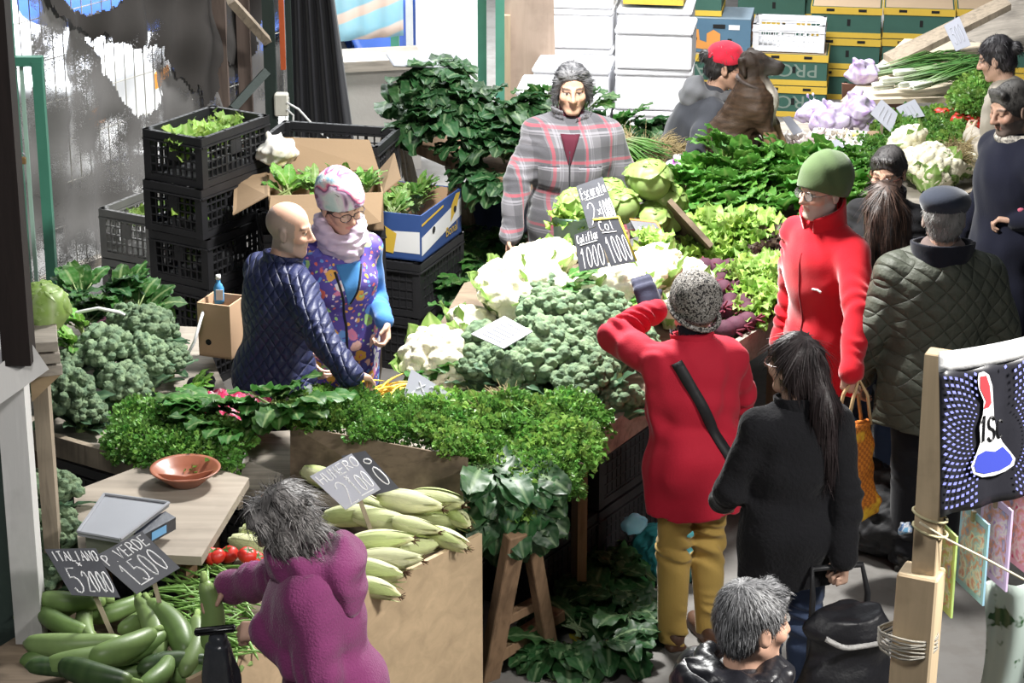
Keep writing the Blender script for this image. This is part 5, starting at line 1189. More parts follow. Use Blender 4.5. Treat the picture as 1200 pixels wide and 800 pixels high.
# 3 man in the plaid overshirt
def plaid():
    m, nt, b = newmat('grey red plaid'); t = N(nt, 'ShaderNodeTexCoord'); sx = N(nt, 'ShaderNodeSeparateXYZ'); L(nt, t.outputs['Object'], sx.inputs[0])
    u = math_n(nt, 'ADD', sx.outputs[0], math_n(nt, 'MULTIPLY', sx.outputs[1], .8)); w = sx.outputs[2]
    def band(x, per, off, wd): 
        f = math_n(nt, 'FRACT', math_n(nt, 'ADD', math_n(nt, 'DIVIDE', x, per), off)); return math_n(nt, 'LESS_THAN', math_n(nt, 'ABSOLUTE', math_n(nt, 'SUBTRACT', f, .5)), wd)
    c = (.155, .15, .165)
    for x in (u, w):
        c = mix_n(nt, math_n(nt, 'MULTIPLY', band(x, .17, .0, .17), .55), c, (.05, .05, .058)); c = mix_n(nt, math_n(nt, 'MULTIPLY', band(x, .17, .42, .03), .6), c, (.30, .29, .32)); c = mix_n(nt, math_n(nt, 'MULTIPLY', band(x, .17, .5, .02), .5), c, (.30, .29, .32))
    for x in (u, w): c = mix_n(nt, math_n(nt, 'MULTIPLY', band(x, .17, .26, .045), .5), c, (.45, .05, .08))
    L(nt, mix_n(nt, noise_n(nt, coord(nt), 60, 3), c, (.3, .29, .31), 'MIX') if False else c, b.inputs['Base Color']); b.inputs['Roughness'].default_value = .95; b.inputs['Sheen Weight'].default_value = .3; bump_n(nt, b, noise_n(nt, coord(nt), 130, 2), .4, .003); return m
PLAID = plaid()
p = Person('person with grey hair in a grey and red plaid overshirt, standing behind the price boards', at(678, 78, 1.71, -.03, .1), 176, 1.70, head=(6, 5, 0), bulk=1.22, skin=(.56, .34, .24), brow=(.05, .04, .035), lips=(.5, .26, .22),
           R=dict(w=P(598, 275, .86), dir=(0, .25, -1), curl=.45, palm=(-1, .3, 0), pole=(.8, -.3, 0)), L=dict(l=(-.3, .15, .9), curl=.5), lean=3).body()
p.top('overshirt', PLAID, drop=.27, puff=.012, amp=.005, collar=(.07, .088, 'collar', True, .6, .012, .022, .03), flare=.03, folds=.006); OS = bpy.data.objects['overshirt']; p.hair((.045, .045, .05), 'mop', (.20, .20, .21), n=2200, mess=.1)
F = Field(p.nb-.15, p.nb+.12, .006); F.add(cap(p.nb-np.array([0, -.0, .06]), p.nb+np.array([0, .012, .05]), .075, .066)); field_mesh('undershirt', F, cloth('wine shirt', (.08, .012, .025)), p.root)
p.patch('undershirt_front', OS, 0, .40, .10, .16, 0, cloth('wine knit', (.08, .012, .025)), taper=.95); p.seam('button_placket', OS, [(0, -.25), (0, 0), (0, .25), (0, .40)], cloth('dark seam', (.03, .03, .035)), .005)
for sx in (-1, 1):
    pk = p.patch('chest_pocket', OS, sx*.105, .25, .115, .13, 0, PLAID); p.seam('pocket_edge', OS, [(sx*.05, .315), (sx*.16, .312)], cloth('pocket seam', (.05, .05, .06)), .005)
p.trousers(GREYC); p.shoes(BLACKSHOE)
# 4 person in red cap leaning over the dog
p = Person('person in a red cap and grey hooded jacket, leaning over to hug the dog', at(822, 92, 1.42, -.17, .02), -82, 1.66, lean=30, head=(-8, 12, 0), bulk=1.1, skin=(.45, .27, .19), lips=(.4, .2, .17), eyes_down=True,
           R=dict(w=P(866, 188, 1.02), dir=(0, .8, -.5), curl=.4, pole=(.4, -.6, -.4)), L=dict(w=P(880, 120, 1.25)+np.array([0, .25, 0]), curl=.5)).body()
p.top('hooded_jacket', cloth('charcoal jersey', (.045, .048, .058), .9, .25), drop=.15, amp=.006, folds=.008, puff=.01)
F = Field(p.nb-.2, p.nb+.2, .007); 
pts = [p.nb+p.Rt @ np.array([.10*math.cos(a), .09*math.sin(a)-.02, -.02+.03*math.sin(a)]) for a in np.linspace(0, 2*PI, 17)]
for a, b in zip(pts[:-1], pts[1:]): F.add(cap(a, b, .03), .02)
F.add(ell(p.T(0, -.12, .47), (.12, .05, .1), p.Rt), .04); F.disp(lambda x, y, z: wob(x, y, z, 40, .005)); field_mesh('hood', F, cloth('grey hood', (.12, .122, .13), .95), p.root)
p.hair((.012, .01, .01), 'bun', n=500, seed=4)
F = Field((-.15, -.2, -.05), (.15, .2, .22), .005); F.add(ell((0, -.012, .05), (.092, .108, .088))); F.plane((0, .09, .05), (0, .3, -1)); F.add(ell((0, .12, .055), (.06, .07, .012), rotm(-.25, 0, 0)), .01); F.disp(lambda x, y, z: wob(x, y, z, 40, .002)); p.headpart('cap', F, cloth('red cap', (.55, .02, .045), .85))
p.glasses((.05, .04, .04), .02, .0012); p.trousers(BLACKC); p.shoes(BLACKSHOE)
# 5 the dog, sitting up with its front paws on the stall
dg = thing('dog', 'brown brindle dog with white chest sitting up, collar on, nose to the right', 'dog', tuple(P(855, 198, .97)), rad(-14))
def dogmesh():
    # local: x to the right (nose side), z up, origin at the haunches' foot
    F = Field((-.3, -.28, -.03), (.55, .28, .72), .0065); A = np.array
    F.add(ell((-.02, 0, .13), (.15, .13, .15))); F.add(cap((-.02, 0, .14), (.10, 0, .36), .125, .115), .06); F.add(ell((.13, 0, .36), (.11, .10, .13), rotm(0, .5, 0)), .05)
    F.add(cap((.11, 0, .42), (.10, 0, .56), .085, .066), .05); F.add(ell((.105, 0, .585), (.073, .062, .06), rotm(0, .2, 0)), .03)
    F.add(cap((.14, 0, .575), (.235, 0, .565), .046, .034), .025); F.add(cap((.15, 0, .545), (.225, 0, .542), .030, .022), .012); F.add(ell((.262, 0, .572), (.014, .016, .013)), .006)
    F.cut(cap((.20, -.05, .552), (.26, .05, .548), .0025), .003)
    for sy in (-1, 1):
        F.add(cap((.085, sy*.045, .63), (.055, sy*.075, .565), .022, .016, ((0, 1, 0), .5)), .012); F.add(cap((.055, sy*.072, .60), (.075, sy*.082, .53), .018, .010), .01)
        F.add(ell((.155, sy*.036, .60), (.010, .008, .008)), .002)
        F.add(ell((.02, sy*.11, .10), (.14, .062, .10), rotm(0, .2, 0)), .04); F.add(cap((.10, sy*.12, .11), (.02, sy*.125, .035), .05, .035), .03); F.add(cap((.0, sy*.125, .02), (.15, sy*.13, .018), .026, .026), .02)
        F.add(cap((.15, sy*.075, .34), (.22, sy*.075, .20), .052, .036), .04); F.add(cap((.22, sy*.075, .20), (.30, sy*.07, .055), .034, .025), .02); F.add(cap((.30, sy*.07, .05), (.35, sy*.07, .035), .026, .023), .012)
        for q in (-1, 0, 1): F.add(ell((.365, sy*.07+q*.015, .03), (.018, .010, .013)), .006)
    F.add(cap((-.13, 0, .03), (-.2, -.1, .02), .025, .012), .03)
    F.disp(lambda x, y, z: wob(x, y, z, 45, .0025)+wob(x, y, z, 150, .0012, o=6))
    def colf(V):
        x, y, z = V.T; n = wob(x, y, z, 80, .5, (1, 1, 2)); c0 = np.array((.046, .026, .015)); C = np.tile(c0, (len(V), 1))*(1+.45*n)[:, None]; C = np.clip(C, .008, 1)
        def mx(w, c):
            nonlocal C; w = np.clip(w, 0, 1)[:, None]; C = C*(1-w)+np.array(c)*w
        mx((z > .52)*.75, (.02, .013, .01)); mx((x > .17)*(z > .5)*.7, (.012, .009, .008)); mx(np.exp(-((x-.215)**2/.003+(z-.37)**2/.010))*(np.abs(y) < .055)*1.4, (.72, .66, .58))
        mx((x > .19)*(z < .24)*.85, (.30, .19, .10)); mx((x > .335)*(z < .06)*.6, (.5, .42, .33)); mx(((x-.155)**2+(z-.6)**2 < .00012)*(np.abs(y) > .035)*.9, (.01, .007, .005)); return C
    return F, colf
F, cf = dogmesh(); field_mesh('body', F, attr_mat('dog fur', .6, .3, .25, 0, .5, 160, .004, 0), dg, cf)
m = MB(); m.tube([(.108+.082*math.cos(a), .08*math.sin(a), .475-.03*math.cos(a)) for a in np.linspace(0, 2*PI, 25)], .011, 6); m.build('collar', cloth('studded collar', (.06, .045, .04), .5), dg, True, None, False)
m = MB(); m.lathe([(.001, -.002), (.014, -.002), (.014, .002), (.001, .002)], 12, (.195, -.02, .43), rotm(0, PI/2, 0)); m.build('tag', simple('tag metal', (.7, .7, .72), .3, 0, 5, 0), dg, True, None, False)
dg.scale = (1.02,)*3
m = MB(); m.box((0, 0, 0), (.5, .4, .24)); o = m.build('wooden_box', WOODB, None, False, None, False, tuple(P(862, 196, .97)-np.array([-.1, 0, .12]))); tag(o, 'dark wooden box the brown dog sits on', 'box')
# 6 man in red fleece with green beanie
p = Person('person in a green beanie, glasses and a bright red zip fleece, carrying an orange bag', at(975, 196, 1.71, .02, .06), 126, 1.72, lean=6, head=(-3, 2, 0), bulk=1.12, skin=(.66, .42, .32), beard=((.55, .5, .47), .6), stub=((.45, .42, .4), .5), brow=(.2, .15, .12),
           L=dict(w=P(997, 470, .86), dir=(.05, .05, -1), curl=1.2, palm=(.3, -1, 0), pole=(-.8, -.4, 0)), R=dict(l=(.25, .03, .83), curl=.5)).body()
RF = cloth('red fleece', (.62, .012, .025), .95, .1, .5, 170); p.top('fleece_jacket', RF, drop=.22, puff=.012, collar=(.105, .092, 'collar', True, -.25, .02, .012, .045), flare=.02, amp=.004, folds=.006); FO = bpy.data.objects['fleece_jacket']; p.seam('zip', FO, [(0, -.2), (0, 0), (0, .25), (0, .44)], cloth('dark red zip', (.25, .008, .015)), .004)
p.seam('logo', FO, [(-.075, .295), (-.10, .297), (-.118, .288)], simple('white stitching', (.8, .8, .8), .7, 0, 5, 0), .0055)
p.beanie(cloth('moss green knit', (.10, .15, .065), .95, .2, .4), tall=.118, puff=.012, slouch=1, brim=False, z0=.03); p.glasses((.06, .06, .06), .022, .0014); p.trousers(BLACKC); p.shoes(BLACKSHOE); HANDBAG = p.root.matrix_basis @ Vector((0, 0, 0))
red_hand = p.at+p.Rw @ p.wr['L']
# the orange woven bag he carries
o = thing('shopping_bag', 'orange woven shopping bag carried by the red fleece', 'bag', tuple(red_hand+np.array([.02, -.02, -.66])), rad(35))
F = Field((-.2, -.12, -.02), (.2, .12, .56), .007); F.add(cap((0, 0, .07), (0, 0, .40), .14, .10, ((0, 1, 0), .45))); F.add(rbox((0, 0, .04), (.11, .05, .02), .02), .03); F.plane((0, 0, .43), (0, 0, 1)); F.disp(lambda x, y, z: wob(x, y, z, 22, .007))
def weave():
    m, nt, b = newmat('orange weave'); v = coord(nt); w1 = N(nt, 'ShaderNodeTexChecker'); w1.inputs['Scale'].default_value = 70; L(nt, v, w1.inputs['Vector']); w1.inputs['Color1'].default_value = (.62, .20, .02, 1); w1.inputs['Color2'].default_value = (.38, .10, .012, 1)
    n = noise_n(nt, v, 9, 3); L(nt, mix_n(nt, ramp_n(nt, n, [(.55, (0,0,0)), (.65, (1,1,1))]), w1.outputs[0], (.75, .45, .03)), b.inputs['Base Color']); b.inputs['Roughness'].default_value = .5; return m
field_mesh('sack', F, weave(), o)
m = MB()
for sy in (-1, 1): m.tube([(-.07, sy*.03, .42), (-.04, sy*.03, .56), (0, sy*.015, .635), (.04, sy*.03, .56), (.07, sy*.03, .42)], .008, 6)
m.build('handles', simple('pale strap', (.55, .38, .2), .7), o, True, None, False)
# 7 woman in red coat
p = Person('person in a red coat and speckled knit hat, seen from behind, reaching to the cauliflowers', at(826, 348, 1.50, -.02, .03), 20, 1.54, lean=7, head=(10, -4, 0), bulk=1.2, female=True, skin=(.66, .42, .32), res=.007,
           L=dict(w=P(764, 364, 1.31), dir=(-.1, .55, .8), curl=.45, palm=(.3, .7, -.5), pole=(-1, -.25, -.15)), R=dict(l=(.24, .30, .92), curl=.6, pole=(.8, -.4, -.4)), stance=.09).body()
RC = cloth('red coat cloth', (.46, .014, .035), .8, .12, .15, 150); p.top('coat', RC, drop=.24, puff=.016, flare=.035, amp=.007, folds=.010, collar=(.05, .085, 'collar', False)); CO_ = bpy.data.objects['coat']
p.collar(cloth('dark collar lining', (.012, .013, .02)), .075, .082, 'hood_lining', True, 0, .012, .02, .02)
F = Field(p.wr['L']-.2, p.wr['L']+.22, .006); d = nrm(p.wr['L']-p.el['L']); dd, pn, th, _, _ = p.hand_geo('L'); w = p.wr['L']
F.add(cap(w-d*.02, w+dd*.04, .037, .034)); F.add(rbox(w+dd*.055, np.array([.026, .040, .006]), .021, np.stack([th, dd, pn], 1)), .02)
for i in range(4):
    a = w+dd*.09+th*(.03-.02*i); q = a+nrm(dd+pn*.5)*.045; F.add(cap(a, q, .0145, .014), .008); F.add(cap(q, q+nrm(dd*.6+pn)*.042, .014, .0125), .004)
F.add(cap(w+dd*.03+th*.03, w+dd*.07+th*.055+pn*.02, .014, .012), .01); field_mesh('glove', F, cloth('navy knit glove', (.04, .042, .075)), p.root)
p.beanie(multi('speckled knit', [(.38, (.012, .012, .014)), (.47, (.06, .055, .05)), (.53, (.45, .42, .38)), (.60, (.03, .028, .028)), (.68, (.6, .58, .55))], 130, False, .95, .8), tall=.115, puff=.012, z0=.01, slouch=1)
p.hair((.16, .09, .055), 'short', (.26, .18, .12), n=150, ln=.02)
T = p.T; strap = [T(-.10, -.06, .50), T(-.085, -.125, .44), T(-.03, -.172, .33), T(.04, -.19, .2), T(.11, -.185, .06), T(.17, -.14, -.08), T(.2, -.05, -.16)]
G = []
sp_ = [(-.125+.285*t, .47-.60*t) for t in np.linspace(0, 1, 22)]
for x_, z_ in sp_: G.append([p.surf(CO_, x_+.021, z_+.010, False, .008)[0], p.surf(CO_, x_, z_, False, .009)[0], p.surf(CO_, x_-.021, z_-.010, False, .008)[0]])
m = MB(); m.grid(G); o = m.build('strap', simple('black webbing', (.015, .015, .017), .6), p.root, True, None, False); mo = o.modifiers.new('thick', 'SOLIDIFY'); mo.thickness = .008
p.trousers(cloth('mustard corduroy', (.42, .28, .075), .85, .12), r=1.02, amp=.006); p.shoes(BROWNSHOE)
# 8 woman in black coat
p = Person('person with long dark ponytail in a fuzzy black coat, seen from behind', at(930, 402, 1.58, .02, .02), 14, 1.60, head=(34, 2, 0), bulk=1.05, female=True, skin=(.55, .35, .26),
           R=dict(w=P(990, 668, .74), dir=(0, .1, -1), curl=1.3, pole=(.8, -.5, 0)), L=dict(l=(-.2, .25, .95), curl=.6)).body()
p.top('coat', cloth('black boucle', (.009, .009, .011), 1, .4, .12, 60, .8, .006), drop=.22, puff=.02, flare=.03, amp=.004, collar=(.045, .08, 'collar', False)); p.hair((.014, .009, .010), 'tail', (.028, .019, .02), n=1500, ln=.08, mess=.06); p.glasses((.25, .1, .07), .02, .0016); p.trousers(DENIM, amp=.006); p.shoes(BLACKSHOE)
bh = p.at+p.Rw @ (p.wr['R'])
# the trolley she pulls
o = thing('shopping_trolley', 'black shopping trolley bag held by the black coat', 'trolley', (bh[0]-.0, bh[1]-.14, 0), rad(12)); hx, hy, hz = (o.rotation_euler.to_matrix().inverted() @ (Vector(bh)-o.location))
BLK = simple('black nylon', (.012, .012, .015), .45, .3, 12, .4, 30, .01)
F = Field((-.25, -.2, .05), (.25, .2, .75), .009); F.add(cap((0, -.03, .2), (0, -.02, .56), .20, .15, ((0, 1, 0), .65))); F.add(rbox((0, -.03, .14), (.15, .08, .04), .02), .05); F.plane((0, 0, .66), (0, -.2, 1)); F.disp(lambda x, y, z: wob(x, y, z, 18, .012)+wob(x, y, z, 40, .004, o=5)); field_mesh('bag', F, BLK, o)
m = MB(); m.tube([(-.11, .09, .05), (-.1, .09, .66), (-.09, hy, hz-.03), (.10, hy, hz-.03), (.11, .09, .66), (.11, .09, .05)], .012, 8); m.build('handle', simple('black tube', (.02, .02, .022), .35), o, True, None, False)
m = MB(); m.tube([(.12+.012*math.cos(a*3), -.155+.0*a, .60+.012*math.sin(a*2)) if 0 else (-.13+.26*a, -.150-.012*math.sin(a*9), .615-.05*math.sin(a*PI)) for a in np.linspace(0, 1, 17)], .010, 6); m.build('trim', cloth('grey fleece trim', (.45, .44, .43), 1, .2, .4, 50, .8, .01), o, True, None, False)
for sx in (-1, 1):
    m = MB(); m.lathe([(.001, -.015), (.06, -.015), (.075, -.012), (.075, .012), (.06, .015), (.001, .015)], 20, (sx*.16, .09, .075), rotm(0, PI/2, 0)); m.build('wheel', simple('wheel rubber', (.03, .03, .03), .7), o, True, None, False)
m = MB(); m.bar((-.16, .09, .075), (.16, .09, .075), .012, .012); m.build('axle', GLM((.4, .4, .42)), o, False, None, False)
# 9 woman in purple fleece
p = Person('person with curly grey hair in a plum fleece, stooping over the courgettes', (-.575, 6.84), 88, 1.54, lean=10, head=(-4, 34, 0), bulk=1.22, female=True, skin=(.50, .31, .23), res=.006, eyes_down=True, lips=(.45, .22, .2),
           R=dict(w=P(252, 694, .93), dir=(-.3, .8, -.25), curl=.75, palm=(-.5, .1, -.9), pole=(.6, -.2, -1)), L=dict(w=P(312, 738, 1.06), dir=(.05, .95, -.1), curl=1.2, palm=(.5, 0, -.9), pole=(-.6, -.9, -.35))).body()
PF = cloth('plum fleece', (.20, .04, .13), 1, .22, .25, 130, .8, .006); p.top('fleece_jacket', PF, drop=.28, puff=.02, flare=.02, amp=.004, folds=.006, arm=1.1)
F = Field(p.nb-.24, p.nb+.22, .007); pts = [p.nb+p.Rt @ np.array([.115*math.cos(a), .10*math.sin(a)-.01, -.015+.02*math.sin(a)]) for a in np.linspace(0, 2*PI, 17)]
for a, b in zip(pts[:-1], pts[1:]): F.add(cap(a, b, .042), .03)
F.add(ell(p.T(0, -.14, .44), (.15, .06, .13), p.Rt), .05); F.disp(lambda x, y, z: wob(x, y, z, 30, .008)); field_mesh('hood', F, PF, p.root)
p.hair((.045, .04, .038), 'wavy', (.25, .235, .23), n=2600, ln=.055, seed=9, mess=.35); p.glasses((.4, .38, .36), .02, .0012); p.trousers(DENIM); p.shoes(BLACKSHOE)
fl, fr = p.at+p.Rw @ p.wr['L'], p.at+p.Rw @ p.wr['R']
fdl = p.Rw @ p.hand_geo('L')[0]; fdr = p.Rw @ p.hand_geo('R')[0]
spawn(courgette, 0, fr+fdr*.085+np.array([-.0, -.035, -.055]), rotm(-1.35, 0, PI+.15) , 1.15, 'pale green courgette held upright in the plum fleece hand')
# dark plastic bag in her other hand and the green bag handle
def lumpbag(name, label, c, r, mat, seed=0, sq=.8):
    o = thing(name, label, 'bag', tuple(c)); F = Field((-r*1.7, -r*1.5, -.01), (r*1.7, r*1.5, r*2.2), .006); rr = np.random.RandomState(seed)
    F.add(ell((0, 0, r*.6), (r, r*.85, r*.7)))
    for _ in range(7): d = nrm(rr.normal(size=3)*np.array([1, .8, .5])); F.add(ell(np.array([0, 0, r*.65])+d*r*.62, r*rr.uniform(.35, .55)), r*.3)
    for _ in range(3): a = rr.uniform(0, 6); F.add(cap((0, 0, r*1.1), (math.cos(a)*r*.5, math.sin(a)*r*.3, r*rr.uniform(1.5, 1.75)), r*.22, r*.06), r*.2)
    F.plane((0, 0, .002), (0, 0, -1)); F.disp(lambda x, y, z: wob(x+seed, y, z, 45, .008)+wob(x, y+seed, z, 110, .003, o=6)); field_mesh('sack', F, mat, o); return o
def sackbag(name, label, top, drop, w, mat, seed=0, d=.5):
    o = thing(name, label, 'bag', tuple(np.asarray(top)-np.array([0, 0, drop]))); F = Field((-w*1.4, -w*1.2, -.02), (w*1.4, w*1.2, drop+.03), .007)
    F.add(cap((0, 0, w*.6), (0, 0, drop*.6), w*.85, w*.55, ((0, 1, 0), d))); F.add(cap((0, 0, drop*.6), (0, 0, drop), w*.4, .022), .08)
    F.disp(lambda x, y, z: wob(x+seed, y, z, 24, .010, (1, 1, .4))+wob(x, y+seed, z, 60, .005, (1, 1, .35), 6)); field_mesh('sack', F, mat, o); return o
BAGM = simple('thin dark plastic', (.035, .038, .045), .25, .4, 12, .5, 40, .006, 0, .6)
sackbag('plastic_bag', 'dark translucent plastic bag hanging from the plum fleece hand', fl+fdl*.15+np.array([0, 0, -.03]), .34, .11, BAGM, 1)
m = MB(); F = frame(fdl); q = fl+fdl*.13; m.bar(q-F[:,0]*.0+np.array([-.10, -.0, -.0]), q+np.array([.03, 0, .015]), .03, .022, (0, 0, 1), .006); o = m.build('purse', simple('black purse leather', (.015, .015, .017), .35), None, True, None, False, tuple(q)); tag(o, 'small black purse in the plum fleece hand', 'purse')
gq = p.T(-.25, .05, -.02); gw = p.at+p.Rw @ p.el['L']; sackbag('plastic_bag', 'green plastic bag hanging at the plum fleece elbow', gw+np.array([.03, -.06, -.02]), .42, .06, simple('green plastic', (.02, .28, .14), .3, .2, 15, .5, 50, .005), 2, .6)
# 10 grey-haired man close to us
p = Person('person with short grey hair in a shiny black padded jacket, nearest to the camera', at(868, 700, 1.66, -.02, .03), -58, 1.67, lean=6, head=(-8, 6, 0), bulk=1.15, skin=(.60, .36, .26), res=.0065, brow=(.2, .18, .16), R=dict(l=(.25, .15, .85)), L=dict(l=(-.25, .15, .85))).body()
PUFF = quilt('shiny black padding', (.012, .012, .016), .085, .38, .015, .5, .45, True); p.top('padded_jacket', PUFF, drop=.16, puff=.02, amp=.006, folds=.007)
F = Field(p.nb-.25, p.nb+.22, .007); pts = [p.nb+p.Rt @ np.array([.105*math.cos(a), .10*math.sin(a)-.015, .0+.02*math.sin(a)]) for a in np.linspace(0, 2*PI, 17)]
for a, b in zip(pts[:-1], pts[1:]): F.add(cap(a, b, .038), .03)
F.add(ell(p.T(0, -.13, .45), (.15, .06, .12), p.Rt), .05); F.disp(lambda x, y, z: wob(x, y, z, 34, .009)+wob(x, y, z, 80, .003, o=6)); field_mesh('hood', F, PUFF, p.root)
p.hair((.045, .045, .047), 'short', (.30, .30, .31), n=5200, ln=.022, seed=3, mess=.1); p.trousers(BLACKC); p.shoes(BLACKSHOE)
# 11 man with flat cap
p = Person('person in a dark flat cap and olive quilted jacket, seen from behind', at(1104, 230, 1.69, .02, .03), -4, 1.70, head=(0, 4, 0), bulk=1.30, skin=(.58, .35, .26), stub=((.35, .32, .3), .7), L=dict(l=(-.3, .1, .86)), R=dict(l=(.3, .1, .86))).body()
p.top('quilted_jacket', quilt('olive quilted cloth', (.075, .082, .062), .085, .6, .014), drop=.24, puff=.02, flare=.03, amp=.006); p.collar(cloth('navy jacket collar', (.012, .013, .022)), .075, .118, 'collar', True, 0, .024, .02, .05)
F = Field(p.nb-.18, p.nb+.15, .006); pts = [p.nb+p.Rt @ np.array([.064*math.cos(a), .066*math.sin(a)-.005, .03+.01*math.sin(a)]) for a in np.linspace(0, 2*PI, 17)]
for a, b in zip(pts[:-1], pts[1:]): F.add(cap(a, b, .026), .02)
field_mesh('scarf', F, cloth('taupe scarf', (.16, .12, .11), .95), p.root)
F = Field((-.18, -.2, -.0), (.18, .22, .2), .0055); F.add(ell((0, -.01, .075), (.105, .132, .062), rotm(-.12, 0, 0))); F.add(ell((0, -.012, .05), (.088, .106, .04)), .02); F.add(ell((0, .13, .06), (.07, .05, .012), rotm(-.35, 0, 0)), .015); F.plane((0, 0, .026), (0, .15, -1)); F.disp(lambda x, y, z: wob(x, y, z, 30, .002)); p.headpart('flat_cap', F, cloth('dark blue grey wool', (.035, .042, .062), .95, .2, .4))
p.hair((.16, .155, .15), 'short', (.33, .32, .31), n=1200, ln=.018); p.trousers(BLACKC); p.shoes(BLACKSHOE)
# 12 woman with long brown hair
p = Person('person with long brown hair and black jacket, seen between red fleece and flat cap', at(1040, 222, 1.52, .0, .05), 10, 1.53, head=(-6, 4, 0), bulk=1.0, female=True, skin=(.6, .38, .28)).body()
p.top('jacket', quilt('black padded cloth', (.018, .02, .026), .10, .45, .012, .6, .4, True), drop=.2, puff=.015, flare=.02); p.hair((.016, .011, .010), 'long', (.075, .042, .03), n=1500, ln=.08, seed=6, mess=.08); p.trousers(DENIM); p.shoes(BLACKSHOE)
# 13 shopper with glasses
p = Person('person with short dark hair and glasses, facing us behind the long brown hair', at(1046, 180, 1.56, .0, .05), 154, 1.58, head=(0, 14, 0), bulk=1.05, female=True, skin=(.58, .36, .26), eyes_down=True).body()
p.top('coat', cloth('black wool', (.012, .012, .014)), drop=.25, collar=(.06,)); p.hair((.018, .016, .016), 'short', (.07, .065, .065), n=900, ln=.035, seed=8); p.glasses((.06, .02, .015), .022, .002); p.trousers(BLACKC); p.shoes(BLACKSHOE)
# 14 bearded man at the right edge
p = Person('person with grey beard in a long navy coat at the right edge, looking down', at(1186, 102, 1.74, .03, .03), 108, 1.76, head=(10, 14, 0), bulk=1.16, skin=(.42, .26, .19), beard=((.10, .09, .085), .8), stub=((.10, .08, .07), .6), eyes_down=True,
           L=dict(w=P(1193, 258, 1.12), dir=(.6, .7, 0), curl=.8, palm=(.2, .3, -.8), pole=(-.8, -.4, -.6)), R=dict(l=(.3, .1, .88))).body()
p.top('coat', cloth('navy wool', (.008, .009, .02), .95, .2), drop=.5, puff=.012, flare=.05); p.hair((.02, .018, .017), 'short', (.08, .075, .07), n=700, ln=.02)
F = Field(p.nb-.15, p.nb+.12, .006); pts = [p.nb+p.Rt @ np.array([.078*math.cos(a), .078*math.sin(a), .0]) for a in np.linspace(0, 2*PI, 15)]
for a, b in zip(pts[:-1], pts[1:]): F.add(cap(a, b, .022), .02)
field_mesh('neckerchief', F, multi('checked neckerchief', [(.4, (.12, .11, .10)), (.6, (.5, .46, .4))], 60), p.root); p.trousers(BLACKC); p.shoes(BLACKSHOE)
# 15 dark-haired person in beige jacket
p = Person('person with dark hair tied back in a beige jacket, bending over the tomatoes', at(1196, 54, 1.62, .12, .08), 52, 1.66, lean=22, head=(14, 18, 0), bulk=1.1, female=True, skin=(.55, .35, .26), L=dict(w=P(1140, 158, 1.05), curl=.6, pole=(-.5, -.5, -.7)), R=dict(l=(.2, .35, 1.0))).body()
p.top('jacket', cloth('beige cloth', (.40, .36, .30), .9, .15), drop=.2, puff=.015, amp=.006, folds=.008); p.hair((.010, .009, .010), 'bun', (.04, .035, .04), n=800, seed=5); p.trousers(DENIM); p.shoes(BLACKSHOE)
# ---------------------------------------------------------------- crates and boxes
CRATEM = simple('black crate plastic', (.018, .018, .02), .45, .3, 10, .2, 60, .003, 0, .45); GREYCR = simple('grey crate plastic', (.30, .29, .28), .6, .2, 8)
def crate(label, c, size=(.56, .4, .28), rz_=0, mat=None, group=None, nx=14, ny=10, nz=6, solid=False, name='plastic_crate'):
    o = thing(name, label, 'crate', c, rz_, group); w, d, h = size; m = MB(); t = .014
    m.box((0, 0, .01), (w-.02, d-.02, .015))
    for sx in (-1, 1):
        for sy in (-1, 1): m.box((sx*(w/2-.02), sy*(d/2-.02), h/2), (.045, .045, h))
    m.build('base', mat or CRATEM, o, False, None, False)
    for k, (ax, s) in enumerate((('x', -1), ('x', 1), ('y', -1), ('y', 1))):
        m = MB(); ln = w if ax == 'x' else d; off = (d if ax == 'x' else w)/2-t/2; n = nx if ax == 'x' else ny
        def bx(u, z, lu, lz, tt=t):
            if ax == 'x': m.box((u, s*off, z), (lu, tt, lz))
            else: m.box((s*off, u, z), (tt, lu, lz))
        bx(0, h-.02, ln, .04, t*1.6); bx(0, .02, ln, .035, t*1.3); bx(0, h-.05, ln, .008, t*2.4)
        for j in range(1, nz): bx(0, h*j/nz, ln, .007)
        for i in range(1, n): bx(-ln/2+ln*i/n, h/2, .006 if i % 5 else .016, h)
        if solid: bx(0, h*.5, ln*.94, h*.86, t*.5)
        else: bx(0, h*.62, ln*.16, h*.3, t*.9)
        m.build('side', mat or CRATEM, o, False, None, False)
    return o
ca = rad(58); rv = np.array([math.cos(ca), math.sin(ca)]); lv = np.array([-rv[1], rv[0]]); c0 = np.array([-1.565, 11.66])+rv*.28+lv*.2
names = ['bottom black crate of the tall stack at left', 'second black crate from the bottom of the tall stack', 'middle black crate of the tall stack at left', 'second black crate from the top of the tall stack', 'topmost black crate of the tall stack, full of lettuce']
for i in range(5):
    q = c0+np.array([jit(.01), jit(.01)]); crate(names[i], (q[0], q[1], .0+.268*i), (.56, .38, .266), ca+jit(.02), None, 'tall stack of black crates')
    for k in range(3):
        qq = c0+rv*(-.18+.18*k); spawn(frilly_lettuce if i != 2 else arugula, (k+i) % 3, (qq[0], qq[1], .268*i+.10+(.06 if i == 4 else 0)), rotm(.1, .1, k), 1.05 if i == 4 else .85, 'light green lettuce piled in the topmost black crate' if i == 4 else 'leafy greens inside the %s crate of the tall black stack' % ['bottom', 'second', 'middle', 'fourth'][i], 'greens in crate %s' % 'abcde'[i])
c1 = P(152, 345, .02); 
for i, l in enumerate(('lower grey crate behind the tall black stack', 'upper grey crate behind the tall black stack')): crate(l, (-1.99, 12.72, .13+.285*i), (.5, .36, .28), rad(60), GREYCR, 'grey crates by the mesh')
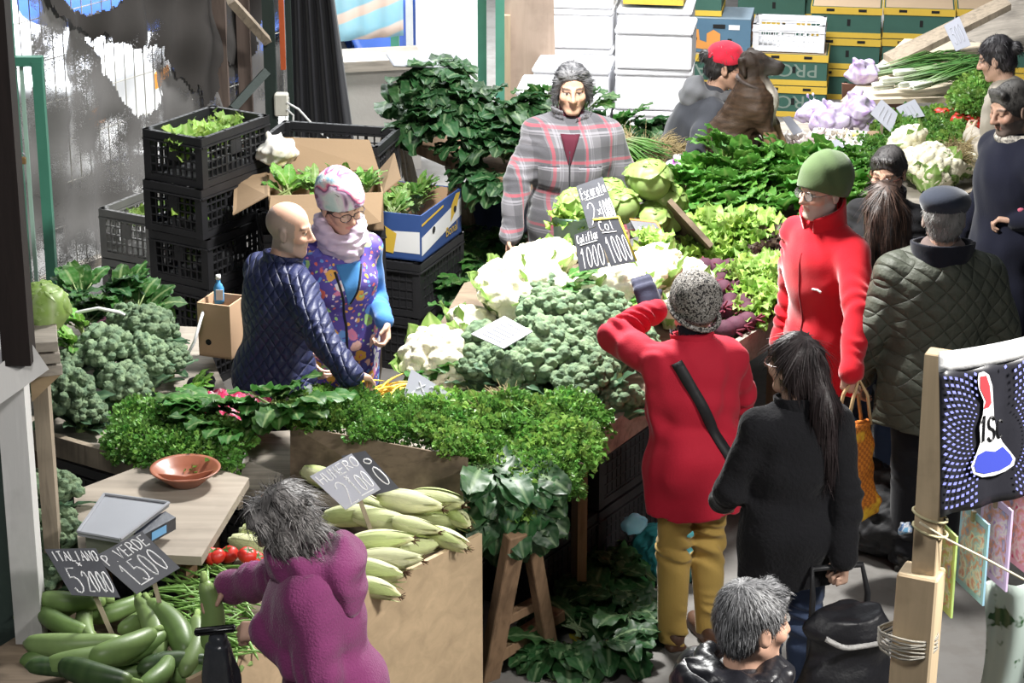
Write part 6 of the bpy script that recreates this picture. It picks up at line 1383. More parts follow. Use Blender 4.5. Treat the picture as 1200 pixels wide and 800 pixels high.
m = MB(); m.box((0, 0, .064), (.36, .5, .128)); tag(m.build('pallet', PLYD, None, False, (-1.99, 12.72, 0), False), 'dark pallet carrying the grey crates by the mesh', 'pallet')
for k in range(2): spawn(frilly_lettuce, k, (-2.05+.12*k, 12.66+.1*k, .13+.285*2-.10), rotm(.1, 0, k), .8, 'lettuce in the upper grey crate', 'lettuce in the grey crate')
cb = rad(66); rv2 = np.array([math.cos(cb), math.sin(cb)]); lv2 = np.array([-rv2[1], rv2[0]]); c2 = np.array([-.50, 11.87])+rv2*.3+lv2*.2
for i, l in enumerate(('lower black crate right of the patterned vest', 'upper black crate under the banana carton')): crate(l, (c2[0], c2[1], .305*i), (.6, .4, .30), cb+(.05 if i else 0), CRATEM, 'black crates by the patterned vest', solid=True)
for k in range(3): spawn(arugula, k, (c2[0]+rv2[0]*(-.18+.18*k), c2[1]+rv2[1]*(-.18+.18*k), .03), rotm(0, 0, k), .8, 'leafy greens inside the lower black crate right of the patterned vest', 'greens in the low crate')
# banana carton, blue white and yellow
BLUEC = simple('blue carton', (.03, .07, .22), .6, .1, 6, .1); WHITEC = simple('white carton print', (.70, .70, .70), .6, .05, 6, .1); YELC = simple('yellow carton print', (.60, .40, .05), .6, .1, 12, .1); TANC = cardboard('tan cardboard', (.42, .27, .16)); HOLE = simple('hole', (.01, .01, .01), .9, 0, 5, 0)
def open_carton(name, label, c, size, rz_, mat, inner=None, flaps=False):
    o = thing(name, label, 'box', c, rz_); w, d, h = size; t = .008; m = MB(); m.box((0, 0, t/2), (w, d, t))
    for s in (-1, 1): m.box((s*(w-t)/2, 0, h/2), (t, d, h)); m.box((0, s*(d-t)/2, h/2), (w-2*t, t, h))
    m.build('body', mat, o, False, None, False)
    if inner:
        m = MB()
        for s in (-1, 1): m.box((s*(w/2-t-.002), 0, h/2+.002), (.003, d-2*t, h-.01)); m.box((0, s*(d/2-t-.002), h/2+.002), (w-2*t, .003, h-.01))
        m.build('lining', inner, o, False, None, False)
    return o
bc = np.array([c2[0], c2[1], .615]); o = open_carton('banana_carton', 'blue white and yellow fruit carton full of greens on black crates', bc, (.56, .40, .25), cb+.06, BLUEC, TANC)
m = MB(); m.prism([(-.28, .05), (.28, .11), (.28, .22), (-.28, .16)], .003, rotm(PI/2, 0, PI), (0, .2025, 0)); 
m = MB(); e = .2015
# long side facing right-front is local -y ; short side local -x
m.add([(-.28, -e, .03), (.28, -e, .10), (.28, -e, .20), (-.28, -e, .13)], [(0, 1, 2, 3)]); m.add([(-.2815, -.19, .04), (-.2815, .19, .04), (-.2815, .19, .14), (-.2815, -.19, .16)], [(0, 3, 2, 1)]); m.build('white_band', WHITEC, o, False, None, False)
m = MB()
m.add([(.12, -e-.001, .10), (.20, -e-.001, .15), (.26, -e-.001, .235), (.2, -e-.001, .24), (.13, -e-.001, .19)], [(0, 1, 2, 3, 4)]); m.add([(-.28, -e-.001, .19), (.02, -e-.001, .215), (.02, -e-.001, .228), (-.28, -e-.001, .203)], [(0, 1, 2, 3)]); m.add([(-.283, -.04, .03), (-.283, .14, .05), (-.283, .16, .15), (-.283, .05, .2), (-.283, -.06, .14)], [(0, 4, 3, 2, 1)])
V, Fc = text_mesh('Bonal', .075); W = np.stack([V[:,0]+.13, np.full(len(V), -e-.003), V[:,1]+.06], 1); m.add(W, Fc); m.build('yellow_print', YELC, o, False, None, False)
for x, z in ((-.12, .13), (.18, .16)): m = MB(); m.lathe([(.0005, 0), (.018, 0), (.018, .002), (.0005, .002)], 12, (x, -e-.002, z), rotm(PI/2, 0, 0)); m.build('hand_hole', HOLE, o, False, None, False)
for k in range(4): spawn(arugula, k % 3, bc+np.array([*(rv2*(-.18+.12*k)), .17]), rotm(.2, jit(.2), k*1.4), 1.0, 'light green leaf bunch in the blue and yellow carton', 'greens in the fruit carton')
# big torn cardboard box behind the vest
BRC = cardboard('kraft cardboard', (.25, .17, .10)); bcn = P(378, 250, .95); crate('black crate carrying the big cardboard box', (bcn[0]-.03, bcn[1]+.22, .55), (.62, .42, .30), rad(10), CRATEM, None, solid=True); crate('black crate on the floor below the big cardboard box', (bcn[0]-.03, bcn[1]+.22, .24), (.62, .42, .30), rad(10), CRATEM, None, solid=True)
crate('black crate with a pale plastic bag, right of the tall stack', (bcn[0]-.02, bcn[1]+.85, .86), (.66, .42, .28), rad(-14), CRATEM, None)
m = MB(); m.box((0, 0, .12), (.6, .4, .24)); tag(m.build('pallet', PLYD, None, False, (bcn[0]-.03, bcn[1]+.22, 0), False), 'dark pallet below the crates behind the patterned vest', 'pallet')
m = MB(); m.box((0, 0, .43), (.6, .38, .86)); tag(m.build('plinth', PLYD, None, False, (bcn[0]-.02, bcn[1]+.85, 0), False), 'dark box under the crate with the pale bag', 'box')
o = open_carton('cardboard_box', 'large open kraft cardboard box of greens behind the patterned vest', np.array([bcn[0], bcn[1]+.18, .86]), (.58, .42, .20), rad(6), BRC)
def flap(pts, thick=.006):
    m = MB(); q = np.array(pts, float); n = nrm(np.cross(q[1]-q[0], q[-1]-q[0]))*thick; k = len(q); m.add(np.vstack([q, q+n]), [tuple(range(k)), tuple(range(k, 2*k))[::-1]]+[(i, k+i, k+(i+1) % k, (i+1) % k) for i in range(k)]); m.build('flap', BRC, o, False, None, False)
flap([(-.29, -.21, .2), (-.29, .21, .2), (-.46, .22, .17), (-.47, -.2, .10)]); flap([(-.28, -.21, .2), (.10, -.21, .2), (.06, -.34, .02), (-.30, -.33, .06)]); flap([(-.28, .21, .2), (.29, .21, .2), (.25, .33, .33), (-.25, .33, .36)]); flap([(.29, -.21, .2), (.29, .21, .2), (.37, .18, .30), (.38, -.2, .27)]); flap([(.12, -.21, .2), (.29, -.21, .2), (.27, -.33, .08), (.13, -.31, .05)])
for k in range(4): spawn(arugula if k % 2 else bright_bunch, k % 3, np.array([bcn[0]-.2+.14*k, bcn[1]+.18+jit(.05), .98]), rotm(.2, jit(.2), k*1.7), .95, 'leafy bunch in the large kraft cardboard box', 'greens in the kraft box')
lumpbag('plastic_bag', 'pale plastic bag with yellow produce right of the tall crates', P(325, 192, 1.10), .10, multi('thin pale plastic', [(.4, (.72, .70, .66)), (.6, (.74, .70, .58)), (.68, (.62, .55, .22))], 9, False, .35, .4), 4)
# carton with phone and cable by the navy jacket
o = open_carton('cardboard_box', 'tall tan cardboard box with round hole beside the navy jacket', P(262, 412, .80), (.16, .16, .25), rad(-20), cardboard('tan box', (.48, .32, .2)))
m = MB(); m.lathe([(.0005, 0), (.014, 0), (.014, .002), (.0005, .002)], 12, (-.03, -.0815, .07), rotm(PI/2, 0, 0)); m.build('hole', HOLE, o, False, None, False)
o = thing('spray_bottle', 'small blue and white bottle in the tan cardboard box', 'bottle', P(257, 355, 1.02)); m = MB(); m.lathe([(.0005, 0), (.03, 0), (.032, .02), (.032, .09), (.02, .115), (.012, .12), (.012, .14), (.0005, .14)], 16, (0, 0, 0), None, None, .9, .6); m.build('bottle', simple('blue plastic', (.08, .3, .6), .35), o, True, None, False); m = MB(); m.box((.006, -.0205, .055), (.04, .003, .06)); m.build('label', WHITEC, o, False, None, False); m = MB(); m.lathe([(.0005, .14), (.014, .14), (.014, .165), (.0005, .165)], 12); m.build('cap', WHITEC, o, True, None, False); o.scale = (.8,)*3
m = MB(); m.tube([P(242, 352, 1.02), P(235, 375, 1.0), P(228, 400, .92), P(215, 425, .82), P(212, 432, .79)], .007, 6); tag(m.build('cable', simple('white cable', (.7, .7, .7), .5), None, True, None, False), 'white cable hanging beside the tan cardboard box', 'cable')
m = MB(); m.tube([P(72, 400, .95), P(76, 380, 1.0), P(90, 366, 1.05), P(115, 361, 1.07), P(140, 366, 1.05), P(155, 374, 1.0)], .008, 6); tag(m.build('hoop', simple('white hose', (.7, .7, .68), .5), None, True, None, False), 'white plastic hoop over the leaves on the left table', 'hoop')
# pink and white crumpled bag
PB = P(278, 478, .86); G = []
for i in range(25):
    row = []
    for j in range(17):
        u, v = i/24-.5, j/16-.5; row.append((u*.42+.01*math.sin(v*20), v*.24, .05*(1-(2*u)**2)*(1-(2*v)**2)+.012*math.sin(u*34+v*20)+.008*math.sin(v*50-u*23)))
    G.append(row)
m = MB(); m.grid(G); b = m.build('plastic_bag', multi('pink and white plastic', [(.38, (.45, .02, .08)), (.5, (.60, .05, .14)), (.55, (.80, .55, .60)), (.62, (.55, .03, .10))], 14, False, .35, .4, 1.2), None, True, tuple(PB), False); b.rotation_euler = (0, 0, -.5); mo = b.modifiers.new('t', 'SOLIDIFY'); mo.thickness = .004; tag(b, 'crumpled pink and white plastic bag on the left table', 'bag')
# foam boxes behind the plaid shirt
k = 0
FB = [(.27, 14.95, 3, .42, 'at the left end'), (.42, 15.55, 3, .5, 'in the middle column'), (.95, 15.5, 4, .5, 'in the right column'), (.45, 16.1, 5, .5, 'in the tall back left column'), (.98, 16.1, 4, .5, 'in the back right column')]
for x, y, n, w, l in FB:
    for i in range(n): foam_box('white foam box, %s from the floor %s' % (['lowest', 'second', 'third', 'fourth', 'fifth'][i], l), (x+jit(.012), y+jit(.012), .275*i), (w, .42, .27), rad(-8)+jit(.02), 'white foam boxes behind the plaid shirt')
m = MB(); m.box((0, 0, 0), (.09, .004, .10)); o = m.build('label', simple('green label', (.05, .35, .12), .5), None, False, (.78, 15.268, .35), False); tag(o, 'small green and yellow sticker on the white foam boxes', 'sticker'); o.rotation_euler = (0, 0, rad(-8))
# printed fruit boxes
GREENC = simple('dark green carton', (.035, .10, .075), .6, .15, 6, .1); GREYP = simple('grey print', (.19, .24, .20), .6, .05, 6, 0); ORANGEP = simple('orange print', (.62, .26, .06), .6, .05, 6, 0); TOPM = cardboard('pale carton top', (.55, .40, .26)); STEEL = simple('steel blue carton', (.075, .15, .22), .6, .1, 6, .1)
def fruit_box(label, c, size, rz_, text='PROL', body=None, group=None):
    o = thing('fruit_box', label, 'box', c, rz_, group); w, d, h = size; m = MB(); m.box((0, 0, h/2), (w, d, h)); m.build('body', body or GREENC, o, False, None, False)
    m = MB(); m.box((0, 0, h*.88), (w+.016, d+.016, h*.22)); m.build('lid', YELC, o, False, None, False); m = MB(); m.box((0, 0, h*.995), (w-.02, d-.02, .006)); m.build('lid_top', TOPM, o, False, None, False); m = MB(); m.box((0, 0, h*.09), (w+.008, d+.008, h*.17)); m.build('bottom_band', YELC, o, False, None, False)
    m = MB()
    for x, z, w_, h_ in ((-.12, h*.90, .06, .02), (.12, h*.90, .06, .02), (.02, h*.5, .025, .05)): m = MB(); m.box((x, -d/2-(.009 if w_ > .03 else .001), z), (w_, .003, h_)); m.build('hand_hole', HOLE, o, False, None, False)
    if text:
        V, Fc = text_mesh(text, .155); m = MB(); m.add(np.stack([-V[:,0]*1.05, np.full(len(V), -d/2-.002), -V[:,1]*.9+h*.5], 1), Fc); m.build('lettering', GREYP, o, False, None, False)
    return o
q = P(930, 137, 0); fb = []
SZ = (.52, .4, .235); RZ = rad(-9)
for i in range(2): fruit_box('green and yellow fruit box, %s of the front stack behind the dog' % ('lower', 'upper')[i], (q[0], q[1]+.2, .0+.24*i), SZ, RZ, 'PROL', None, 'fruit boxes behind the dog')
q2 = P(826, 137, 0)
for i in range(2): fruit_box('green and yellow fruit box, %s of the stack behind the red cap' % ('lower', 'upper')[i], (q2[0], q2[1]+.2, .24*i), SZ, RZ, 'PAL', None, 'fruit boxes behind the red cap')
o = thing('fruit_box', 'steel blue fruit carton with orange print above the red cap', 'box', (q2[0]+.10, q2[1]+.22, .485), RZ); m = MB(); m.box((0, 0, .125), (.5, .42, .25)); m.build('body', STEEL, o, False, None, False); m = MB(); m.box((0, 0, .251), (.50, .42, .006)); m.build('lid', simple('dusty blue lid', (.20, .26, .31), .7), o, False, None, False)
m = MB(); e = -.212; m.add([(-.22, e, .17), (-.13, e, .17), (-.12, e, .09), (-.02, e, .06), (-.06, e, .02), (-.16, e, .03), (-.23, e, .08)], [(0, 6, 5, 4, 3, 2, 1)]); m.add([(-.07, e-.001, .03), (.03, e-.001, .03), (.03, e-.001, .14), (-.02, e-.001, .17), (-.07, e-.001, .14)], [(0, 1, 2, 3, 4)]); m.build('orange_print', ORANGEP, o, False, None, False); m = MB(); m.add([(.252, -.15, .06), (.252, .1, .08), (.252, .12, .19), (.252, -.08, .2)], [(0, 1, 2, 3)]); m.build('side_print', ORANGEP, o, False, None, False)
for x, z, w_, h_ in ((.02, .195, .09, .03), (.10, .09, .03, .03), (-.15, .1, .02, .02)): m = MB(); m.box((x, e+.0005, z), (w_, .006, h_)); m.build('hand_hole', HOLE, o, False, None, False)
m = MB(); m.box((.13, e+.001, .19), (.08, .004, .035)); m.build('label', WHITEC, o, False, None, False)
fruit_box('green fruit box on top of the steel blue carton', (q2[0]-.09, q2[1]+.28, .745), (.45, .4, .235), RZ, None)
q3 = P(752, 13, 1.15); fruit_box('yellow-edged fruit box on top of the foam boxes', (.98, 16.1, 1.12), (.40, .36, .22), RZ, None)
Yb = 17.95
for j, x in enumerate((2.55, 3.09, 3.63)):
    for i in range(3): fruit_box('green fruit box, %s of the %s column in the rear row' % (['lowest', 'middle', 'top'][i], ['left', 'second', 'right'][j]), (x, Yb+.09*-(x-2.55), .24*i), (.52, .4, .235), RZ, None, None, 'fruit boxes in the rear row')
    if j < 2:
        for i in range(3):
            m = MB(); m.box((.05 if j else -.02, 0, 0), (.075, .004, .06)) if (i+j) % 2 else None
for j, x in enumerate((2.05, 2.58)):
    for i in range(4): fruit_box('green fruit box, %s of the %s column furthest back' % (['lowest', 'second', 'third', 'top'][i], ['left', 'right'][j]), (x, Yb+.62, .24*i), (.52, .4, .235), RZ, None, None, 'fruit boxes furthest back')
crate('black crate on the furthest fruit boxes', (2.55, Yb+.65, .965), (.5, .36, .2), RZ, CRATEM); 
m = None; crate('white slatted plastic crate on the front fruit boxes', (q[0]-.03, q[1]+.2, .485), (.52, .36, .2), RZ, simple('white crate plastic', (.74, .74, .76), .5, .05), None, 14, 8, 5)
for j in range(3): foam_box('white box, %s in the top right row' % ['first', 'second', 'third'][j], (3.1+.56*j, 18.62, .0), (.54, .4, .82), rad(-9), 'white boxes at the top right')
for j in range(2): foam_box('white box behind the open fruit boxes, %s one' % ['left', 'right'][j], (3.15+.6*j, 19.2, .0), (.56, .4, .98), rad(-9), 'white boxes at the far back')
# long grey board leaning at the top right
bq = [P(1110, 40, .98), P(1200, -10, 1.15), P(1240, 60, 1.02), P(1160, 62, .98)]
board_thing('grey_board', 'long grey board at the top right beyond the spring onions', bq, .03, (0, 0, 1), WOODG)
bq = [P(1035, 70, 1.01), P(1175, 2, 1.3), P(1185, 12, 1.3), P(1050, 80, 1.01)]
board_thing('wooden_rail', 'dark wooden rail slanting up at the top right', bq, .04, (0, .2, 1), WOODY)
# lilac plastic bags
LIL = multi('lilac plastic', [(.35, (.40, .28, .55)), (.5, (.60, .54, .68)), (.65, (.46, .32, .60))], 7, False, .3, .4, 1)
for i, (x, y, h, w, l) in enumerate([(975, 150, .97, .12, 'left, beside the garlic'), (1003, 140, 1.02, .12, 'middle, behind the white cards'), (955, 138, 1.0, .1, 'left rear, before the fruit boxes'), (1022, 150, .97, .08, 'pink, right one under the white cards')]): lumpbag('plastic_bag', 'lilac plastic bag of produce, '+l, P(x, y+6, h-.06), w*.95, LIL, i*3+1)
lumpbag('plastic_bag', 'white and purple printed bag left of the spring onions', P(1008, 97, 1.005), .09, LIL, 9); lumpbag('plastic_bag', 'silver and violet plastic bag beside the dark divider plank', P(800, 212, .99), .085, multi('silver violet plastic', [(.45, (.6, .6, .64)), (.55, (.25, .03, .25))], 8, False, .25, .4), 11)
sackbag('plastic_bag', 'yellow produce bag behind the foam box of bulbs', P(1000, 168, .97)+np.array([0, 0, .03]), .12, .08, multi('yellow net', [(.4, (.75, .55, .12)), (.6, (.75, .66, .35))], 20, False, .5), 13, .8); sackbag('paper_bag', 'small brown paper sack behind the long brown hair', P(1022, 160, .97), .13, .07, BRC, 14, .8)
# ---------------------------------------------------------------- scale, bowl and price signs
sq = [P(122, 580, .97), P(198, 590, .97), P(141, 633, .97), P(91, 624, .97)]; sc = np.mean(sq, 0); o = thing('scale', 'electronic market scale with steel tray on the pale wooden counter', 'scale', tuple(np.array([sc[0], sc[1], .85])))
off = np.array([sc[0], sc[1], .85]); STEELM = simple('brushed steel', (.34, .35, .38), .5, .06, 6, .1, 90, .001, .5)
m = MB(); q = [p-off for p in sq]; m.slab(q, .012); 
for i in range(4): m.tube([q[i]+np.array([0, 0, .004]), q[(i+1) % 4]+np.array([0, 0, .004])], .006, 6)
m.build('tray', STEELM, o, False, None, False)
ci = np.mean(q, 0); sh = [ci+(p-ci)*.82 for p in q]; sh = [np.array([p[0], p[1], .1]) for p in sh]; m = MB(); m.slab(sh, .1); m.build('base', simple('scale body', (.16, .17, .13), .5), o, False, None, False)
dq = [P(165, 628, .94)-off, P(206, 606, .94)-off, P(206, 620, .88)-off, P(165, 643, .88)-off]
n = nrm(np.cross(dq[1]-dq[0], dq[3]-dq[0])); n = n if n[1] < 0 else -n
m = MB(); m.add(np.vstack([dq, np.array(dq)-n*.05]), [(0, 3, 2, 1), (4, 5, 6, 7)]+[(k, (k+1) % 4, 4+(k+1) % 4, 4+k) for k in range(4)]); m.build('console', simple('dark console', (.03, .035, .05), .4), o, False, None, False)
f = lambda u, v: dq[0]*(1-u)*(1-v)+dq[1]*u*(1-v)+dq[2]*u*v+dq[3]*(1-u)*v+n*.002
m = MB(); m.add([f(.3, .15), f(.72, .15), f(.72, .8), f(.3, .8)], [(0, 3, 2, 1)]); scm, nt, b = newmat('lcd'); b.inputs['Base Color'].default_value = (.12, .30, .5, 1); b.inputs['Emission Color'].default_value = (.2, .5, .9, 1); b.inputs['Emission Strength'].default_value = .25; m.build('display', scm, o, False, None, False)
bw = thing('clay_bowl', 'brown clay bowl with a divider on the pale wooden counter', 'bowl', tuple(P(218, 566, .852))); CLAY = simple('glazed clay', (.27, .095, .055), .35, .25, 14, .1, 50, .002, 0, .5); m = MB(); m.lathe([(.001, 0), (.06, 0), (.066, .006), (.10, .035), (.132, .06), (.136, .064), (.134, .067), (.122, .062), (.092, .036), (.06, .014), (.001, .012)], 36); m.build('bowl', CLAY, bw, True, None, False)
m = MB(); m.prism([(-.10, .040), (-.06, .017), (.06, .017), (.10, .040), (.115, .052), (0, .03), (-.115, .05)], .006, rotm(PI/2, 0, rad(8)), (0, 0, 0)); m.build('divider', CLAY, bw, False, None, False)
up = np.array([0, -.75, .66])
sign('price_board', 'left slate price board in the courgettes, chalked 5 2000', [(52, 643), (112, 642), (141, 700), (84, 697)], .98, (.0, -.8, .6), [('ITALIANO', .06, .06, .96, .26), ('x', .45, .27, .58, .38), ('5', .1, .42, .40, .93), ('2000', .42, .48, .97, .90)], stick=(.10, .02, -.32))
sign('price_board', 'right slate price board in the beans, chalked P VERDE 1500', [(110, 652), (166, 622), (211, 665), (160, 696)], 1.0, (.1, -.8, .6), [('P.VERDE', .05, .06, .95, .30), ('1500', .10, .38, .90, .88), ('_', .18, .93, .5, .9)], stick=(.05, .05, -.33))
sign('price_board', 'white price card with 2 x 1000 standing in the corn', [(363, 558), (412, 531), (446, 573), (405, 597)], .98, (.15, -.8, .55), [('HUMERO', .05, .06, 1.0, .30), ('x', .5, .34, .62, .46), ('2', .16, .40, .46, .95), ('100', .48, .45, .98, .86), ('_', .5, .94, .9, .92)], WHITEB, simple('white marker', (.9, .9, .92), .6, 0, 5, 0), stick=(.06, .03, -.22))
sign('price_board', 'grey slate board behind the white card in the corn', [(400, 534), (428, 528), (468, 572), (438, 580)], .97, (.15, -.8, .55), [('o', .55, .12, .95, .3), ('0', .55, .4, .98, .85)])
sign('price_board', 'square white price card in the parsley near the yellow pods', [(482, 432), (529, 462), (520, 500), (470, 472)], .99, (-.1, -.75, .65), [('x2', .2, .12, .7, .45), ('1000', .1, .5, .9, .9)], WHITEB, simple('pale marker', (.78, .78, .84), .6, 0, 5, 0))
sign('price_board', 'tilted white price card lying on the cauliflowers', [(552, 391), (591, 370), (624, 388), (590, 408)], 1.13, (-.1, -.45, .9), [('llllll', .1, .2, .9, .8)], WHITEB, simple('grey marker', (.2, .2, .25), .6, 0, 5, 0), tr=.002)
sign('price_board', 'tall slate board chalked Escarola, furthest of the three', [(675, 218), (706, 207), (724, 256), (690, 268)], 1.33, (0, -.85, .5), [('Escarola', .06, .10, .96, .34), ('_', .1, .40, .9, .38), ('2', .1, .46, .42, .95), ('x', .44, .62, .58, .8), ('1000', .56, .5, 1.0, .95)], tr=.0022)
sign('price_board', 'yellow-edged slate board chalked with a price, middle of three', [(695, 257), (725, 254), (746, 306), (716, 312)], 1.33, (.1, -.85, .5), [('Col', .1, .06, .7, .26), ('_', .1, .32, .75, .30), ('1000', .1, .40, .96, .95)], edge=simple('yellow tape', (.75, .65, .08), .5), tr=.0024)
sign('price_board', 'slate board chalked Coliflor, left and nearest of the three', [(673, 275), (701, 265), (713, 312), (679, 318)], 1.34, (0, -.85, .5), [('Coliflor', .06, .06, .94, .28), ('_', .1, .34, .9, .32), ('1000', .1, .42, .96, .95)], tr=.0024)
sign('price_board', 'orange-edged slate board lying among the round lettuces', [(738, 257), (769, 260), (784, 285), (752, 283)], 1.12, (0, -.6, .8), [('llllll', .15, .3, .9, .85)], edge=simple('orange tape', (.7, .22, .06), .5), tr=.0025)
WM = simple('grey marker line', (.45, .45, .5), .6, 0, 5, 0)
sign('price_card', 'white price card standing above the spring onions', [(1106, 30), (1124, 19), (1138, 53), (1120, 60)], 1.2, (0, -.9, .4), [('500', .15, .2, .85, .8)], WHITEB, WM)
sign('price_card', 'left white price card behind the far stall parsley', [(1033, 116), (1052, 133), (1045, 156), (1020, 133)], 1.08, (0, -.8, .5), [('lll', .2, .2, .8, .8)], WHITEB, WM, stick=(.0, .02, -.16)); sign('price_card', 'right white price card behind the far stall parsley', [(1050, 126), (1072, 116), (1084, 136), (1060, 140)], 1.06, (0, -.8, .5), [('lll', .2, .2, .8, .8)], WHITEB, WM)
sign('price_card', 'white price card in the garlic under the dog paws', [(916, 137), (926, 136), (941, 154), (930, 158)], 1.12, (0, -.8, .6), [], WHITEB); sign('price_card', 'white price card in the box of small bulbs', [(972, 165), (982, 163), (1004, 187), (996, 190)], 1.1, (0, -.8, .6), [], WHITEB); sign('price_card', 'dark-backed price card beside the green beanie', [(955, 168), (968, 172), (980, 200), (972, 205)], 1.12, (-.5, -.8, .4), [], simple('slate card', (.12, .13, .16), .5))
m = MB(); a = P(395, 470, .97); m.bar(P(360, 452, 1.02), P(388, 485, .93), .028, .006, (0, -.7, .7)); tag(m.build('price_card', WHITEB, None, False, None, False, tuple(a)), 'narrow white card end-on in the parsley by the navy jacket', 'price sign')
o = thing('tray', 'thin grey tray lying on the dark chard at the back', 'tray', tuple(P(500, 72, 1.42))); m = MB(); m.box((0, 0, 0), (.42, .28, .012), rotm(0, .08, .2), .005); m.build('tray', STEELM, o, False, None, False)
lumpbag('plastic_bag', 'light blue plastic bag under the stall beside the mustard trousers', PY(744, 622, 9.25), .05, simple('light blue plastic', (.25, .6, .8), .3, .1, 9, .4, 40, .005), 21)
lumpbag('plastic_bag', 'teal plastic bag on the floor behind the mustard trousers', P(790, 715, .0)+np.array([0, .35, 0]), .16, simple('teal plastic', (.02, .14, .15), .35, .2, 9, .4, 40, .005), 22)
lumpbag('duffel_bag', 'large black bag on the ground behind the pine post', P(1045, 640, .0), .26, simple('black canvas', (.012, .012, .014), .7, .3, 9, .4, 60, .005), 23)
m = MB(); m.box((0, 0, .2), (.14, .14, .4)); o = m.build('wooden_box', PLYD, None, False, tuple(PY(744, 622, 9.25)-np.array([0, 0, .4])), False); tag(o, 'small dark box under the light blue plastic bag', 'box') if 0 else bpy.data.objects.remove(o)
for i, (x, y, z, a, l) in enumerate([(-1.62, 9.32, 0, -35, 'left one on the floor under the broccoli table'), (-1.62, 9.32, .3, -35, 'left one stacked under the broccoli table'), (-1.2, 9.02, 0, -35, 'right one on the floor under the broccoli table'), (-1.2, 9.02, .3, -35, 'right one stacked under the broccoli table'), (.36, 9.75, 0, 58, 'front one under the broccoli heap'), (.36, 9.75, .3, 58, 'stacked front one under the broccoli heap'), (.75, 10.35, 0, 58, 'under the cauliflowers'), (.1, 9.35, 0, 58, 'behind the trestle'), (-.45, 8.95, 0, -20, 'under the corner parsley'), (-.45, 8.95, .3, -20, 'stacked under the corner parsley')]):
    crate('black crate filling the dark below stalls, '+l, (x, y, z), (.56, .38, .29), rad(a), CRATEM, 'black crates below the stalls', solid=True)  # those under the main stall are added to keep that gap dark

lumpbag('cloth', 'dark crumpled cloth between the black crates and the pink bag', P(238, 462, .76), .06, cloth('dark cloth', (.03, .028, .03)), 31)
o = open_carton('carton', 'dark navy open carton with tan inside behind the leaning table leg', P(582, 262, .40), (.42, .3, .22), rad(-18), simple('navy carton', (.02, .035, .08), .6), TANC)
m = MB(); m.box((0, 0, .2), (.38, .28, .4)); tag(m.build('wooden_box', PLYD, None, False, tuple(P(582, 262, .40)-np.array([0, 0, .4])), False), 'dark box under the navy open carton', 'box')
m = MB()
for k in range(5):
    a = P(455+2*k, 160, .97); m.tube([a, a+np.array([.012*k, -.03, -.08]), a+np.array([.02*k-.01, -.035, -.17-.02*k])], .004, 5)
tag(m.build('string', simple('white string', (.65, .64, .6), .8), None, True, None, False, tuple(P(458, 160, .97))), 'white strings hanging from the chard table corner', 'string')
lumpbag('cloth', 'small pink cloth held by the bearded person', P(1196, 250, 1.15), .05, cloth('pink cloth', (.5, .12, .18)), 33)
lumpbag('trinket', 'small blue and white trinket tied to the pine post', PY(1061, 628, 5.93), .022, multi('blue white trinket', [(.4, (.15, .35, .55)), (.5, (.7, .7, .72)), (.6, (.1, .2, .4))], 60, False, .5), 34)
# ---------------------------------------------------------------- fences, posts and the street behind
GREENP = simple('green painted steel', (.06, .22, .15), .45, .2, 8, .2, 40, .003); DKPOST = simple('dark green post', (.022, .035, .03), .5, .2)
def post(name, label, px, py, Y, z0, z1, w, mat, cat='post', t=None, px2=None):
    a = PY(px, py, Y); m = MB(); m.bar((0, 0, z0), (0 if px2 is None else (px2-px)/180, 0, z1), w, t or w, (0, 1, 0)); return tag(m.build(name, mat, None, False, (a[0], Y, 0), False), label, cat)
post('steel_post', 'dark green steel post behind the tall black crates', 317, 90, 14.3, 0, 2.2, .07, DKPOST); post('steel_post', 'slim dark green post left of the black tarpaulin', 340, 90, 14.6, 0, 2.2, .035, DKPOST)
post('conduit', 'orange electrical conduit above the white socket box', 331, 50, 14.28, 1.07, 2.2, .03, simple('orange conduit', (.50, .10, .03), .5), 'pipe')
q = PY(330, 122, 14.25); o = thing('socket_box', 'white electrical socket box on the dark green post', 'socket', tuple(q)); m = MB(); m.box((0, 0, 0), (.085, .07, .14), None, .008); m.build('body', simple('ivory plastic', (.62, .60, .52), .5), o, False, None, False); m = MB(); m.box((.044, -.0, .02), (.006, .04, .04)); m.box((.044, 0, -.035), (.006, .04, .04)); m.build('outlet', simple('grey outlet', (.4, .4, .38), .5), o, False, None, False)
for i, (pts, l) in enumerate([([(336, 120), (350, 128), (370, 150), (390, 168), (405, 185)], 'white cable running right from the socket box'), ([(336, 128), (344, 135), (342, 158), (337, 178)], 'white cable hanging down from the socket box')]):
    m = MB(); m.tube([PY(x, y, 14.2) for x, y in pts], .007, 6); tag(m.build('cable', simple('white flex', (.7, .7, .68), .5), None, True, None, False), l, 'cable')
# black tarpaulin
G = []
for i in range(20):
    z = .30+2.0*i/19; row = []; x0 = PY(338, 100, 14.9)[0]; w = .40-.22*(i/19)
    for j in range(41): u = j/40; row.append((x0+.02+w*u, 14.9+.05*math.sin(u*26+.6*math.sin(z*3))*(.5+.5*u), z+.05*u))
    G.append(row)
m = MB(); m.grid(G); b = m.build('tarpaulin', cloth('black tarpaulin', (.016, .016, .019), .7), None, True, None, False); mo = b.modifiers.new('t', 'SOLIDIFY'); mo.thickness = .006; tag(b, 'black tarpaulin hanging in folds beside the white socket', 'tarpaulin')
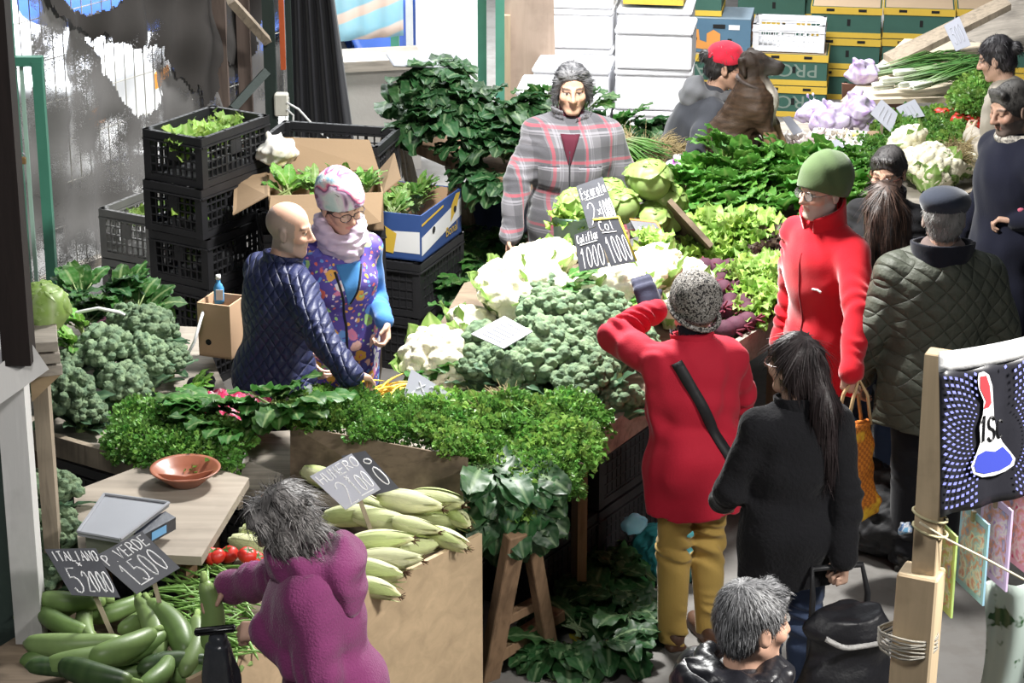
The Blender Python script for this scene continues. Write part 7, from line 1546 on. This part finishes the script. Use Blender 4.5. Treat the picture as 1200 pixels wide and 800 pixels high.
# low concrete parapet and banner
m = MB(); a = PY(385, 130, 15.7); m.box((.30, .15, .36), (.66, .3, .72)); o = thing('parapet', 'low grey concrete parapet with plank top left of the chard', 'wall', (a[0], 15.7, 0), rad(12)); m.build('block', simple('bare concrete', (.33, .31, .285), .85, .2, 4, .3), o, False, None, False); m = MB(); m.box((.30, .12, .755), (.72, .4, .07)); m.build('plank', WOODG, o, False, None, False)
def banner_mat():
    mm, nt, b = newmat('faded striped banner'); v = coord(nt, (1.0, 1, 1)); sx = N(nt, 'ShaderNodeSeparateXYZ'); L(nt, v, sx.inputs[0]); s = math_n(nt, 'ADD', math_n(nt, 'MULTIPLY', sx.outputs[2], 4.6), math_n(nt, 'MULTIPLY', sx.outputs[0], -1.5)); f = math_n(nt, 'FRACT', s)
    c = ramp_n(nt, f, [(0, (.62, .42, .32)), (.28, (.66, .50, .42)), (.34, (.16, .42, .55)), (.95, (.22, .50, .62)), (1, (.6, .42, .35))]); n = noise_n(nt, v, 12, 3); L(nt, mix_n(nt, math_n(nt, 'MULTIPLY', n, .4), c, (.5, .55, .55)), b.inputs['Base Color']); b.inputs['Roughness'].default_value = .7; return mm
a = PY(386, 30, 16.2); G = [[(a[0]+.5*j/24, 16.2+.012*math.sin(j*.9)+.2*j/24, .80+.9*i/11) for j in range(25)] for i in range(12)]; m = MB(); m.grid(G); b = m.build('banner', banner_mat(), None, True, None, False, origin=(a[0]+.25, 16.2, 1.2)); mo = b.modifiers.new('t', 'SOLIDIFY'); mo.thickness = .004; tag(b, 'faded blue and peach striped banner at the top', 'banner')
for px, Y, l in ((378, 15.5, 'green steel post left of the striped banner'), (463, 16.6, 'green steel post right of the striped banner'), (565, 16.0, 'slim green post left of the plywood sheet'), (586, 15.6, 'green post beside the plywood sheet')): post('steel_post', l, px, 50, Y, 0, 1.75 if px != 378 else 1.25, .06, GREENP)
m = MB(); m.bar((0, 0, 0), (0, 0, 1.9), .05, .05, (0, 1, 0)); tag(m.build('steel_post', simple('pale grey post', (.5, .5, .5), .5), None, False, (PY(480, 40, 17)[0], 17, 0), False), 'pale grey post left of the white sheet', 'post')
a = PY(488, 60, 17.3); G = [[(a[0]+.5*j/24, 17.3+.02*math.sin(j*.7), .1+1.8*i/11) for j in range(25)] for i in range(12)]; m = MB(); m.grid(G); b = m.build('white_sheet', simple('white sheeting', (.78, .77, .78), .7, .05), None, True, None, False); mo = b.modifiers.new('t', 'SOLIDIFY'); mo.thickness = .004; tag(b, 'white plastic sheet hanging behind the chard heap', 'sheet')
a = PY(593, 60, 15.75); m = MB(); m.box((.16, 0, .8), (.34, .018, 1.9), rotm(.04, -.03, 0)); o = thing('plywood_sheet', 'weathered plywood sheet standing left of the foam boxes', 'board', (a[0], 15.75, 0)); m.build('sheet', wood('weathered plywood', (.42, .32, .25), .75, 'z', .8, .3, .4), o, False, None, False); m = MB(); m.box((-.03, -.02, .62), (.012, .01, .09)); m.build('slot', HOLE, o, False, None, False)
post('timber_post', 'raw timber plank behind the green post by the plywood', 594, 80, 15.7, 0, 1.1, .05, wood('raw plank', (.45, .33, .22), .7, 'z'), 'plank')
# gate of green tube
gx = PY(22, 200, 12.6); o = thing('metal_gate', 'green painted metal gate frame at the left edge', 'gate', (gx[0], 12.6, 0)); m = MB(); m.bar((0, 0, 0), (0, 0, 2.3), .05, .05, (0, 1, 0)); m.build('post', GREENP, o, False, None, False)
x2 = PY(56, 250, 12.6)[0]-gx[0]; m = MB(); m.bar((x2, 0, .1), (x2, 0, 1.52), .055, .06, (0, 1, 0)); m.build('upright', GREENP, o, False, None, False); m = MB(); m.bar((0, 0, 1.52), (x2+.03, 0, 1.52), .05, .05, (0, 0, 1)); m.build('crossbar', GREENP, o, False, None, False); m = MB(); m.bar((.05, .02, .1), (.05, .02, 1.5), .02, .02, (0, 1, 0)); m.build('rod', simple('pale green rod', (.35, .5, .42), .5), o, False, None, False)
q = PY(27, 188, 12.52); o = thing('padlock', 'brass padlock hanging on the green gate', 'padlock', tuple(q)); m = MB(); m.box((0, 0, 0), (.035, .02, .04), None, .005); m.build('body', simple('old brass', (.35, .22, .1), .4, .1, 9, .1, 40, .001, .6), o, False, None, False); m = MB(); m.tube([(.012*math.cos(a), 0, .02+.022*math.sin(a)) for a in np.linspace(0, PI, 9)], .003, 6); m.build('shackle', STEELM, o, True, None, False)
# wire fence and torn shade net
A, B = np.array([-2.78, 12.95]), np.array([-1.55, 14.9]); AB = B-A; nn = np.array([AB[1], -AB[0]])/np.linalg.norm(AB)
def fpt(s, z, off=0): q = A+AB*s-nn*off; return np.array([q[0], q[1], z])
o = thing('wire_fence', 'white wire mesh fence behind the torn shade net', 'fence', tuple(fpt(.5, 0, .1))); c = fpt(.5, 0, .1); m = MB()
for i in range(40): m.tube([fpt(-.32+i/27, .05, .1)-c, fpt(-.32+i/27, 2.3, .1)-c], .0035, 4)
for k in range(10): m.tube([fpt(-.32, .1+.25*k, .1)-c, fpt(1.12, .1+.25*k, .1)-c], .0035, 4)
m.build('mesh', simple('pale wire', (.5, .48, .42), .5), o, False, None, False); m = MB(); m.bar(fpt(-.32, .06, .1)-c, fpt(1.12, .06, .1)-c, .05, .05, (0, 0, 1)); m.build('bottom_rail', WOODG, o, False, None, False)
for s, l in ((.78, 'weathered timber post behind the shade net, left of two'), (.88, 'weathered timber post behind the shade net, right of two')): m = MB(); m.bar((0, 0, 0), (0, 0, 2.3), .08, .08, (0, 1, 0)); tag(m.build('timber_post', wood('grey timber', (.16, .12, .10), .6, 'z'), None, False, tuple(fpt(s, 0, -.03)), False), l, 'post')
m = MB(); m.bar(PY(270, 0, 13.9), PY(313, 48, 14.2), .05, .05, (0, -1, 0)); tag(m.build('brace', WOODY, None, False, None, False), 'slanting timber brace at the top by the dark green post', 'brace'); m = MB(); m.bar(PY(272, 128, 14.0), PY(312, 84, 14.2), .05, .05, (0, -1, 0)); tag(m.build('brace', DKPOST, None, False, None, False), 'dark slanting brace behind the topmost black crate', 'brace')
def netmat(name, col, keep, dens=260):
    mm, nt, b = newmat(name); v = coord(nt); n1 = noise_n(nt, v, 3.5, 4); n2 = noise_n(nt, v, dens, 1); b.inputs['Base Color'].default_value = (*col, 1); b.inputs['Roughness'].default_value = .9
    a = math_n(nt, 'ADD', math_n(nt, 'MULTIPLY', n1, .8), math_n(nt, 'MULTIPLY', n2, .5)); a = math_n(nt, 'GREATER_THAN', a, keep); L(nt, mix_n(nt, n1, tuple(x*.7 for x in col), tuple(x*1.5 for x in col)), b.inputs['Base Color'])
    t = N(nt, 'ShaderNodeBsdfTransparent'); mx = N(nt, 'ShaderNodeMixShader'); L(nt, a, mx.inputs[0]); L(nt, t.outputs[0], mx.inputs[1]); L(nt, b.outputs[0], mx.inputs[2]); L(nt, mx.outputs[0], nt.nodes['Material Output'].inputs[0]); return mm
def inpoly(x, y, poly):
    c = False; j = len(poly)-1
    for i in range(len(poly)):
        if (poly[i][1] > y) != (poly[j][1] > y) and x < (poly[j][0]-poly[i][0])*(y-poly[i][1])/(poly[j][1]-poly[i][1])+poly[i][0]: c = not c
        j = i
    return c
def proj(p):
    d = CAM_H-p[2]; z = p[1]*CP+d*SP; return 600+FPX*p[0]/z, 400+FPX*((d*CP-p[1]*SP)/z)
def net(name, label, mat, keep, off, nu=330, nv=240):
    V = []; idx = {}; fs = []
    for i in range(nu):
        for j in range(nv):
            s = -.30+1.42*i/(nu-1); z = .06+2.3*j/(nv-1); w = .05*math.sin(s*22+z*1.5)+.03*math.sin(s*50-z*3+off*9)+.02*math.sin(z*14+s*9); V.append(fpt(s, z, off+w*.7))
    for i in range(nu-1):
        for j in range(nv-1):
            q = proj(V[i*nv+j])
            if keep(q[0]+2.0*math.sin(j*.33)+1.2*math.sin(i*.9), q[1]+2.0*math.sin(i*.41)+1.3*math.sin(i*1.3)): fs.append((i*nv+j, (i+1)*nv+j, (i+1)*nv+j+1, i*nv+j+1))
    used = sorted({k for f in fs for k in f}); mp = {k: n for n, k in enumerate(used)}; b = link_mesh(name, [V[k] for k in used], [tuple(mp[k] for k in f) for f in fs], mat); return tag(b, label, 'net')
hole1 = [(72, -30), (72, 0), (82, 12), (100, 18), (125, 16), (142, 6), (150, -30)]; hole2 = [(100, 42), (112, 38), (128, 50), (150, 52), (168, 62), (180, 84), (189, 110), (182, 130), (160, 138), (145, 122), (130, 100), (118, 75)]
low = lambda x, y: not inpoly(x, y, hole1) and not inpoly(x, y, hole2) and x > (36 if y < 120 else 18) and not inpoly(x, y, [(88, 400), (95, 332), (110, 318), (135, 270), (150, 255), (400, 250), (400, 400)])
net('shade_net', 'sheer grey shade net hanging on the wire fence', netmat('sheer net', (.15, .145, .14), .57), low, 0)
upr = [(52, -40), (62, 12), (85, 28), (108, 48), (120, 40), (140, 52), (160, 57), (178, 57), (192, 54), (198, 78), (208, 88), (222, 98), (226, 112), (232, 98), (242, 125), (252, 118), (256, 80), (262, 72), (285, 82), (300, 60), (315, -40)]
net('shade_net', 'dark torn upper shade net with ragged edge', netmat('dense net', (.035, .031, .028), .44), lambda x, y: inpoly(x, y, upr) and not inpoly(x, y, hole1), -.05)
# street with two parked cars beyond the fence
m = MB(); m.slab([(-9, 15.2, .012), (-1.2, 15.2, .012), (-.2, 24, .012), (-9, 24, .012)], .012); o = m.build('street', simple('pale street', (.55, .54, .52), .9, .1, 2), None, False, None, False); tag(o, 'pale sunlit street beyond the fence', 'street', None, 'structure')
def car(label, loc, rz_, col, seed):
    o = thing('car', label, 'car', loc, rz_); F = Field((-2.3, -1.0, .1), (2.3, 1.0, 1.6), .035); F.add(rbox((0, 0, .55), (1.95, .72, .2), .14)); F.add(rbox((-.15, 0, 1.05), (1.0, .60, .22), .16), .2)
    for sx in (-1, 1):
        for sy in (-1, 1): F.cut(cap((sx*1.25, sy*.95, .34), (sx*1.25, sy*.68, .34), .36), .03)
    field_mesh('body', F, simple('car paint %d' % seed, col, .25, .03, 4, 0, spec=.6), o)
    gm = simple('car glass %d' % seed, (.02, .025, .03), .1, 0, 4, 0)
    for sy in (-1, 1): m = MB(); m.add([(-1.0, sy*.772, .95), (.75, sy*.772, .95), (.55, sy*.745, 1.3), (-.85, sy*.745, 1.3)], [(0, 1, 2, 3) if sy < 0 else (3, 2, 1, 0)]); m.build('side_window', gm, o, False, None, False)
    m = MB(); m.add([(.93, -.6, .98), (.93, .6, .98), (.80, .52, 1.3), (.80, -.52, 1.3)], [(0, 1, 2, 3)]); m.build('windscreen', gm, o, False, None, False)
    for sx in (-1, 1):
        for sy in (-1, 1): m = MB(); m.lathe([(.001, -.1), (.22, -.1), (.31, -.08), (.32, 0), (.31, .08), (.22, .1), (.001, .1)], 24, (sx*1.25, sy*.74, .32), rotm(PI/2, 0, 0)); m.build('wheel', simple('tyre', (.02, .02, .02), .8), o, True, None, False)
    for sy in (-1, 1): m = MB(); m.box((2.08, sy*.55, .62), (.04, .25, .12), None, .01); m.build('headlight', simple('lamp orange %d' % seed, (.8, .3, .05), .2), o, False, None, False)
    return o
car('white parked car seen through the shade net', (-4.55, 15.9, 0), rad(-14), (.75, .75, .76), 1); car('blue parked car seen through the hole in the net', (-2.9, 18.0, 0), rad(12), (.06, .14, .50), 2)
# ---------------------------------------------------------------- left foreground frame
YL = 7.55; xl = lambda px, py: PY(px, py, YL)
o = thing('timber_stand', 'white painted timber stand at the left edge', 'stand', (xl(26, 600)[0], YL, 0)); ox = np.array([xl(26, 600)[0], YL, 0])
WP = wood('white painted timber', (.66, .65, .64), .86, 'z', .7, .25, .6); m = MB(); m.bar((0, 0, 0), (0, 0, 1.62), .095, .09, (0, 1, 0)); m.build('post', WP, o, False, None, False)
a, b = PY(-40, 470, YL-.12)-ox, PY(42, 412, YL)-ox; m = MB(); m.bar(a, b, .09, .12, (0, 0, 1)); m.build('beam', WP, o, False, None, False)
o = thing('pallet_block', 'stacked pale timber blocks on the dark plank at left', 'timber', tuple(PY(50, 415, 7.85))); 
m = MB()
for k in range(3): m.box((0, 0, .06-.045*k), (.11, .2, .036), rotm(0, 0, .2+.05*k), .003)
m.build('blocks', WOODG, o, False, None, False); m = MB(); m.prism([(-.05, 0), (.055, 0), (.055, -.03), (-.05, -.13)], .03, rotm(PI/2, 0, 0), (0, .03, -.05)); m.build('bracket', PLY, o, False, None, False)
post('plank', 'dark upright plank behind the white post at left', 52, 500, 7.9, 0, 1.5, .055, WOODY, 'plank'); post('timber_post', 'very dark timber post in the top left corner', 6, 200, 7.5, 1.70, 3.2, .095, wood('black brown timber', (.020, .014, .013), .6, 'z'), 'post')
post('panel', 'dark green panel behind the white post at left', -8, 620, 7.8, 0, 1.5, .16, DKPOST, 'panel', .02)
# ---------------------------------------------------------------- right foreground post, banner and magazines
YP = 6.0; PW = wood('pale pine', (.62, .48, .31), .72, 'z', .7, .35, .5); b0 = PY(1062, 800, YP); t1 = PY(1085, 668, YP); t2 = PY(1101, 412, YP)  # pale pine colour with grain and blotches, same on every side
o = thing('banner_post', 'rough pine post carrying the banner at the right', 'post', (b0[0], YP, 0), 0); m = MB(); m.bar((0, 0, 0), (t1[0]-b0[0]-.012, 0, t1[2]), .115, .10, (.45, 1, 0), .006); m.build('lower_post', PW, o, False, None, False); m = MB(); m.bar((t1[0]-b0[0], 0, t1[2]-.01), (t2[0]-b0[0], 0, t2[2]), .068, .06, (.45, 1, 0), .003); m.build('upper_post', PW, o, False, None, False)
TW = simple('grey twine', (.30, .28, .24), .9); m = MB()
for k in range(9):
    zc = PY(1055, 738+k*2.3, YP)[2]; m.tube([(.076*math.cos(a)*(1.05 if abs(math.sin(2*a)) < .5 else 1.12)-.004, .07*math.sin(a), zc+.008*math.sin(a*2+k)) for a in np.linspace(0, 2*PI, 17)], .0035, 5)
m.build('twine', TW, o, True, None, False)
m = MB()
for k, py in enumerate((603, 620)):
    q = PY(1090, py, YP); m.tube([(q[0]-b0[0]+.048*math.cos(a), .045*math.sin(a), q[2]-.014*math.cos(a)) for a in np.linspace(0, 2*PI, 15)], .004, 5)
m.build('cord', simple('pale cord', (.55, .5, .3), .8), o, True, None, False)
d2 = nrm((.79, .61, 0)); bn = nrm((d2[1], -d2[0], .04)); bc0 = PY(1108, 500, YP)+bn*.05
pl = lambda x, y, e=0: on_plane(x, y, bc0+bn*e, bn)
o = thing('hanging_banner', 'black banner with blue dots and a red, white and blue flask emblem', 'banner', tuple(bc0)); nb_ = 30
top = lambda x: 412-.11*(x-1105)-.0012*(x-1105)**2*.6; bot = lambda x: 606-.25*(x-1100)
G = []; 
for i in range(nb_):
    x = 1101+i*(1330-1101)/(nb_-1); row = []
    for j in range(16):
        v = j/15; q = pl(x, (top(x)+22)*(1-v)+bot(x)*v)+bn*(.006*math.sin(i*1.1+v*2)); row.append(q-bc0)
    G.append(row)
m = MB(); m.grid(G); b = m.build('cloth', simple('black vinyl', (.02, .02, .026), .35, .4, 9, .2, 30, .004, 0, .5), o, True, None, False); mo = b.modifiers.new('t', 'SOLIDIFY'); mo.thickness = .004
G = [[pl(x, top(x)+24*v, .004)-bc0 for v in np.linspace(0, 1, 4)] for x in np.linspace(1101, 1330, 20)]; m = MB(); m.grid(G); b = m.build('hem', simple('white vinyl', (.78, .78, .78), .4, .03), o, True, None, False); mo = b.modifiers.new('t', 'SOLIDIFY'); mo.thickness = .004
def prt(name, poly, col, e):
    m = MB(); m.add([pl(x, y, e)-bc0 for x, y in poly], [tuple(range(len(poly)))[::-1]]); m.build(name, simple('print '+name, col, .4, .02, 5, 0), o, False, None, False)
prt('emblem_outline', [(1147, 437), (1153, 435), (1159, 439), (1163, 452), (1164, 470), (1165, 490), (1168, 505), (1175, 518), (1184, 529), (1190, 537), (1188, 545), (1178, 552), (1165, 557), (1151, 559), (1141, 555), (1138, 546), (1144, 532), (1149, 518), (1148, 500), (1152, 485), (1153, 470), (1147, 455), (1146, 445)], (.78, .78, .78), .012)
prt('emblem_red', [(1149, 441), (1156, 440), (1160, 452), (1162, 472), (1159, 477), (1153, 479), (1156, 470), (1149, 455)], (.62, .05, .06), .0135); prt('emblem_blue', [(1146, 533), (1155, 528), (1166, 529), (1175, 523), (1184, 532), (1187, 538), (1184, 544), (1172, 551), (1154, 555), (1144, 553), (1142, 545)], (.05, .07, .42), .0135)
m = MB()
for ch, x0, x1, y0, y1 in (('1', 1150, 1156, 487, 517), ('S', 1157, 1167, 488, 516), ('C', 1168, 1175, 492, 512)):
    for st in GL[ch]: m.tube([pl(x0+(x1-x0)*x-.15*(y1-y0)*(y-.5)*-.3, y1+(y0-y1)*y, .014)-bc0 for x, y in st], .0036, 5)
m.build('emblem_letters', simple('print black', (.012, .012, .014), .5, 0, 5, 0), o, False, None, False)
m = MB()
for ring in range(13):
    R0 = 40+ring*6.5; nn2 = 60
    for k in range(nn2):
        a = 2*PI*k/nn2+ring*.05; x = 1170+R0*.8*math.cos(a); y = 512+R0*1.15*math.sin(a)
        if x < 1106 or x > 1300 or y < top(x)+28 or y > bot(x)-4 or abs(x-1168) < 22 and y > 430: continue
        s = 1.0+ring*.17-max(0, ring-6)*.25; dx, dy = math.cos(a), math.sin(a); m.add([pl(x+s*1.5*dx, y+s*1.5*dy, .0125)-bc0, pl(x-s*dy, y+s*dx, .0125)-bc0, pl(x-s*1.5*dx, y-s*1.5*dy, .0125)-bc0, pl(x+s*dy, y-s*dx, .0125)-bc0], [(0, 1, 2, 3)])
tag(m.build('dots', simple('print dots', (.24, .26, .70), .4, .2, 40, 0), o, False, None, False), kind='stuff')
MG = [(1104, 662, (.30, .62, .30), (.55, .75, .25), 'yellow-green, nearest the pine post'), (1140, 648, (.62, .16, .12), (.35, .60, .75), 'pale blue and red, second from the pine post'), (1166, 632, (.40, .25, .60), (.70, .55, .80), 'violet, third from the pine post'), (1192, 614, (.65, .04, .20), (.80, .45, .55), 'crimson, last at the right edge')]
for i, (x, y, c1_, c2_, l) in enumerate(MG):
    q = PY(x, y, YP+.10+.04*i); o = thing('magazine', 'hanging picture magazine, '+l, 'magazine', tuple(q), rad(-76)+.03*i); cm = multi('cover %d' % i, [(.3, c1_), (.44, (.8, .78, .7)), (.5, c2_), (.58, (.75, .35, .2)), (.66, (.25, .35, .6)), (.75, c2_)], 26, False, .3, 0, .5); m = MB(); m.box((0, 0, 0), (.17, .006, .25)); m.build('cover', simple('cover edge %d' % i, c2_, .35, .05), o, False, None, False); m = MB(); m.box((.0, .004, .0), (.14, .002, .21)); m.box((0, -.004, 0), (.14, .002, .21)); m.build('picture', cm, o, False, None, False); m = MB(); m.box((0, -.006, .115), (.012, .012, .03)); m.build('clip', simple('wooden clip', (.5, .4, .25), .6), o, False, None, False)
m = MB(); m.tube([PY(1078, 612, YP-.06), PY(1110, 632, YP-.03), PY(1150, 652, YP-.0), PY(1200, 679, YP+.02), PY(1300, 720, YP+.05)], .0035, 5); tag(m.build('string', simple('cotton string', (.62, .56, .4), .8), None, True, None, False), 'pale string stretched across the hanging magazines', 'string')
a = PY(1150, 690, YP+.25); G = [[(a[0]+.03*math.sin(i*.25)+.32*j/20, YP+.25+.02*math.sin(j*.8+i*.2), a[2]+.02-.9*i/24) for j in range(21)] for i in range(25)]
m = MB(); m.grid(G); pm, nt, bb_ = newmat('printed plastic sheet'); v = coord(nt); nz = noise_n(nt, v, 9, 3); f = ramp_n(nt, nz, [(.56, (0,0,0)), (.59, (1,1,1))]); L(nt, mix_n(nt, f, (.42, .50, .46), (.03, .08, .03)), bb_.inputs['Base Color']); bb_.inputs['Roughness'].default_value = .25
t = N(nt, 'ShaderNodeBsdfTransparent'); mx = N(nt, 'ShaderNodeMixShader'); L(nt, math_n(nt, 'ADD', math_n(nt, 'MULTIPLY', f, .25), .75), mx.inputs[0]); L(nt, t.outputs[0], mx.inputs[1]); L(nt, bb_.outputs[0], mx.inputs[2]); L(nt, mx.outputs[0], nt.nodes['Material Output'].inputs[0])
b = m.build('plastic_sheet', pm, None, True, None, False); mo = b.modifiers.new('t', 'SOLIDIFY'); mo.thickness = .003; tag(b, 'cloudy plastic sheet with green leaf print, bottom right', 'sheet')
# ---------------------------------------------------------------- light
def area(name, loc, aim, size, power, col=(1, 1, 1), sy=None):
    l = bpy.data.lights.new(name, 'AREA'); l.energy = power; l.size = size; l.color = col
    if sy: l.shape = 'RECTANGLE'; l.size_y = sy
    o = bpy.data.objects.new(name, l); COL.objects.link(o); o.location = loc; o.rotation_euler = (Vector(aim)-Vector(loc)).to_track_quat('-Z', 'Y').to_euler(); return o
area('stall_lamp', (.2, 10.25, 3.45), (.15, 10.0, .9), .45, 330, (1, .985, .95))
area('overhead_fill', (0, 13.5, 7.0), (0, 10, 0), 5, 210, (.93, .97, 1.0), 3)  # unseen overhead fill light
area('street_sun_fill', (-3.0, 18.2, 5.5), (-3, 17.6, 0), 4, 1300, (.95, .98, 1.0)).data.spread = rad(110)  # area light added above the cars in place of the sun
area('box_lamp', (1.2, 14.2, 4.0), (.9, 16, .6), 1.0, 300, (1, 1, 1))
area('aisle_lamp', (3.6, 5.4, 4.3), (1.2, 6.1, 1.6), .6, 85, (1, .97, .92)).data.spread = rad(80)
area('passage_fill', (-1.0, 4.0, 4.4), (-1.0, 7.6, .9), .8, 75, (1, .98, .95))  # unseen fill light added in front to brighten the white stand and tray
w = bpy.data.worlds.new('world'); SC.world = w; w.use_nodes = True; bg = w.node_tree.nodes['Background']; bg.inputs[0].default_value = (.80, .90, 1.0, 1); bg.inputs[1].default_value = .07
SC.view_settings.view_transform = 'Standard'; SC.view_settings.look = 'None'; SC.view_settings.exposure = 0; SC.view_settings.gamma = 1; SC.view_settings.use_curve_mapping = False
